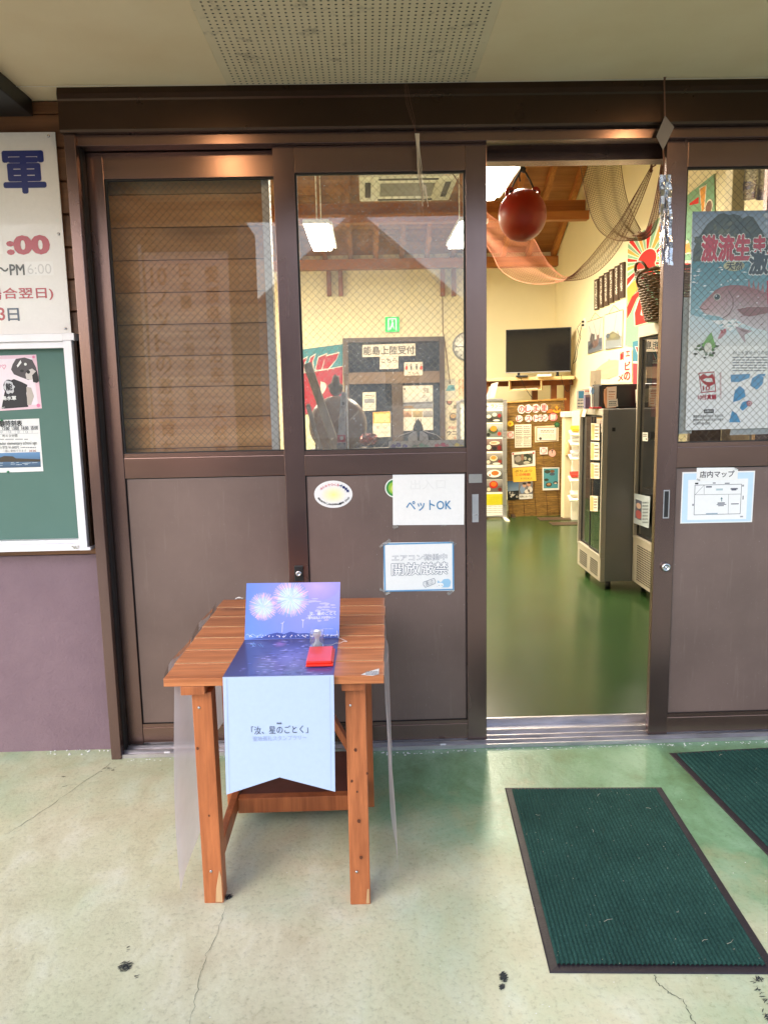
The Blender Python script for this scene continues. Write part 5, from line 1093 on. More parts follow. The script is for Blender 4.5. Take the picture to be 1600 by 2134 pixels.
s.poly([(843, 868), (849, 858), (856, 866), (856, 868)], S(150, 96, 56), 2); s.text('♠', 841, 808, 845, 813, INK, 0); s.done()
# --- big-catch flag left of doorway
def flagL():
    TE, RD, LNW = S(70, 140, 150), S(176, 40, 58), S(236, 226, 210)
    s = Sheet('fishing_flag', 'teal and red striped fishing flag hanging left of the dark doorway', 'flag', ('Y', WB-.01), [(600, 732), (714, 717), (714, 862), (600, 864)], RD, mat='cloth')
    s.poly([(600, 732), (714, 717), (714, 763), (680, 770), (640, 776), (600, 780)], TE, 1)
    for (x0, x1, yb_) in ((640, 657, 772), (657, 681, 771), (671, 706, 769), (620, 640, 778)):
        s.poly([(x0-1, yb_+1), (x0+6, yb_-28), (x1+2, yb_-36), (x1-4, yb_-20), (x0+15, yb_)], LNW, 2); s.poly([(x0+1, yb_), (x0+7, yb_-26), (x1, yb_-33), (x1-6, yb_-19), (x0+13, yb_-1)], RD, 3)
    s.line([(600, 780), (640, 776), (680, 770), (714, 763)], 1.6, LNW, 4); s.poly([(668, 795), (676, 797), (681, 803), (678, 812), (672, 822), (668, 826)], LNW, 2)
    s.done()
flagL()
ck = thing('wall_clock', P7(971, 752), 'round white wall clock half hidden at the right edge of the wired pane', 'clock'); cc = P7(971, 722); rc = (P7(971, 692)-P7(971, 752)).length/2
part('rim', mk('grey_clock_rim', S(150, 148, 146), .35, .3), ck, lambda b: b.lathe((cc.x, WB, cc.z), [(rc, 0), (rc, .035), (rc*.96, .045), (rc*.9, .040), (rc*.9, .03), (0, .03)], 40, 'Y'))
part('dial', 'enamel', ck, lambda b: b.lathe((cc.x, WB, cc.z), [(rc*.895, .031), (rc*.895, .0325), (0, .0325)], 40, 'Y'))
s = Sheet('dial_print', '', '', ('Y', WB-.034), [(970, 721), (971, 721), (971, 722), (970, 722)], (.7, .7, .7), parent=ck)
s.clip = lambda p, c: (p, c)
for i in range(12):
    an = math.radians(90-30*(i+1)); s.text(str(i+1), 971+23*math.cos(an)-3, 722-23*math.sin(an)-2.8, 971+23*math.cos(an)+3, 722-23*math.sin(an)+2.8, (.05, .05, .05), .0, 2)
s.line([(971, 722), (949, 723)], 1.6, (.03, .03, .03), 3); s.line([(971, 722), (984, 712)], 1.8, (.03, .03, .03), 3); s.done('dial_centre')
s = Sheet('teal_leaflet', 'pale leaflet with a teal picture on the cream wall right of the dark doorway', 'leaflet', ('Y', WB-.002), [(926, 791), (949, 789), (949, 830), (926, 832)], S(226, 214, 190)); s.poly([(928, 815), (934, 803), (946, 802), (948, 814)], S(110, 170, 176), 1); s.ell(943, 809, 4, 3, S(60, 120, 140), 2); s.lines(928, 790, 947, 800, 3, S(170, 160, 150)); s.done()
s = Sheet('orange_leaflet', 'leaflet with orange columns of print beside the half-hidden clock', 'leaflet', ('Y', WB-.002), [(952, 772), (976, 770), (976, 832), (952, 834)], S(240, 224, 186)); s.vtext('能島へ上陸の方へ', 957, 790, 826, 4, S(230, 130, 40), .02); s.vtext('受付へお越し下さい', 964, 790, 826, 4, S(230, 130, 40), .02); s.done()
s = Sheet('rice_bowl_poster', 'poster of a sea urchin rice bowl low on the cream wall by the pane edge', 'poster', ('Y', WB-.002), [(926, 836), (976, 833), (976, 935), (926, 937)], S(236, 220, 186)); s.text('能', 944, 843, 953, 852, INK, .01); s.text('島', 957, 843, 966, 853, S(226, 140, 60), .02); s.rect(935, 859, 975, 882, S(206, 190, 150), 1); s.ell(944, 869, 8, 8, S(60, 44, 36), 2); s.ell(944, 867, 6, 4.6, S(206, 160, 90), 3); s.ell(962, 874, 7, 4, S(80, 50, 40), 2); s.text('数量限定', 934, 888, 959, 894, S(186, 60, 60), .0); s.text('ウニ丼', 931, 897, 963, 907, INK, .03); s.text('2,500', 945, 910, 966, 915, S(190, 60, 60), .02); s.ell(936, 838, 6, 6, S(70, 50, 44), 2); s.ell(936, 838, 4, 3.4, S(190, 120, 90), 3); s.done()
for (xs_, lb) in (((682, 706), 'pair of short brown posts on the back wall below the left light'), ((917, 940), 'pair of short brown posts on the back wall below the right light')):
    t = thing('wall_post_pair', P7(xs_[0]+8, 618), lb, 'posts', 'short post pairs on the back wall')
    for x in xs_: qa_ = P7(x, 618); part('post', 'post', t, lambda b: b.box(qa_.x, qa_.x+.06, WB-.07, WB, qa_.z, EZ-.21, .004))
t_ = MB().tube([P7(921, 560), P7(922, 690)+Vector((0, -.03, 0)), P7(929, 735)+Vector((0, -.05, 0)), P7(937, 800)+Vector((0, -.03, 0))], .006, 5); tag(t_.build('thin_cord', 'rust'), 'thin cord hanging down the wall right of the dark doorway', 'cord', kind='thing')

# --- things close behind the wired pane
def bar(name, label, a, b_, Ya, w_, h_, mat, cat):
    A = onY(*a, Ya); B = onY(*b_, Ya+.02); d = (B-A); k = (A.z-.006)/(A.z-B.z); B2 = A+d*k; t = thing(name, (B2.x, B2.y, 0), label, cat); part('shaft', mat, t, lambda b: b.obox(A, B2, w_, h_, up=(0, 1, 0), bev=.006)); return t
bar('timber_oar', 'long weathered oar leaning behind the wired pane at lower left', (640, 757), (703, 940), .75, .042, .03, 'oar', 'oar'); bar('timber_oar', 'shorter weathered oar leaning at the very left of the wired pane', (641, 842), (668, 940), .70, .022, .02, 'oar', 'oar')
DY = 1.15; dc = onY(703, 887, DY)
gd = thing('round_drum', (dc.x, DY, .004), 'large round brown wooden drum on a stand behind the oars', 'drum')
part('shell', 'disc', gd, lambda b: b.lathe((dc.x, DY+.12, dc.z), [(.13, -.10), (.157, -.05), (.164, .02), (.160, .08), (.148, .112), (.12, .130), (.07, .142), (.0, .146)], 40, 'Y'))
part('stand', 'darkwood', gd, lambda b: (b.box(dc.x-.13, dc.x-.09, DY+.05, DY+.2, .004, dc.z-.1, .004), b.box(dc.x+.09, dc.x+.13, DY+.05, DY+.2, .004, dc.z-.1, .004), b.box(dc.x-.16, dc.x+.16, DY+.03, DY+.22, dc.z-.19, dc.z-.135, .004)))
kc = onY(700, 826, DY+.1)
kf = thing('stone_carving', (kc.x, DY+.1, kc.z), 'small grey weathered carving resting on top of the round drum', 'carving')
b = MB(); bm = bmesh.new(); bmesh.ops.create_icosphere(bm, subdivisions=3, radius=1.0); rk = random.Random(4)
for v in bm.verts:
    n_ = v.co.copy(); k = 1+.12*math.sin(n_.x*6+1)*math.cos(n_.z*5)+.1*math.sin(n_.y*9+n_.z*7); hgt = n_.z
    v.co = (n_.x*.040*(1 if hgt < .2 else .62)*k, n_.y*.032*k, (n_.z+1)*.056*k)
bm.verts.index_update(); b.add([(v.co.x+kc.x, v.co.y+DY+.1, v.co.z+kc.z) for v in bm.verts], [[v.index for v in f.verts] for f in bm.faces], True); bm.free(); b.build('figure', 'stone', kf)
nbp = thing('small_banner', onY(722, 940, .62), 'narrow grey upright banner on a white pole, in front of the round drum', 'banner')
nb0 = onY(722, 803, .62); part('pole', 'white_alu', nbp, lambda b: b.tube([(nb0.x, .62, nb0.z), (onY(724, 940, .62).x, .62, .006)], .004, 8))
s = Sheet('cloth', '', '', ('Y', .622), [(711, 817), (721, 817), (721.5, 938), (701, 938)], S(176, 170, 176), mat='cloth', parent=nbp); s.vtext('町アート通商会', 715, 820, 878, 4.4, S(80, 76, 90), .0); s.rect(702, 906, 720, 922, S(176, 60, 80), 1); s.ell(712, 913, 4, 4, S(206, 196, 200), 2); s.rect(702, 923, 720, 936, S(90, 92, 110), 1); s.done('cloth')
b = MB(); rc_ = onY(768, 915, .85); bm = bmesh.new(); bmesh.ops.create_icosphere(bm, subdivisions=3, radius=1.0)
for v in bm.verts: n_ = v.co; k = 1+.22*math.sin(n_.x*7+n_.z*5)*math.cos(n_.y*6+n_.x*3)+.10*random.uniform(-1, 1); v.co = (n_.x*.045*k, n_.y*.04*k, n_.z*.030*k)
bm.verts.index_update(); b.add([(v.co.x+rc_.x, v.co.y+.85, v.co.z+rc_.z) for v in bm.verts], [[v.index for v in f.verts] for f in bm.faces]); bm.free()
tag(b.build('foil_bundle', mk('red_gold_foil', S(150, 62, 48), .18, .8, .5, 40, .8, 40)), 'crumpled shiny red bundle between the drum and the doorway notice', 'bundle', kind='thing')
# samurai style helmet on white paper wings
hc = onY(871, 893, .9); hl = thing('black_helmet', (hc.x, .9, hc.z-.06), 'small black helmet ornament with white paper wings on the counter', 'ornament')
part('bowl', 'black', hl, lambda b: b.lathe((hc.x, .9, hc.z), [(.028, -.012), (.027, .0), (.024, .016), (.017, .030), (.008, .040), (.003, .050), (0, .054)], 20))
for sg in (-1, 1):
    part('crest', 'black', hl, lambda b: b.tube([(hc.x+sg*.006, .885, hc.z+.02), (hc.x+sg*.013, .882, hc.z+.04), (hc.x+sg*.012, .882, hc.z+.056)], [.004, .003, .0008], 6))
    part('paper_wing', mk('grey_white_paper', S(200, 196, 196), .6), hl, lambda b: b.poly([(hc.x+sg*.008, .89, hc.z-.004), (hc.x+sg*.05, .90, hc.z-.034), (hc.x+sg*.055, .90, hc.z-.075), (hc.x+sg*.004, .89, hc.z-.075)][::(1 if sg < 0 else -1)], (0, -1, 0), .002))
    part('cord', 'cord', hl, lambda b: b.tube([(hc.x+sg*.012, .887, hc.z-.006), (hc.x+sg*.05, .888, hc.z-.020), (hc.x+sg*.095, .89, hc.z-.034), (hc.x+sg*.125, .89, hc.z-.06)], .0022, 6))
ct = thing('display_counter', (.15, .85, .004), 'low display counter just inside the wired pane', 'counter'); cz_ = onY(880, 929, .75).z-.012
part('top', 'darkwood', ct, lambda b: b.box(-.24, .47, .70, 1.05, cz_-.045, cz_-.012, .004)); part('front', 'darkwood', ct, lambda b: b.box(-.23, .46, .72, .74, .004, cz_-.046)); part('side', 'darkwood', ct, lambda b: b.box(-.23, -.21, .7405, 1.04, .004, cz_-.046)); part('side', 'darkwood', ct, lambda b: b.box(.44, .46, .7405, 1.04, .004, cz_-.046))
s = Sheet('flower_cloth', 'pale cloth strip with purple, red and yellow flowers along the bottom of the pane', 'cloth', ('Y', .69), [(810, 920), (980, 915), (980, 975), (810, 980)], S(188, 178, 172), mat='cloth')
for (x, y, cl) in ((820, 930, (96, 84, 140)), (830, 927, (96, 84, 140)), (843, 930, (90, 80, 150)), (864, 931, (130, 140, 130)), (878, 928, (140, 170, 150)), (888, 931, (140, 170, 150)), (911, 929, (206, 90, 110)), (923, 927, (206, 80, 110)), (930, 931, (206, 80, 110)), (952, 928, (226, 196, 90)), (962, 932, (226, 196, 90))):
    for k in range(5): s.ell(x+3.2*math.cos(k*1.26+x), y+2.6*math.sin(k*1.26+x), 3, 2.4, S(*cl), 1+.05*k, 9, .2)
s.done()
# ==================================================================  SEEN THROUGH THE OPEN DOORWAY
# --- red buoy on a rope
bc = onY(1088, 449, 2.0); br = .152
by = thing('fishing_buoy', (bc.x, bc.y, bc.z-br), 'round red-brown fishing buoy hanging from a black rope in the doorway', 'buoy')
part('ball', 'buoy', by, lambda b: b.lathe(bc, [(br*math.sin(math.pi*i/24)*1.0, -br*1.06*math.cos(math.pi*i/24)) for i in range(25)], 40))
for sg in (-1, 1):
    c = bc+Vector((sg*.082, 0, br*.93)); pr = []
    b = MB(); n_ = 20; ro, ri = .030, .011
    for y in (-.012, .012):
        for k in range(n_): a = 2*math.pi*k/n_; b.v.append((c.x+ro*math.cos(a), c.y+y, c.z+ro*math.sin(a)*1.15-.004)); 
        for k in range(n_): a = 2*math.pi*k/n_; b.v.append((c.x+ri*math.cos(a), c.y+y, c.z+ri*math.sin(a)))
    for k in range(n_):
        k2_ = (k+1) % n_; b.f += [(k, k2_, n_+k2_, n_+k), (2*n_+k2_, 2*n_+k, 3*n_+k, 3*n_+k2_), (k, 2*n_+k, 2*n_+k2_, k2_), (n_+k2_, 3*n_+k2_, 3*n_+k, n_+k)]
    b.sm = [False]*len(b.f); b.build('lug', 'buoy', by)
b = MB(); top = bc+Vector((0, 0, br+.14))
for sg in (-1, 1): b.tube([bc+Vector((sg*.082, 0, br*.93)), bc+Vector((sg*.05, 0, br+.055)), top], .006, 8)
b.tube([bc+Vector((-.082, -.016, br*.93)), bc+Vector((0, -.03, br*.99)), bc+Vector((.082, -.016, br*.93))], .007, 8)
b.tube([top+Vector((0, 0, -.03)), top+Vector((.012, 0, -.01)), top+Vector((-.01, 0, .012)), top+Vector((.006, 0, .03)), top+Vector((0, 0, .05))], .012, 8); b.tube([top+Vector((-.01, 0, 0)), top+Vector((-.022, 0, -.05)), top+Vector((-.016, 0, -.085))], .005, 6)
b.tube([top+Vector((0, 0, .03)), (top.x, top.y, EZ+.04+sl*(2.0-.25))], .0055, 8); b.build('rope', 'rope', by)
# --- fishing nets
def spline(pts, t):
    n = len(pts)-1; x = t*n; i = min(int(x), n-1); f = x-i; P = [Vector(pts[max(0, min(n, i+k))]) for k in (-1, 0, 1, 2)]
    return .5*((2*P[1])+(P[2]-P[0])*f+(2*P[0]-5*P[1]+4*P[2]-P[3])*f*f+(3*P[1]-P[0]-3*P[2]+P[3])*f**3)
def net(parent, name, mat, A, B, u0, u1, nl, nc, r, folds, amp, edge=True, yA=0, gather=0.0):
    A3 = [onY(*p) for p in A]; B3 = [onY(*p) for p in B]; b = MB()
    def P(u, v):
        a, c = spline(A3, u), spline(B3, u); v2 = v+gather*math.sin(2*math.pi*v*2)/(4*math.pi); p = a.lerp(c, v2); p.y += amp*math.sin(folds*2*math.pi*v+u*5); return p
    nu = 46
    for j in range(nl+1):
        b.tube([P(u0+(u1-u0)*i/nu, j/nl) for i in range(nu+1)], r*(2.6 if edge and j in (0, nl) else 1), 3, False, False)
    for i in range(nc+1):
        u = u0+(u1-u0)*i/nc; b.tube([P(u, j/14) for j in range(15)], r, 3, False, False)
    return b.build(name, mat, parent, 'stuff')
n1 = thing('fishing_net', onY(1300, 500, 2.7), 'grey-brown fishing net hanging in a deep loop at the top right of the doorway', 'net')
A = [(1206, 330, 2.7), (1214, 375, 2.7), (1222, 410, 2.7), (1234, 452, 2.7), (1254, 484, 2.68), (1284, 500, 2.65), (1314, 501, 2.6), (1342, 499, 2.6), (1362, 480, 2.55), (1371, 440, 2.5), (1377, 390, 2.5), (1381, 330, 2.5)]
B = [(1292, 330, 2.75), (1294, 360, 2.75), (1299, 395, 2.75), (1306, 425, 2.75), (1316, 450, 2.72), (1328, 472, 2.7), (1337, 484, 2.65), (1346, 478, 2.62), (1354, 452, 2.58), (1362, 420, 2.55), (1371, 375, 2.5), (1379, 330, 2.5)]
net(n1, 'mesh', 'net_grey', A, B, 0, .5, 30, 56, .0014, 2.5, .02); net(n1, 'gathered_mesh', 'net_brown', A, B, .5, 1, 30, 52, .0013, 3, .015)
n2 = thing('fishing_net', onY(1150, 590, 3.3), 'pinkish fishing net slung like a hammock below the buoy and tied up at the right', 'net')
A = [(1000, 432, 3.6), (1040, 462, 3.6), (1085, 482, 3.55), (1112, 497, 3.5), (1128, 525, 3.45), (1150, 556, 3.4), (1182, 577, 3.3), (1218, 548, 3.2), (1252, 508, 3.1), (1288, 462, 3.0), (1322, 405, 2.9), (1352, 352, 2.8)]
B = [(1000, 492, 3.6), (1026, 530, 3.6), (1042, 560, 3.55), (1066, 578, 3.5), (1094, 588, 3.45), (1130, 592, 3.4), (1172, 586, 3.3), (1218, 580, 3.2), (1256, 556, 3.1), (1292, 510, 3.0), (1330, 430, 2.9), (1358, 355, 2.8)]
net(n2, 'mesh', 'net_pink', A, B, 0, .55, 18, 44, .0010, 2, .02); net(n2, 'gathered_mesh', 'net_brown', A, B, .55, 1, 22, 50, .0011, 3, .015)
e_ = onY(1355, 350, 2.8); b = MB()
for k in range(9): b.tube([e_, e_+Vector((random.uniform(.0, .05), random.uniform(-.02, .02), random.uniform(.01, .06)))], .003, 5)
b.tube([e_+Vector((0, 0, -.03)), e_+Vector((.006, 0, .01))], .010, 8); b.build('tied_end', 'net_brown', n2)
b = MB(); b.tube([onY(1000, 445, 3.6), onY(1000, 445, 3.6)+Vector((-.25, 0, .35))], .004, 6); b.tube([e_, e_+Vector((.05, .1, .6))], .003, 6); b.build('tie_cord', 'net_brown', n2)
# --- shelf with television
A_, B_ = onY(1000, 797, 6.72), onY(1196, 785, 6.42); zsh = (onY(1100, 789, 6.57)).z
A_.z = B_.z = zsh; dsh = (B_-A_).normalized(); nsh = Vector((-dsh.y, dsh.x, 0)); A_ = A_-dsh*.08
shf = thing('tv_shelf', (A_+B_)/2, 'long pale wooden shelf under the television on brown posts', 'shelf')
part('board', 'shelf', shf, lambda b: b.obox(A_+nsh*.17, B_+nsh*.17, .34, .038, bev=.004))
for (x, y) in ((1014, 815), (1118, 815), (1158, 815), (1186, 812)):
    p_ = onY(x, y, 6.72); p_ = Vector((p_.x, 6.85, 0)); part('post', 'post', shf, lambda b: b.box(p_.x-.035, p_.x+.035, p_.y-.03, p_.y+.03, .004, zsh-.02, .003))
part('ledger', 'post', shf, lambda b: b.obox(A_+nsh*.28-Vector((0, 0, .055)), B_+nsh*.28-Vector((0, 0, .055)), .04, .065))
cb0, cb1 = onY(1059, 800, 6.64), onY(1128, 796, 6.52); w_ = (cb1-cb0).length
def cubby(b):
    o = Vector((cb0.x, cb0.y, zsh-.02)); h_ = .125; t_ = .016; dp = .26
    def bx(u0, u1, v0, v1, n0, n1):
        vs = [o+dsh*u+nsh*n+Vector((0, 0, -v)) for u in (u0, u1) for n in (n0, n1) for v in (v0, v1)]; b.add(vs, [(0, 1, 3, 2), (4, 6, 7, 5), (0, 4, 5, 1), (2, 3, 7, 6), (0, 2, 6, 4), (1, 5, 7, 3)])
    bx(0, t_, 0.0005, h_, 0, dp); bx(w_-t_, w_, .0005, h_, 0, dp); bx(t_, w_-t_, h_-t_, h_, 0, dp); bx(t_, w_-t_, .0005, h_-t_, dp-.01, dp)
cbx = part('cubby', 'shelf', shf, cubby)
b = MB()
for k in range(3): p_ = Vector((cb0.x, cb0.y, zsh-.128))+dsh*(.05+.1*k)+nsh*.1; b.obox(p_, p_+dsh*(.11), .12, .012+.006*k); 
tag(b.build('paper_stack', mk('grey_paper_stack', S(190, 184, 176), .6)), 'untidy paper stack lying in the cubby under the shelf', 'papers', kind='thing')
# television
t0, t1 = onY(1053, 784, 6.78), onY(1188, 771, 6.50); t0.z = t1.z = zsh+.075; du = (t1-t0).normalized(); dn = Vector((du.y, -du.x, 0)); tvh = onY(1120, 684, 6.62).z-t0.z; tvw = (t1-t0).length
tv = thing('television', ((t0.x+t1.x)/2, (t0.y+t1.y)/2, zsh+.02), 'large black television switched off on the wooden shelf', 'television')
part('cabinet', 'tv', tv, lambda b: b.obox(t0+Vector((0, 0, tvh/2))-dn*.03, t1+Vector((0, 0, tvh/2))-dn*.03, .05, tvh, bev=.004))
part('screen', 'tvscreen', tv, lambda b: b.poly([t0+du*.010+Vector((0, 0, .016))-dn*.0035, t1-du*.010+Vector((0, 0, .016))-dn*.0035, t1-du*.010+Vector((0, 0, tvh-.010))-dn*.0035, t0+du*.010+Vector((0, 0, tvh-.010))-dn*.0035], dn, .001))
part('bottom_trim', 'silver', tv, lambda b: b.obox(t0+Vector((0, 0, .006))-dn*.002, t1+Vector((0, 0, .006))-dn*.002, .003, .008))
for k in (.2, .8): part('stand_foot', 'black', tv, lambda b: (b.obox(t0.lerp(t1, k)+dn*.07+Vector((0, 0, -.045)), t0.lerp(t1, k)-dn*.13+Vector((0, 0, -.045)), .02, .016), b.obox(t0.lerp(t1, k)-dn*.03+Vector((0, 0, -.05)), t0.lerp(t1, k)-dn*.03+Vector((0, 0, .03)), .03, .02, up=(0, 1, 0))))
def small(name, label, cat, px, Yv, w, d, h, mat):
    p_ = onY(*px, Yv); p_.z = zsh+.0195; t = MB().obox(p_+Vector((0, 0, h/2)), p_+dsh*w+Vector((0, 0, h/2)), d, h, bev=.003).build(name, mat); tag(t, label, cat, kind='thing'); return t
small('set_top_box', 'small white box on the shelf below the television', 'box', (1119, 780), 6.50, .17, .1, .028, 'enamel'); small('remote_tray', 'dark tray of cables on the shelf left of the white box', 'tray', (1075, 786), 6.60, .14, .09, .022, 'black')
# cables
wp = onX(1213, 674, RX-.03)
out = thing('wall_outlet', (RX-.01, wp.y, wp.z-.05), 'white wall outlet with two black plugs beside the television', 'outlet'); part('plate', 'enamel', out, lambda b: b.box(RX-.012, RX-.0005, wp.y-.035, wp.y+.035, wp.z-.06, wp.z+.06, .002))
for k, dz in ((0, .02), (1, -.02)): part('plug', 'black', out, lambda b: b.box(RX-.04, RX-.0125, wp.y-.012, wp.y+.012, wp.z+dz-.012, wp.z+dz+.012, .003))
for k in range(2):
    pts = [onX(x, y, RX-.03-.015*k) for x, y in (((1210, 673), (1203, 684), (1206, 700), (1201, 722), (1196, 745), (1191, 765), (1190, 780)) if k == 0 else ((1212, 678), (1208, 696), (1209, 703), (1203, 725), (1200, 750), (1192, 760), (1191, 781)))]
    tag(MB().tube([spline(pts, i/40) for i in range(41)], .0035, 6).build('power_cable', 'rope'), ('black cable looping down from the upper plug to the shelf end', 'black cable hanging from the lower plug to the shelf end')[k], 'cable', kind='thing')
pts = [onY(x, y, 6.45) for x, y in ((1168, 781), (1172, 800), (1180, 815), (1186, 812), (1188, 800), (1190, 790))]; tag(MB().tube([spline(pts, i/30) for i in range(31)], .003, 6).build('loose_cable', 'rope'), 'loose black cable sagging below the right end of the shelf', 'cable', kind='thing')
pts = [onY(x, y, 6.5) for x, y in ((1083, 784), (1090, 800), (1098, 815), (1106, 826), (1112, 831))]; tag(MB().tube([spline(pts, i/30) for i in range(31)], .003, 6).build('loose_cable', 'rope'), 'loose black cable trailing past the cubby to the reed screen', 'cable', kind='thing')
s = Sheet('hanging_clipboard', 'tilted white clipboard hanging from the shelf above the menu stand', 'clipboard', ('Y', 6.3), [(1024, 800), (1038, 796), (1030, 829), (1010, 832)], S(232, 222, 206), th=.01); s.poly([(1021, 806), (1027, 804), (1020, 828), (1013, 829)], S(170, 180, 190), 1); s.done('board')
# --- menu stand
MY = 6.02
ms = thing('menu_stand', onY(1030, 1082, MY), 'white pegboard menu stand with a metal frame in the doorway', 'stand')
zt, zb2 = onY(1030, 834, MY).z, onY(1030, 1074, MY).z; xl_, xr_ = onY(960, 950, MY).x, onY(1047, 950, MY).x
part('pegboard', 'enamel', ms, lambda b: b.box(xl_, xr_, MY+.01, MY+.025, zb2, zt-.012)); part('post', 'silver', ms, lambda b: b.box(xr_+.0005, xr_+.048, MY-.012, MY+.035, .02, zt, .004)); part('post', 'silver', ms, lambda b: b.box(xl_-.048, xl_-.0005, MY-.012, MY+.035, .02, zt, .004))
part('top_rail', 'silver', ms, lambda b: b.box(xl_, xr_, MY-.008, MY+.031, zt-.0118, zt+.018, .003)); part('bottom_rail', 'silver', ms, lambda b: b.box(xl_, xr_, MY-.008, MY+.031, zb2-.02, zb2-.0002, .003))
for x in (xr_+.024, xl_-.024): part('foot', 'enamel', ms, lambda b: b.box(x-.02, x+.02, MY-.24, MY+.20, .004, .0195, .003))
b = MB()
for (ya_, yb_) in ((1056, 1070), (838, 854)):
    for j in range(4):
        for i in range(16): q = onY(1008+i*2.6, ya_+j*(yb_-ya_)/3.4, MY+.0098); b.add([(q.x-.004, q.y, q.z-.004), (q.x+.004, q.y, q.z-.004), (q.x+.004, q.y, q.z+.004), (q.x-.004, q.y, q.z+.004)], [(0, 1, 2, 3)])
b.build('peg_holes', 'gasket', ms, 'stuff')
s = Sheet('menu_heading', 'white heading strip with orange and black katakana at the top of the menu stand', 'label', ('Y', MY+.008), [(985, 843), (1038, 842), (1038, 851.5), (985, 853)], S(240, 234, 222)); s.text('ト', 1013, 844, 1018, 851, INK, .03); s.text('ラ', 1022, 843, 1029, 850, S(236, 160, 60), .03); s.text('ン', 1031, 842.5, 1037, 850, S(150, 80, 50), .03); s.done()
meals = [(857, 880, 'set meal of small bowls and a plate', (70, 72, 66), [(1018, 868, 5, 4, (220, 210, 190)), (1030, 864, 5, 4, (200, 206, 190)), (1040, 866, 4, 4, (150, 50, 50)), (1022, 874, 5, 3, (50, 40, 36)), (1034, 876, 7, 2, (236, 230, 220))]),
         (884, 911, 'bowl topped with orange sashimi', (120, 124, 118), [(1027, 897, 10, 7, (70, 84, 60)), (1028, 893, 7, 6, (236, 140, 50)), (1017, 906, 4, 4, (40, 44, 40)), (1040, 904, 4, 4, (190, 60, 40))]),
         (915, 940, 'grilled fish on a long white plate', (84, 60, 54), [(1030, 923, 11, 4, (220, 206, 180)), (1018, 932, 5, 5, (216, 206, 190)), (1030, 934, 5, 4, (30, 32, 36)), (1040, 933, 4, 5, (120, 40, 40)), (1028, 923, 7, 2, (180, 150, 110))]),
         (945, 968, 'noodle bowl with golden broth', (100, 92, 84), [(1028, 955, 8, 6, (226, 206, 170)), (1028, 954, 6, 4, (206, 140, 60)), (1017, 963, 4, 4, (206, 196, 180)), (1041, 962, 4, 4, (140, 50, 40)), (1034, 966, 8, 2, (230, 224, 210))]),
         (975, 999, 'curry and rice on a white oval plate', (90, 88, 84), [(1029, 987, 15, 8, (236, 232, 226)), (1031, 986, 8, 5, (190, 110, 44)), (1020, 990, 2, 2, (170, 50, 40))]),
         (1001, 1025, 'red bowl of tomato coloured noodles', (104, 96, 90), [(1028, 1010, 9, 8, (176, 36, 26)), (1028, 1009, 6, 5, (216, 110, 40)), (1018, 1020, 4, 4, (216, 200, 170)), (1041, 1020, 4, 4, (110, 36, 30))])]
for (ya_, yb_, lb, cl, items) in meals:
    s = Sheet('meal_photo', 'photo card of a '+lb+' on the menu stand', 'photo card', ('Y', MY+.008), [(985, ya_+.6), (1046, ya_-.4), (1046.5, yb_), (985, yb_+1)], S(*cl), 'meal photos on the menu stand', mat='glossprint')
    s.rect(988, ya_+1, 1046, (ya_+yb_)/2, (S(*[min(255, c+60) for c in cl]), S(*[min(255, c+20) for c in cl])), .3)
    for i, (x, y, rx_, ry_, c2) in enumerate(items): s.ell(x, y, rx_, ry_, S(*c2), 1+.2*i, 14)
    s.done()
s = Sheet('yellow_card', 'plain yellow-green card below the meal photos on the menu stand', 'card', ('Y', MY+.008), [(985, 1030), (1046.5, 1029), (1047, 1052), (985, 1053.5)], S(196, 186, 30)); s.done()
# --- reed screen
RY = 6.16
rs = thing('reed_screen', onY(1120, 1080, RY), 'golden reed screen standing under the television shelf', 'screen')
TLr, TRr, BLr, BRr = onY(1050, 841, RY), onY(1173, 834, RY), onY(1060, 1078, RY), onY(1197, 1073, RY)
b = MB(); nr = 190; rr2 = random.Random(9)
for i in range(nr):
    t = (i+.5)/nr; a = TLr.lerp(BLr, t); c = TRr.lerp(BRr, t); j = lambda: Vector((0, rr2.uniform(-.002, .002), rr2.uniform(-.003, .003)))
    a = a+Vector((rr2.uniform(-.012, .012), 0, 0)); c = c+Vector((rr2.uniform(-.012, .012), 0, 0)); b.tube([a+j(), a.lerp(c, .33)+j(), a.lerp(c, .66)+j(), c+j()], .0036, 4, False, False)
b.build('reeds', 'reed', rs, 'stuff')
part('top_bar', 'reed', rs, lambda b: b.tube([TLr+Vector((-.03, -.01, .01)), TRr+Vector((.035, -.01, .012))], .013, 10)); 
for k in range(6):
    t = .06+.88*k/5; part('binding_cord', 'rust', rs, lambda b: b.tube([TLr.lerp(TRr, t)+Vector((0, -.006, 0)), BLr.lerp(BRr, t)+Vector((0, -.006, 0))], .0022, 5))
part('backing', 'darkwood', rs, lambda b: b.poly([TLr+Vector((0, .01, 0)), BLr+Vector((0, .01, 0)), BRr+Vector((0, .01, 0)), TRr+Vector((0, .01, 0))], (0, -1, 0), .006)); part('foot', 'darkwood', rs, lambda b: (b.box(BLr.x+.02, BLr.x+.06, RY-.12, RY+.2, .0045, .035), b.box(BRr.x-.06, BRr.x-.02, RY-.12, RY+.2, .0045, .035)))
QY = RY-.014; PK = S(232, 168, 160)
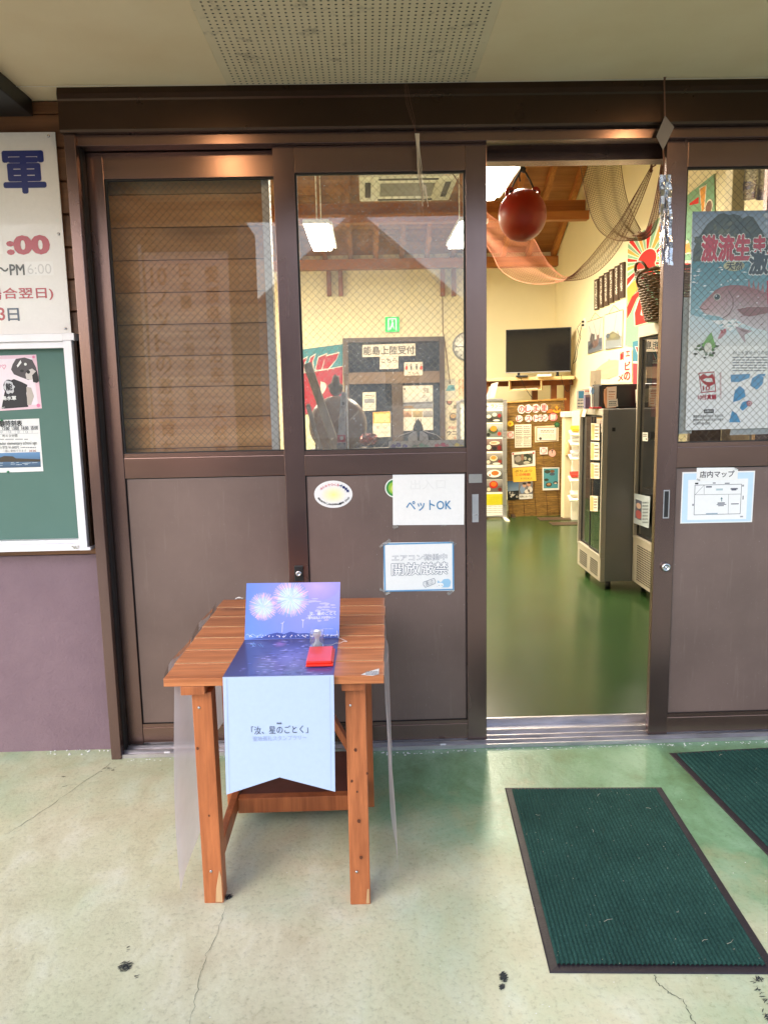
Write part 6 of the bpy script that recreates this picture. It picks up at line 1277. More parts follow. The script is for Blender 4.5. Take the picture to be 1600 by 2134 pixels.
def chip_letter(ch, x0, y0, x1, y1, col, lb):
    n_ = 14; s = Sheet('cutout_letter', lb, 'paper letter', ('Y', QY), [((x0+x1)/2+(x1-x0)/2*1.12*math.cos(2*math.pi*k/n_)*(1+.08*(k % 2)), (y0+y1)/2-(y1-y0)/2*1.12*math.sin(2*math.pi*k/n_)*(1+.08*(k % 2))) for k in range(n_)], S(240, 226, 220), 'pink cutout letters on the reed screen'); s.text(ch, x0+1, y0+1, x1-1, y1-1, col, .03, 2); s.done()
RW = S(206, 80, 84)
for i, (ch, x) in enumerate((('の', 1079), ('し', 1093), ('ま', 1109))): chip_letter(ch, x, 845+(-1)*i, x+14, 861-i, RW, ('first', 'second', 'third')[i]+' pink letter of the upper row on the reed screen')
chip_letter('里', 1126, 842, 1140, 858, RW, 'pink character standing apart at the end of the upper row on the reed screen')
for i, (ch, x) in enumerate((('レ', 1075), ('ス', 1094), ('ト', 1110), ('ラ', 1120), ('ン', 1130))): chip_letter(ch, x, 866-i*.4, x+(13 if i < 2 else 11), 879-i*.4, S(190, 110, 116), ('first', 'second', 'third', 'fourth', 'fifth')[i]+' letter of the lower row on the reed screen')
s = Sheet('round_seal', 'round pink seal at the end of the lower letter row', 'paper seal', ('Y', QY), [(1152+9*math.cos(k*math.pi/9), 869-8.5*math.sin(k*math.pi/9)) for k in range(18)], S(232, 130, 130)); s.text('鮮', 1146, 863, 1158, 875, S(250, 226, 220), .02, 2); s.done()
s = Sheet('paper_anchor', 'orange paper anchor at the top right of the reed screen', 'paper anchor', ('Y', QY), [(1158, 846), (1160, 845), (1161, 847), (1160.6, 849), (1163, 849), (1163, 850.6), (1160.8, 850.6), (1161, 857), (1165, 854), (1166, 851), (1168, 856), (1163, 860.5), (1159, 861), (1154, 859), (1151, 855), (1154, 853), (1156, 856), (1159, 857.5), (1159, 850.6), (1156, 850.6), (1156, 849), (1158.6, 849), (1157.6, 847)], S(238, 160, 40)); s.done()
s = Sheet('paper_hat', 'small orange paper boat shape left of the paper anchor', 'paper cutout', ('Y', QY), [(1139, 861), (1142, 855), (1147, 852), (1152, 856), (1153, 859)], S(236, 120, 50)); s.done()
s = Sheet('paper_sunflower', 'yellow paper sunflower at the left edge of the reed screen', 'paper flower', ('Y', QY), [(1063+7*math.cos(k*math.pi/10)*(1 if k % 2 else .8), 883-6.5*math.sin(k*math.pi/10)*(1 if k % 2 else .8)) for k in range(20)], S(244, 206, 60)); s.ell(1063, 883, 2.6, 2.4, S(230, 150, 40), 2, 12); s.done()
s = Sheet('paper_rosette', 'green paper rosette above the framed certificate', 'paper rosette', ('Y', QY-.003), [(1160+7*math.cos(k*math.pi/9)*(1 if k % 2 else .75), 885-7*math.sin(k*math.pi/9)*(1 if k % 2 else .75)) for k in range(18)], S(50, 90, 60)); s.ell(1160, 884, 3, 3, S(70, 130, 80), 2, 12); s.done()
s = Sheet('price_list', 'white price list sheet pinned to the reed screen', 'price list', ('Y', QY), [(1072, 885), (1106.5, 884), (1106.5, 932), (1072.5, 933)], S(238, 228, 208)); s.lines(1074, 887, 1088, 931, 11, S(130, 120, 110)); s.lines(1090, 887, 1105, 931, 11, S(140, 130, 120)); s.line([(1074, 900), (1105, 899.4)], .5, S(110, 100, 90)); s.line([(1074, 912), (1105, 911.4)], .5, S(110, 100, 90)); s.done()
s = Sheet('framed_certificate', 'certificate in a pale frame with brown border on the reed screen', 'certificate', ('Y', QY), [(1114, 889), (1163.5, 886), (1163.5, 919), (1114.5, 922)], S(226, 208, 176), th=.012); s.frame(1117, 890, 1160, 919, 1.4, S(130, 96, 60), 1); s.poly([(1119, 892), (1159, 890), (1159, 916.5), (1119, 918.5)], S(240, 232, 214), .8); s.lines(1126, 896, 1154, 902, 2, S(60, 50, 60)); s.lines(1121, 904, 1156, 914, 4, S(190, 180, 166)); s.ell(1125.5, 914, 3, 3, S(60, 56, 54), 2, 12); s.done('frame_board')
for (x0, y0, x1, y1, lb) in ((1124, 932, 1140.5, 947, 'square pink sticker in the middle of the reed screen'), (1055, 899, 1070.5, 914, 'square pink sticker at the left edge of the reed screen')):
    s = Sheet('square_sticker', lb, 'sticker', ('Y', QY), R4(x0, y0, x1, y1, .3, -.02), S(242, 222, 216), 'pink stickers on the reed screen'); s.ell((x0+x1)/2, (y0+y1)/2, 6.5, 6, S(232, 140, 140), 1); s.text('鮮', x0+3.5, y0+3, x1-3.5, y1-3, S(246, 226, 220), .02, 2); s.done()
s = Sheet('pink_circle', 'plain pink paper circle hanging from a dark clip on the reed screen', 'paper circle', ('Y', QY), [(1150+7.5*math.cos(k*math.pi/9), 944.5-7.5*math.sin(k*math.pi/9)) for k in range(18)], S(236, 176, 164)); s.poly([(1147, 938), (1153, 938), (1150.6, 941), (1150.6, 945), (1149.4, 945), (1149.4, 941)], INK, 2); s.done()
s = Sheet('oyster_photo', 'photo sheet of grilled oysters on the reed screen', 'photo', ('Y', QY), [(1065.5, 943), (1114.5, 939), (1115, 971), (1066.5, 974.5)], S(236, 228, 220), mat='glossprint'); s.poly([(1070, 948), (1110, 944.5), (1109, 966), (1082, 970), (1071, 966)], S(96, 90, 80), .6)
for (x, y, rx_, ry_, cl) in ((1079, 957, 7, 7, (160, 150, 140)), (1098, 955, 12, 9, (46, 56, 44)), (1094, 955, 3, 4, (190, 190, 170)), (1103, 957, 3, 3, (180, 180, 160)), (1097, 964, 7, 3, (190, 186, 170)), (1088, 953, 3, 7, (150, 110, 90)), (1068.5, 946, 2, 2, (190, 50, 60)), (1111, 944, 2, 2, (190, 50, 60))): s.ell(x, y, rx_, ry_, S(*cl), 1.2+.01*x/10, 12, .15)
s.done()
s = Sheet('handwritten_card', 'yellow handwritten card below the oyster photo', 'card', ('Y', QY-.002), [(1067, 975.5), (1115, 972), (1117, 1002), (1069, 1005)], S(240, 190, 70)); s.text('ぷりぷり', 1071, 979, 1108, 984, S(110, 70, 40), .01); s.text('この時期', 1074, 986, 1104, 992, S(226, 96, 50), .02); s.text('なくなりました', 1084, 995, 1108, 999, S(90, 60, 40), .01); s.done()
s = Sheet('harbour_photo', 'blue and black photo at the lower left of the reed screen', 'photo', ('Y', QY), [(1056, 1003), (1080, 1001.5), (1080.5, 1041), (1057, 1042.5)], S(24, 26, 32), mat='glossprint'); s.poly([(1056, 1003), (1080, 1001.5), (1080, 1022), (1056, 1024)], [S(60, 90, 130), S(60, 90, 130), S(130, 150, 176), S(130, 150, 176)], .6)
for k in range(14): s.ell(random.uniform(1059, 1078), random.uniform(1026, 1036), 2, 2.4, S(*random.choice([(206, 200, 196), (150, 140, 130), (60, 60, 66)])), 1, 8)
s.done()
s = Sheet('group_photo', 'photo with black lettering below the handwritten card', 'photo', ('Y', QY-.0005), [(1080.5, 1002.5), (1109.5, 1000), (1110, 1039), (1081, 1041)], S(120, 116, 120), mat='glossprint')
for (x, y, rx_, ry_, cl) in ((1088, 1020, 5, 9, (130, 150, 180)), (1092, 1012, 4, 4, (196, 150, 124)), (1101, 1010, 4, 4, (190, 140, 116)), (1104, 1020, 5, 7, (206, 196, 190)), (1098, 1024, 6, 5, (216, 206, 196)), (1092, 1008, 4, 2.4, (36, 30, 30)), (1102, 1006, 4, 2.4, (50, 36, 30))): s.ell(x, y, rx_, ry_, S(*cl), 1+.001*x, 10, .1)
s.rect(1081.5, 1030, 1109, 1040, S(226, 222, 216), 2.2); s.text('能島においでよ', 1083, 1032, 1108, 1037, INK, .02, 3); s.done()
s = Sheet('seafood_poster', 'teal seafood poster with white border at the right of the reed screen', 'poster', ('Y', QY), [(1129.5, 974.5), (1165, 974), (1164.5, 1021), (1130, 1022)], S(236, 230, 220), mat='glossprint'); s.poly([(1132, 976.5), (1162.5, 976), (1162, 1017), (1132, 1018)], S(64, 140, 156), .6)
for (x, y, rx_, ry_, cl) in ((1140, 983, 6, 4, (50, 60, 50)), (1150, 982, 5, 3.4, (110, 76, 50)), (1150, 988, 6, 3, (60, 80, 100)), (1138, 1000, 5, 3, (40, 56, 44)), (1143, 1010, 7, 4.5, (50, 50, 46)), (1143, 1009, 4, 2.6, (170, 130, 80)), (1157, 1006, 5, 3, (40, 40, 44)), (1157, 1007, 3, 1.4, (210, 196, 180))): s.ell(x, y, rx_, ry_, S(*cl), 1+.001*x, 12, .1)
s.done()
# brochure rack and floor hatches by the screen
bk = thing('brochure_rack', onY(1190, 1070, 5.75), 'white brochure rack squeezed between the reed screen and the display fridge', 'rack'); x0 = onY(1184, 900, 5.75).x
part('upright', 'enamel', bk, lambda b: b.box(x0+.06, x0+.25, 5.80, 5.83, .004, 1.28, .003))
for k, (y, cl) in enumerate(((895, (236, 190, 50)), (915, (220, 220, 224)), (945, (206, 206, 212)), (990, (200, 60, 50)), (1030, (226, 220, 206)))):
    zz = onY(1190, y, 5.75).z; tr_ = part('tray', 'enamel', bk, lambda b: b.obox((x0+.0, 5.70, zz-.04), (x0+.22, 5.70, zz-.04), .13, .02, up=(0, -.4, 1), bev=.003))
    part('brochures', mk('brochure_stack', S(*cl), .5), bk, lambda b: b.obox((x0+.02, 5.71, zz+.012), (x0+.20, 5.71, zz+.012), .08, .03, up=(0, -.5, 1)))
lp_ = thing('paper_cup_stand', onY(1186, 1076, 5.95), 'pale stacked dispensers beside the right edge of the reed screen', 'dispenser'); x1 = onY(1176, 900, 5.95).x
part('column', 'cream2', lp_, lambda b: b.box(x1-.01, x1+.12, 5.92, 6.05, .004, onY(1180, 870, 5.95).z, .01)); part('cap', 'enamel', lp_, lambda b: b.box(x1-.03, x1+.14, 5.90, 6.06, onY(1180, 869.6, 5.95).z, onY(1180, 858, 5.95).z, .01)); part('bottle', 'shelf', lp_, lambda b: b.lathe((x1+.03, 5.90, .75), [(.03, 0), (.034, .02), (.034, .12), (.014, .16), (.014, .20)], 16))
for (px, lb) in (((1150, 1081), 'dark floor plate against the foot of the reed screen'), ((1176, 1091), 'dark floor plate in front of the fridge corner')):
    q = onZ(*px, .008); o = MB().box(q.x-.16, q.x+.22, q.y-.10, q.y+.10, .0045, .012, .002).build('floor_plate', 'darkwood'); tag(o, lb, 'plate', 'floor plates by the reed screen', 'thing')
# --- display fridges
def fridge(X0, Ya, Yb, depth, ztop, zg1, zg0, zbot, label, name='display_fridge', tall=False):
    t = thing(name, (X0+depth/2, (Ya+Yb)/2, .004), label, 'fridge', 'glass-fronted display fridges'); X1 = X0+depth
    part('cabinet', 'fridge', t, lambda b: (b.box(X0+.04, X1, Ya, Ya+.025, zbot, ztop, .004), b.box(X0+.04, X1, Yb-.025, Yb, zbot, ztop, .004), b.box(X1-.025, X1, Ya+.0252, Yb-.0252, zbot, ztop), b.box(X0+.04, X1-.0252, Ya+.0252, Yb-.0252, ztop-.03, ztop), b.box(X0+.04, X1-.0252, Ya+.0252, Yb-.0252, zbot, zg0)))
    part('door_surround', 'fridge_light', t, lambda b: (b.box(X0, X0+.0395, Ya, Ya+.022, zg0, zg1, .003), b.box(X0, X0+.0395, Yb-.022, Yb, zg0, zg1, .003), b.box(X0, X0+.0395, Ya, Yb, zg1+.0005, ztop+.002, .003), b.box(X0, X0+.0395, Ya, Yb, zg0-.02, zg0-.0005, .003)))
    ym = (Ya+Yb)/2
    for (ya_, yb_, dx) in ((Ya+.0222, ym+.02, .012), (ym-.02, Yb-.0222, .024)):
        d = part('glass_door', 'gasket', t, lambda b: (b.box(X0+dx, X0+dx+.008, ya_, ya_+.018, zg0, zg1), b.box(X0+dx, X0+dx+.008, yb_-.018, yb_, zg0, zg1), b.box(X0+dx, X0+dx+.008, ya_+.018, yb_-.018, zg1-.018, zg1), b.box(X0+dx, X0+dx+.008, ya_+.018, yb_-.018, zg0, zg0+.018)))
        part('pane', 'fridge_glass', d, lambda b: b.add([(X0+dx+.004, yb_-.018, zg0+.018), (X0+dx+.004, ya_+.018, zg0+.018), (X0+dx+.004, ya_+.018, zg1-.018), (X0+dx+.004, yb_-.018, zg1-.018)], [(0, 1, 2, 3)]))
    for k in range(1, 4): z = zg0+(zg1-zg0)*k/4; part('shelf', 'silver', t, lambda b: b.box(X0+.06, X1-.03, Ya+.03, Yb-.03, z-.006, z))
    part('grille_panel', 'fridge_light', t, lambda b: b.box(X0+.004, X0+.0395, Ya, Yb, zbot, zg0-.0205, .003))
    b = MB(); zz = zbot+.03; yl = (Yb-Ya)
    while zz < zg0-.06:
        for (fa, fb_) in ((.10, .42), (.55, .90)):
            n_ = 10
            for i in range(n_): ya_ = Ya+yl*(fa+(fb_-fa)*i/n_); b.box(X0+.0012, X0+.0038, ya_, ya_+yl*(fb_-fa)/n_*.62, zz, zz+.007)
        zz += .017
    b.build('vent_slots', 'gasket', t, 'stuff')
    for y in (Ya+.05, Yb-.05):
        for x in (X0+.08, X1-.08): part('foot', 'black', t, lambda b: b.lathe((x, y, .004), [(.022, 0), (.022, zbot-.005)], 12))
    return t
F1X = 1.735; F1A, F1B = 2.545, 3.185
z_t = onX(1253, 853, F1X).z; z_g1 = onX(1250, 866, F1X).z; z_g0 = onX(1251, 1160, F1X).z; z_b = onX(1251, 1217, F1X).z
f1 = fridge(F1X, F1A, F1B, .80, z_t, z_g1, z_g0, max(.07, z_b), 'grey display fridge with two glass doors and orange price tags inside')
k = onY(1278, 895, F1A); part('vent_cap', 'gasket', f1, lambda b: b.box(k.x-.012, k.x+.012, F1A-.003, F1A-.0002, k.z-.014, k.z+.014))
for i, (x0, y0, x1, y1) in enumerate(((1231, 882, 1248, 917), (1230, 921, 1248, 958), (1230, 964, 1248, 997), (1229, 1033, 1245, 1065))):
    s = Sheet('price_tag', ('topmost', 'second', 'third', 'lowest')[i]+' orange and white price tag inside the grey fridge door', 'price tag', ('X', F1X+.010), R4(x0, y0, x1, y1, 0, .05), S(240, 226, 206), 'orange price tags in the fridge'); s.rect(x0+.6, y0+2, x0+7, y1-1, S(236, 176, 110), 1); s.lines(x0+8, y0+4, x1-1, y1-4, 4, S(120, 110, 100)); s.done()
s = Sheet('folded_leaflet', 'orange and white leaflet hanging over the front corner of the fridge top', 'leaflet', ('X', F1X-.006), [(1211, 853), (1222, 854), (1218, 869), (1207, 868)], S(238, 226, 212)); s.poly([(1210, 853), (1215, 853), (1211, 868), (1207, 868)], S(206, 140, 90), 1); s.done()
F2X = 1.975; F2B, F2A = 2.535, 1.60
z_t2 = onX(1316, 685, F2X).z; z_g2 = onX(1320, 706, F2X).z; z_h0 = onX(1310, 1110, F2X).z; z_b2 = onX(1309, 1213, F2X).z
f2 = fridge(F2X, F2A, F2B, .60, z_t2, z_g2, z_h0, max(.08, z_b2), 'tall display fridge with dark glass at the right of the doorway, basket on top', tall=True)
# stand-ins placed inside for the flag and notice reflected in the tall fridge glass
s = Sheet('reflected_cloth', 'teal and dark red striped cloth standing in for a flag reflected in the tall fridge glass', 'cloth', ('X', F2X+.10), [(1318, 712), (1420, 690), (1420, 870), (1318, 868)], S(176, 40, 50), mat='cloth'); TE = S(44, 110, 130); s.poly([(1318, 709), (1420, 690), (1420, 730), (1380, 752), (1318, 756)], TE, 1)
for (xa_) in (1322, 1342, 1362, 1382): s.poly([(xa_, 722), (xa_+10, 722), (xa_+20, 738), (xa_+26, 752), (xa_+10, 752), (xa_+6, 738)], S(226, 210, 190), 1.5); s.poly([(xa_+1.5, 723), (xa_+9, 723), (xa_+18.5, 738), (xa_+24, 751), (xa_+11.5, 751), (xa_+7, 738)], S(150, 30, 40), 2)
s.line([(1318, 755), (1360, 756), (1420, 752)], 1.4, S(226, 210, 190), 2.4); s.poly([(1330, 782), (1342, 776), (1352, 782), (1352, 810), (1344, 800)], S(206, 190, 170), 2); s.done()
s = Sheet('reflected_notice', 'black and white notice standing in for one reflected in the tall fridge glass', 'notice', ('X', F2X+.05), [(1323, 812), (1352, 809), (1352, 838), (1324, 840)], S(196, 186, 166)); s.rect(1326, 814, 1337, 824, S(80, 70, 60), 1); s.lines(1326, 826, 1350, 838, 4, S(120, 110, 96)); s.done()
s = Sheet('small_label', 'small white label halfway down the tall fridge', 'label', ('X', F2X-.002), R4(1338, 901, 1349, 919, -.2, .05), S(222, 216, 206)); s.lines(1339, 904, 1348, 911, 2, S(60, 60, 60)); s.ell(1346, 915, 1.6, 1.6, INK, 2, 8); s.done()
s = Sheet('character_free_flyer', 'pale blue flyer low on the glass of the tall fridge', 'flyer', ('X', F2X-.002), [(1321, 1028), (1354, 1035), (1351, 1101), (1320, 1090)], S(196, 206, 214), mat='glossprint'); s.rect(1323, 1042, 1336, 1082, S(96, 100, 120), 1); s.ell(1330, 1054, 5, 6, S(206, 170, 150), 2); s.ell(1330, 1072, 6, 9, S(180, 90, 90), 2.2); s.lines(1338, 1044, 1350, 1092, 7, S(120, 130, 140)); s.done()
# --- basket on the tall fridge
bl_ = onY(1326, 600, 2.1); bk_ = thing('wicker_basket', (bl_.x+.21, 2.1, z_t2+.003), 'dark wicker basket standing on top of the tall fridge', 'basket'); cx_, cy_ = bl_.x+.21, 2.1; z0 = z_t2+.004; H_ = max(.25, onY(1352, 566, 2.1).z-z0)
b = MB(); NR = 20
for i in range(NR):
    v = i/(NR-1); R_ = .135+.072*v; zz = z0+.010+(H_-.02)*v; ns = 72; pts = []
    for k in range(ns+1): a = 2*math.pi*k/ns; w2 = .006*math.sin(18*a+math.pi*i); pts.append((cx_+(R_+w2)*math.cos(a), cy_+(R_+w2)*math.sin(a), zz))
    b.tube(pts, (H_/NR)*.44, 5, False)
b.build('weave', 'wicker', bk_)
b = MB()
for k in range(36): a = 2*math.pi*k/36; b.tube([(cx_+.135*math.cos(a), cy_+.135*math.sin(a), z0+.003), (cx_+.207*math.cos(a), cy_+.207*math.sin(a), z0+H_)], .004, 5)
b.build('stakes', 'wicker', bk_, 'stuff'); part('bottom', 'wicker', bk_, lambda b: b.lathe((cx_, cy_, z0), [(0, 0), (.138, 0), (.138, .008), (0, .008)], 24))
part('rim', 'wicker', bk_, lambda b: b.tube([(cx_+.210*math.cos(a*.0873), cy_+.210*math.sin(a*.0873), z0+H_+.004*math.sin(a*2)) for a in range(73)], .011, 6, False))
for sg in (math.pi*1.08, math.pi*.08):
    ex_ = Vector((math.cos(sg), math.sin(sg), 0)); ey_2 = Vector((-ex_.y, ex_.x, 0)); part('handle', 'wicker', bk_, lambda b: b.tube([Vector((cx_, cy_, z0+H_))+ex_*(.208+.02*math.sin(a))+ey_2*(.06*math.cos(a))+Vector((0, 0, .055*math.sin(a))) for a in [math.pi*k/12 for k in range(13)]], .010, 7)); part('loop', 'wicker', bk_, lambda b: b.tube([Vector((cx_, cy_, z0+H_-.06))+ex_*(.20+.04*math.sin(a))+Vector((0, 0, .045*math.cos(a))) for a in [math.pi*k/10 for k in range(11)]], .008, 6))
# --- things on the grey fridge
cz2 = z_t+.003
def onfr(x, y): return onZ(x, y, cz2)
q = onY(1253, 852, 2.62)
mo = thing('black_monitor', (2.02, 2.75, cz2), 'black monitor casing on the grey fridge', 'monitor'); a, c2 = onY(1252, 801, 2.75), onY(1318, 799, 2.75)
part('casing', 'black', mo, lambda b: b.box(a.x, c2.x+.12, 2.75, 3.0, cz2, a.z, .012)); part('side_face', mk('dark_grey_plastic', S(60, 56, 54), .5), mo, lambda b: b.box(a.x-.012, a.x-.0005, 2.76, 2.99, cz2, a.z-.01, .004))
def card(name, label, cat, Yv, quad, col, fn=None, th=.004, **k):
    s = Sheet(name, label, cat, ('Y', Yv), quad, col, th=th, **k)
    if fn: fn(s)
    return s.done()
card('clipboard', 'brown clipboard with an orange and white list leaning against the black monitor', 'clipboard', 2.70, [(1259, 812), (1265, 806), (1284, 805), (1283, 849), (1262, 851), (1258, 838), (1258, 820)], S(206, 150, 106), lambda s: (s.poly([(1264, 808), (1284, 805), (1282, 848), (1264, 850)], S(238, 220, 200), 1), s.lines(1267, 814, 1281, 845, 6, S(210, 150, 110)), s.lines(1268, 815, 1282, 818, 1, S(80, 70, 64))))
card('handwritten_note', 'small white handwritten note in front of the clipboard', 'note', 2.62, [(1266, 833), (1286, 831), (1287, 847), (1264, 850)], S(240, 232, 220), lambda s: s.lines(1268, 835, 1285, 846, 3, S(90, 86, 84)), th=.001)
card('calendar', 'white wall calendar with a blue block standing on the grey fridge', 'calendar', 2.98, [(1201, 814), (1231, 808), (1231, 851), (1201, 853)], S(240, 232, 220), lambda s: (s.rect(1205, 815, 1216, 830, S(80, 150, 190), 1), s.lines(1218, 812, 1230, 818, 1, S(200, 90, 60)), s.lines(1203, 832, 1230, 836, 1, S(110, 116, 130)), s.lines(1203, 838, 1230, 843, 1, S(110, 116, 130)), s.lines(1203, 845, 1230, 850, 1, S(110, 116, 130))))
card('purple_box', 'small purple-grey packet in front of the calendar', 'box', 2.78, [(1219, 823), (1230, 822), (1230, 851), (1219, 852)], S(112, 104, 130), lambda s: s.rect(1219.5, 822, 1229.5, 828, S(170, 150, 150), 1), th=.05)
card('white_box', 'tall white carton between the calendar and the black monitor', 'box', 2.90, [(1232, 806), (1248, 804), (1248, 850), (1232, 851)], S(222, 210, 196), None, th=.06)
card('blue_fan', 'small round blue paper fan above the purple packet', 'fan', 2.80, [(1234+3.6*math.cos(k*math.pi/8), 815-7*math.sin(k*math.pi/8)) for k in range(16)], S(130, 176, 214), None, th=.002)
card('picture_card', 'white card with a faint brush mark leaning on the wall', 'card', 3.05, [(1229, 773), (1252, 771), (1251, 804), (1228, 806)], S(240, 226, 196), lambda s: s.text('ら', 1237, 794, 1241, 800, S(120, 110, 90), 0), th=.004)
bpy.data.objects['blue_fan'].location.z += 0
rs_ = MB().box(onY(1231, 850, 2.7).x, onY(1250, 850, 2.7).x, 2.66, 2.76, cz2, cz2+.012, .003).build('red_tray', mk('dark_red_tray', S(170, 30, 40), .4)); tag(rs_, 'low red tray beside the purple packet on the grey fridge', 'tray', kind='thing')
# --- right wall: plaques, pictures, fish print, red sign, flag
XW = RX-.003
for i, (x0, y0, x1, y1) in enumerate(((1237.5, 582, 1245, 646), (1247, 575, 1255.5, 641), (1257, 568, 1266, 637), (1267.5, 561, 1276.5, 631), (1279, 554, 1288, 626), (1289.5, 547, 1299, 621))):
    nm = ('first', 'second', 'third', 'fourth', 'fifth', 'sixth')[i]
    s = Sheet('name_plaque', nm+' dark wooden plaque from the television in the row of six', 'plaque', ('X', XW-.02), [(x0, y0+1.5), (x1, y0-1.5), (x1-.5, y1-1.5), (x0-.5, y1+1)], S(70, 50, 38), 'dark wooden plaques with white characters', th=.018); [s.rect((x0+x1)/2-random.uniform(.6, 2.2), y0+5+k*3.1, (x0+x1)/2+random.uniform(.6, 2.2), y0+5+k*3.1+random.uniform(1, 2.6), S(232, 222, 202), 2) for k in range(18)]; s.done('board')
def pic(quad, label, fn):
    s = Sheet('hanging_picture', label, 'picture', ('X', XW-.012), quad, S(214, 206, 196), 'boat pictures on the gable wall', mat='glossprint', th=.01); fn(s); r = s.done('canvas')
    (ax, ay), (bx_, by_) = quad[0], quad[1]; A = onX(ax, ay, XW-.01); B = onX(bx_, by_, XW-.01); m_ = (A+B)/2+Vector((0, 0, .075)); part('hanging_cord', 'rust', r, lambda b: b.tube([A.lerp(B, .2), m_, A.lerp(B, .85)], .0022, 5)); part('top_rod', mk('brass_rod', S(150, 130, 90), .4, .4), r, lambda b: b.tube([A, B], .005, 6)); C_ = onX(*quad[2], XW-.01); D_ = onX(*quad[3], XW-.01); part('bottom_rod', 'silver', r, lambda b: b.tube([C_, D_], .005, 6))
def pf1(s):
    s.poly([(1224, 712), (1254, 703), (1254, 728), (1224, 737)], S(110, 116, 126), 1); 
    for (x, y, rx_, ry_, cl) in ((1233, 706, 5, 14, (96, 92, 92)), (1245, 706, 3, 10, (130, 100, 96)), (1238, 718, 8, 7, (120, 96, 90)), (1250, 716, 4, 5, (90, 96, 110)), (1230, 722, 5, 6, (70, 72, 80))): s.ell(x, y, rx_, ry_, S(*cl), 1.3+.001*x, 12, .25)
    for a in ((1227, 680, 1238, 720), (1236, 672, 1246, 715), (1252, 664, 1246, 712)): s.line([(a[0], a[1]), (a[2], a[3])], .6, S(150, 140, 136), 2.9)
def pf2(s):
    s.poly([(1260, 708), (1295, 700), (1294, 722), (1260, 728)], S(150, 156, 160), 1); s.poly([(1262, 706), (1268, 696), (1276, 690), (1284, 694), (1292, 700), (1290, 708), (1264, 710)], S(130, 126, 104), 1.5); s.ell(1266, 700, 4, 5, S(80, 92, 106), 1.8); s.ell(1277, 700, 6, 5, S(150, 144, 110), 1.9); s.line([(1284, 655), (1278, 696)], .6, S(150, 140, 136), 2.4); s.line([(1286, 690), (1290, 704)], 1, S(90, 80, 80), 2.4)
pic([(1223, 671), (1255.5, 660.5), (1254.5, 728), (1224, 737.5)], 'boat picture hanging nearer the television', pf1); pic([(1260, 656.5), (1296.5, 646), (1294.5, 722), (1260.5, 728.5)], 'boat picture hanging nearer the fishing flag', pf2)
s = Sheet('fish_print', 'large grey fish-shaped paper print on the wall above the black monitor', 'print', ('X', XW-.004), [(1231, 782), (1236, 775), (1246, 766), (1256, 758), (1266, 752), (1268, 747), (1270, 751), (1282, 750), (1291, 752), (1296, 758), (1297, 768), (1292, 776), (1284, 782), (1274, 786), (1268, 790), (1254, 789), (1240, 789), (1233, 787)], S(188, 172, 144))
s.line([(1240, 780), (1256, 764), (1280, 757)], 1.6, S(190, 174, 146)); s.line([(1248, 786), (1262, 772), (1286, 764)], 1.4, S(192, 176, 148)); s.line([(1236, 785), (1250, 779), (1268, 776)], 1.2, S(194, 178, 150)); s.ell(1242, 779, 1.6, 1.6, S(130, 116, 96), 2, 8); s.done()
s = Sheet('red_letter_sign', 'white wall sign with large red brushed letters behind the black monitor', 'sign', ('X', XW-.006), [(1289, 733), (1316, 728), (1316, 797), (1287, 797)], S(246, 232, 196)); s.text('鯛', 1291, 733, 1299, 751, S(206, 30, 36), .03, 2); s.text('エ', 1303, 731, 1312, 743, S(206, 30, 36), .05, 2); s.text('ビ', 1301, 753, 1313, 772, S(206, 30, 36), .05, 2); s.text('の', 1299, 774, 1313, 793, S(206, 30, 36), .05, 2); s.text('メ', 1287, 780, 1298, 795, S(206, 30, 36), .04, 2); s.done()
GT, RDF, ORF, WL = S(134, 178, 140), S(214, 34, 24), S(240, 164, 70), S(244, 232, 206)
s = Sheet('rising_sun_flag', 'green fishing flag with a red and orange rising sun on the gable wall', 'flag', ('X', XW-.008), [(1308, 506), (1487, 362), (1490, 760), (1302, 720)], GT, mat='cloth', th=.004)
sx, sy = 1346, 545
for k in range(13):
    a0 = math.radians(-60+k*23); a1 = a0+math.radians(12); r0, r1 = 14, 95
    cl = (RDF, ORF)[k % 2]
    s.poly([(sx+r0*math.cos(a0), sy-r0*1.15*math.sin(a0)), (sx+r1*math.cos(a0), sy-r1*1.15*math.sin(a0)), (sx+r1*math.cos(a1+.06), sy-r1*1.15*math.sin(a1+.06)), (sx+r0*math.cos(a1), sy-r0*1.15*math.sin(a1))], WL, 1+.01*k); s.poly([(sx+r0*math.cos(a0+.03), sy-r0*1.15*math.sin(a0+.03)), (sx+r1*math.cos(a0+.03), sy-r1*1.15*math.sin(a0+.03)), (sx+r1*math.cos(a1), sy-r1*1.15*math.sin(a1)), (sx+r0*math.cos(a1-.03), sy-r0*1.15*math.sin(a1-.03))], cl, 1.3+.01*k)
s.ell(sx, sy, 22, 26, WL, 2); s.ell(sx, sy, 20, 24, RDF, 2.2); s.poly([(1324, 610), (1340, 545), (1360, 530), (1366, 560), (1345, 580)], RDF, 2.5)
s.poly([(1306, 600), (1320, 586), (1336, 580), (1330, 600), (1318, 616), (1308, 632)], ORF, 2.6); s.poly([(1306, 640), (1316, 618), (1330, 606), (1338, 606), (1326, 622), (1314, 650), (1306, 664)], RDF, 2.7); s.poly([(1322, 680), (1320, 650), (1326, 632), (1332, 618), (1338, 640), (1346, 652), (1350, 672)], WL, 2.8); s.poly([(1323, 679), (1322, 652), (1328, 634), (1332, 622), (1337, 642), (1345, 654), (1348, 672)], RDF, 3); s.poly([(1334, 656), (1336, 644), (1338, 658)], WL, 3.2)
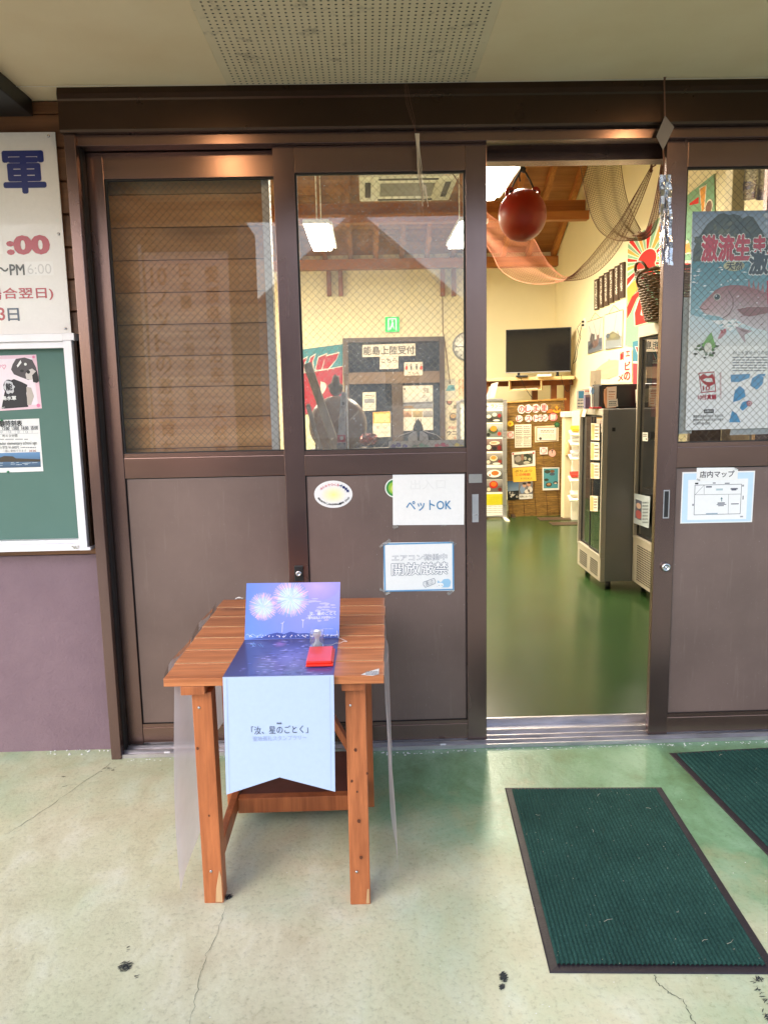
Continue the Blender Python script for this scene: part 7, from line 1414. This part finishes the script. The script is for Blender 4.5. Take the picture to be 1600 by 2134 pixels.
s.poly([(1456, 392), (1472, 384), (1468, 440), (1462, 450)], WL, 2); s.poly([(1458, 394), (1470, 387), (1466, 436), (1462, 446)], ORF, 2.3); s.poly([(1436, 424), (1455, 410), (1455, 424), (1436, 428)], RDF, 2.2); s.ell(1476, 432, 8, 16, WL, 2); s.ell(1476, 433, 6.5, 14, S(130, 96, 84), 2.3); s.done()
# foil curtain and grey panel at the right behind the poster door
q0_, q1_ = onY(1550, 340, .6), onY(1660, 415, .6); fc = thing('foil_curtain', ((q0_.x+q1_.x)/2, .6, q1_.z), 'crinkled silver foil sheet hanging behind the poster door at the right edge', 'foil sheet'); part('sheet', 'foil', fc, lambda b: b.grid(lambda u, v: (q0_.x+(q1_.x-q0_.x)*u, .6+.012*math.sin(u*23)+.004*math.sin(v*19+u*7), q1_.z+(2.9-q1_.z)*v), 36, 24))
pn = onY(1525, 400, .75); pm = onY(1552, 400, .75); gp = thing('grey_pillar', ((pn.x+pm.x)/2+.0, .8, .004), 'pale grey pillar behind the poster door', 'pillar'); part('shaft', 'cream2', gp, lambda b: b.box(pn.x, pm.x, .75, .83, .004, EZ+.1, .006))
# dark goods on low shelf behind the bottom of the poster pane
lg = thing('goods_shelf', (1.97, .55, .004), 'low shelf of dark goods showing under the fish poster', 'shelf'); part('top', 'darkwood', lg, lambda b: b.box(1.64, 2.3, .45, .80, 1.20, 1.235, .004)); part('back', 'darkwood', lg, lambda b: b.box(1.64, 2.3, .76, .78, 1.2355, 1.55)); part('front', 'darkwood', lg, lambda b: b.box(1.64, 2.3, .46, .48, .004, 1.1995)); part('divider', 'oar', lg, lambda b: b.box(1.80, 1.83, .46, .75, 1.2355, 1.5))
# ==================================================================  ACROSS THE YARD (behind the camera; shows in the panes)
hs = thing('house_opposite', (-.2, -26, -.03), 'pale gabled house across the yard, reflected in the panes', 'house')
def hw(b):
    p = [(-4.2, -.03), (-4.2, 4.2), (0, 7.6), (4.2, 4.2), (4.2, -.03)]; b.add([(x-.2, -25, z) for x, z in p]+[(x-.2, -33, z) for x, z in p], [(4, 3, 2, 1, 0), (5, 6, 7, 8, 9)]+[(i, (i+1) % 5, (i+1) % 5+5, i+5) for i in range(5)])
part('wall', mk('white_house_render', S(232, 230, 226), .9, 0, .08, 1.5), hs, hw); part('roof', mk('weathered_pale_roof', S(196, 198, 202), .7, 0, .15, 1.5), hs, lambda b: (b.obox((-5.0, -29, 3.75), (-.2, -29, 7.66), 9, .16, up=(0, 1, 0)) if False else b.add([(-5.0, -24.4, 3.7), (-.2, -24.4, 7.75), (4.6, -24.4, 3.7), (-5.0, -33.5, 3.7), (-.2, -33.5, 7.75), (4.6, -33.5, 3.7), (-5.0, -24.4, 3.5), (-.2, -24.4, 7.55), (4.6, -24.4, 3.5)], [(0, 1, 4, 3), (1, 2, 5, 4), (0, 6, 7, 1), (1, 7, 8, 2)])))
for x in (-2.3, 1.3):
    wn_ = part('window', 'enamel', hs, lambda b: b.box(x-.7, x+.7, -24.98, -24.94, 1.0, 2.4)); part('pane', 'darkroom', wn_, lambda b: b.box(x-.6, x+.6, -24.935, -24.92, 1.1, 2.3))
nf = thing('nobori_flag', (-1.5, -3.3, 0), 'tall pale advertising flag on a pole beside the yard, reflected in the leftmost pane', 'flag')
fx0, fx1 = -1.78, -1.10
part('pole', 'enamel', nf, lambda b: (b.tube([(fx0-.03, -3.3, 0), (fx0-.03, -3.3, 2.75)], .013, 10), b.tube([(fx0-.03, -3.3, 2.68), (fx1, -3.3, 2.68)], .008, 8)))
part('base', 'concrete_pale', nf, lambda b: b.box(fx0-.25, fx0+.19, -3.5, -3.1, 0, .10, .01))
def fl_(u, v): return (fx0+(fx1-fx0)*u, -3.3+.02*math.sin(u*4+v*6), .85+1.82*v)
def mat_flag():
    mt, nt, N, L, P = nodes('thin_pale_flag_cloth'); tr = N.new('ShaderNodeBsdfTranslucent'); tr.inputs[0].default_value = (*S(246, 214, 206), 1); P.inputs['Base Color'].default_value = (*S(236, 204, 196), 1); P.inputs['Roughness'].default_value = .8
    mx = N.new('ShaderNodeMixShader'); mx.inputs[0].default_value = .6; L.new(P.outputs[0], mx.inputs[1]); L.new(tr.outputs[0], mx.inputs[2]); L.new(mx.outputs[0], N['Material Output'].inputs[0]); return mt
part('cloth', mat_flag(), nf, lambda b: b.grid(fl_, 12, 24))
s = Sheet('flag_print', '', '', ('P', (Vector((0, -3.26, 0)), Vector((1, 0, 0)), Vector((0, 0, 1)))), [(0, 0), (1, 0), (1, 1), (0, 1)], (.5, .2, .2), parent=nf)
def fcol(txt, X, z1, st, w_, col):
    for i, ch in enumerate(txt if isinstance(txt, list) else list(txt)):
        if ch != ' ': s._put(ch, Vector((X, -3.26, z1-st*(i+.5))), w_, st*.84, col, .02, 0, 0)
fcol(['10']+list('ノットの激流育ち'), fx0+.12, 2.58, .175, .13, S(150, 60, 60)); fcol('日本一 大潮流と急流', fx0+.33, 2.60, .125, .085, S(160, 80, 80)); fcol('愛媛県今治産 天然真鯛', fx0+.55, 2.58, .160, .115, S(176, 50, 56)); s._mesh(s.txt, 'flag_lettering', 'print')['kind'] = 'stuff'
sh = thing('storehouse', (-3.6, -13, -.03), 'dark timber storehouse across the yard, reflected in the leftmost pane', 'building')
part('wall', 'darkwood', sh, lambda b: (b.box(-4.9, -4.05, -14.5, -12, -.03, 6.2), b.box(-3.95, -2.35, -14.5, -12, -.03, 5.0))); part('roof', 'roof_tile', sh, lambda b: b.box(-5.0, -2.3, -14.7, -11.8, 6.21, 6.35))
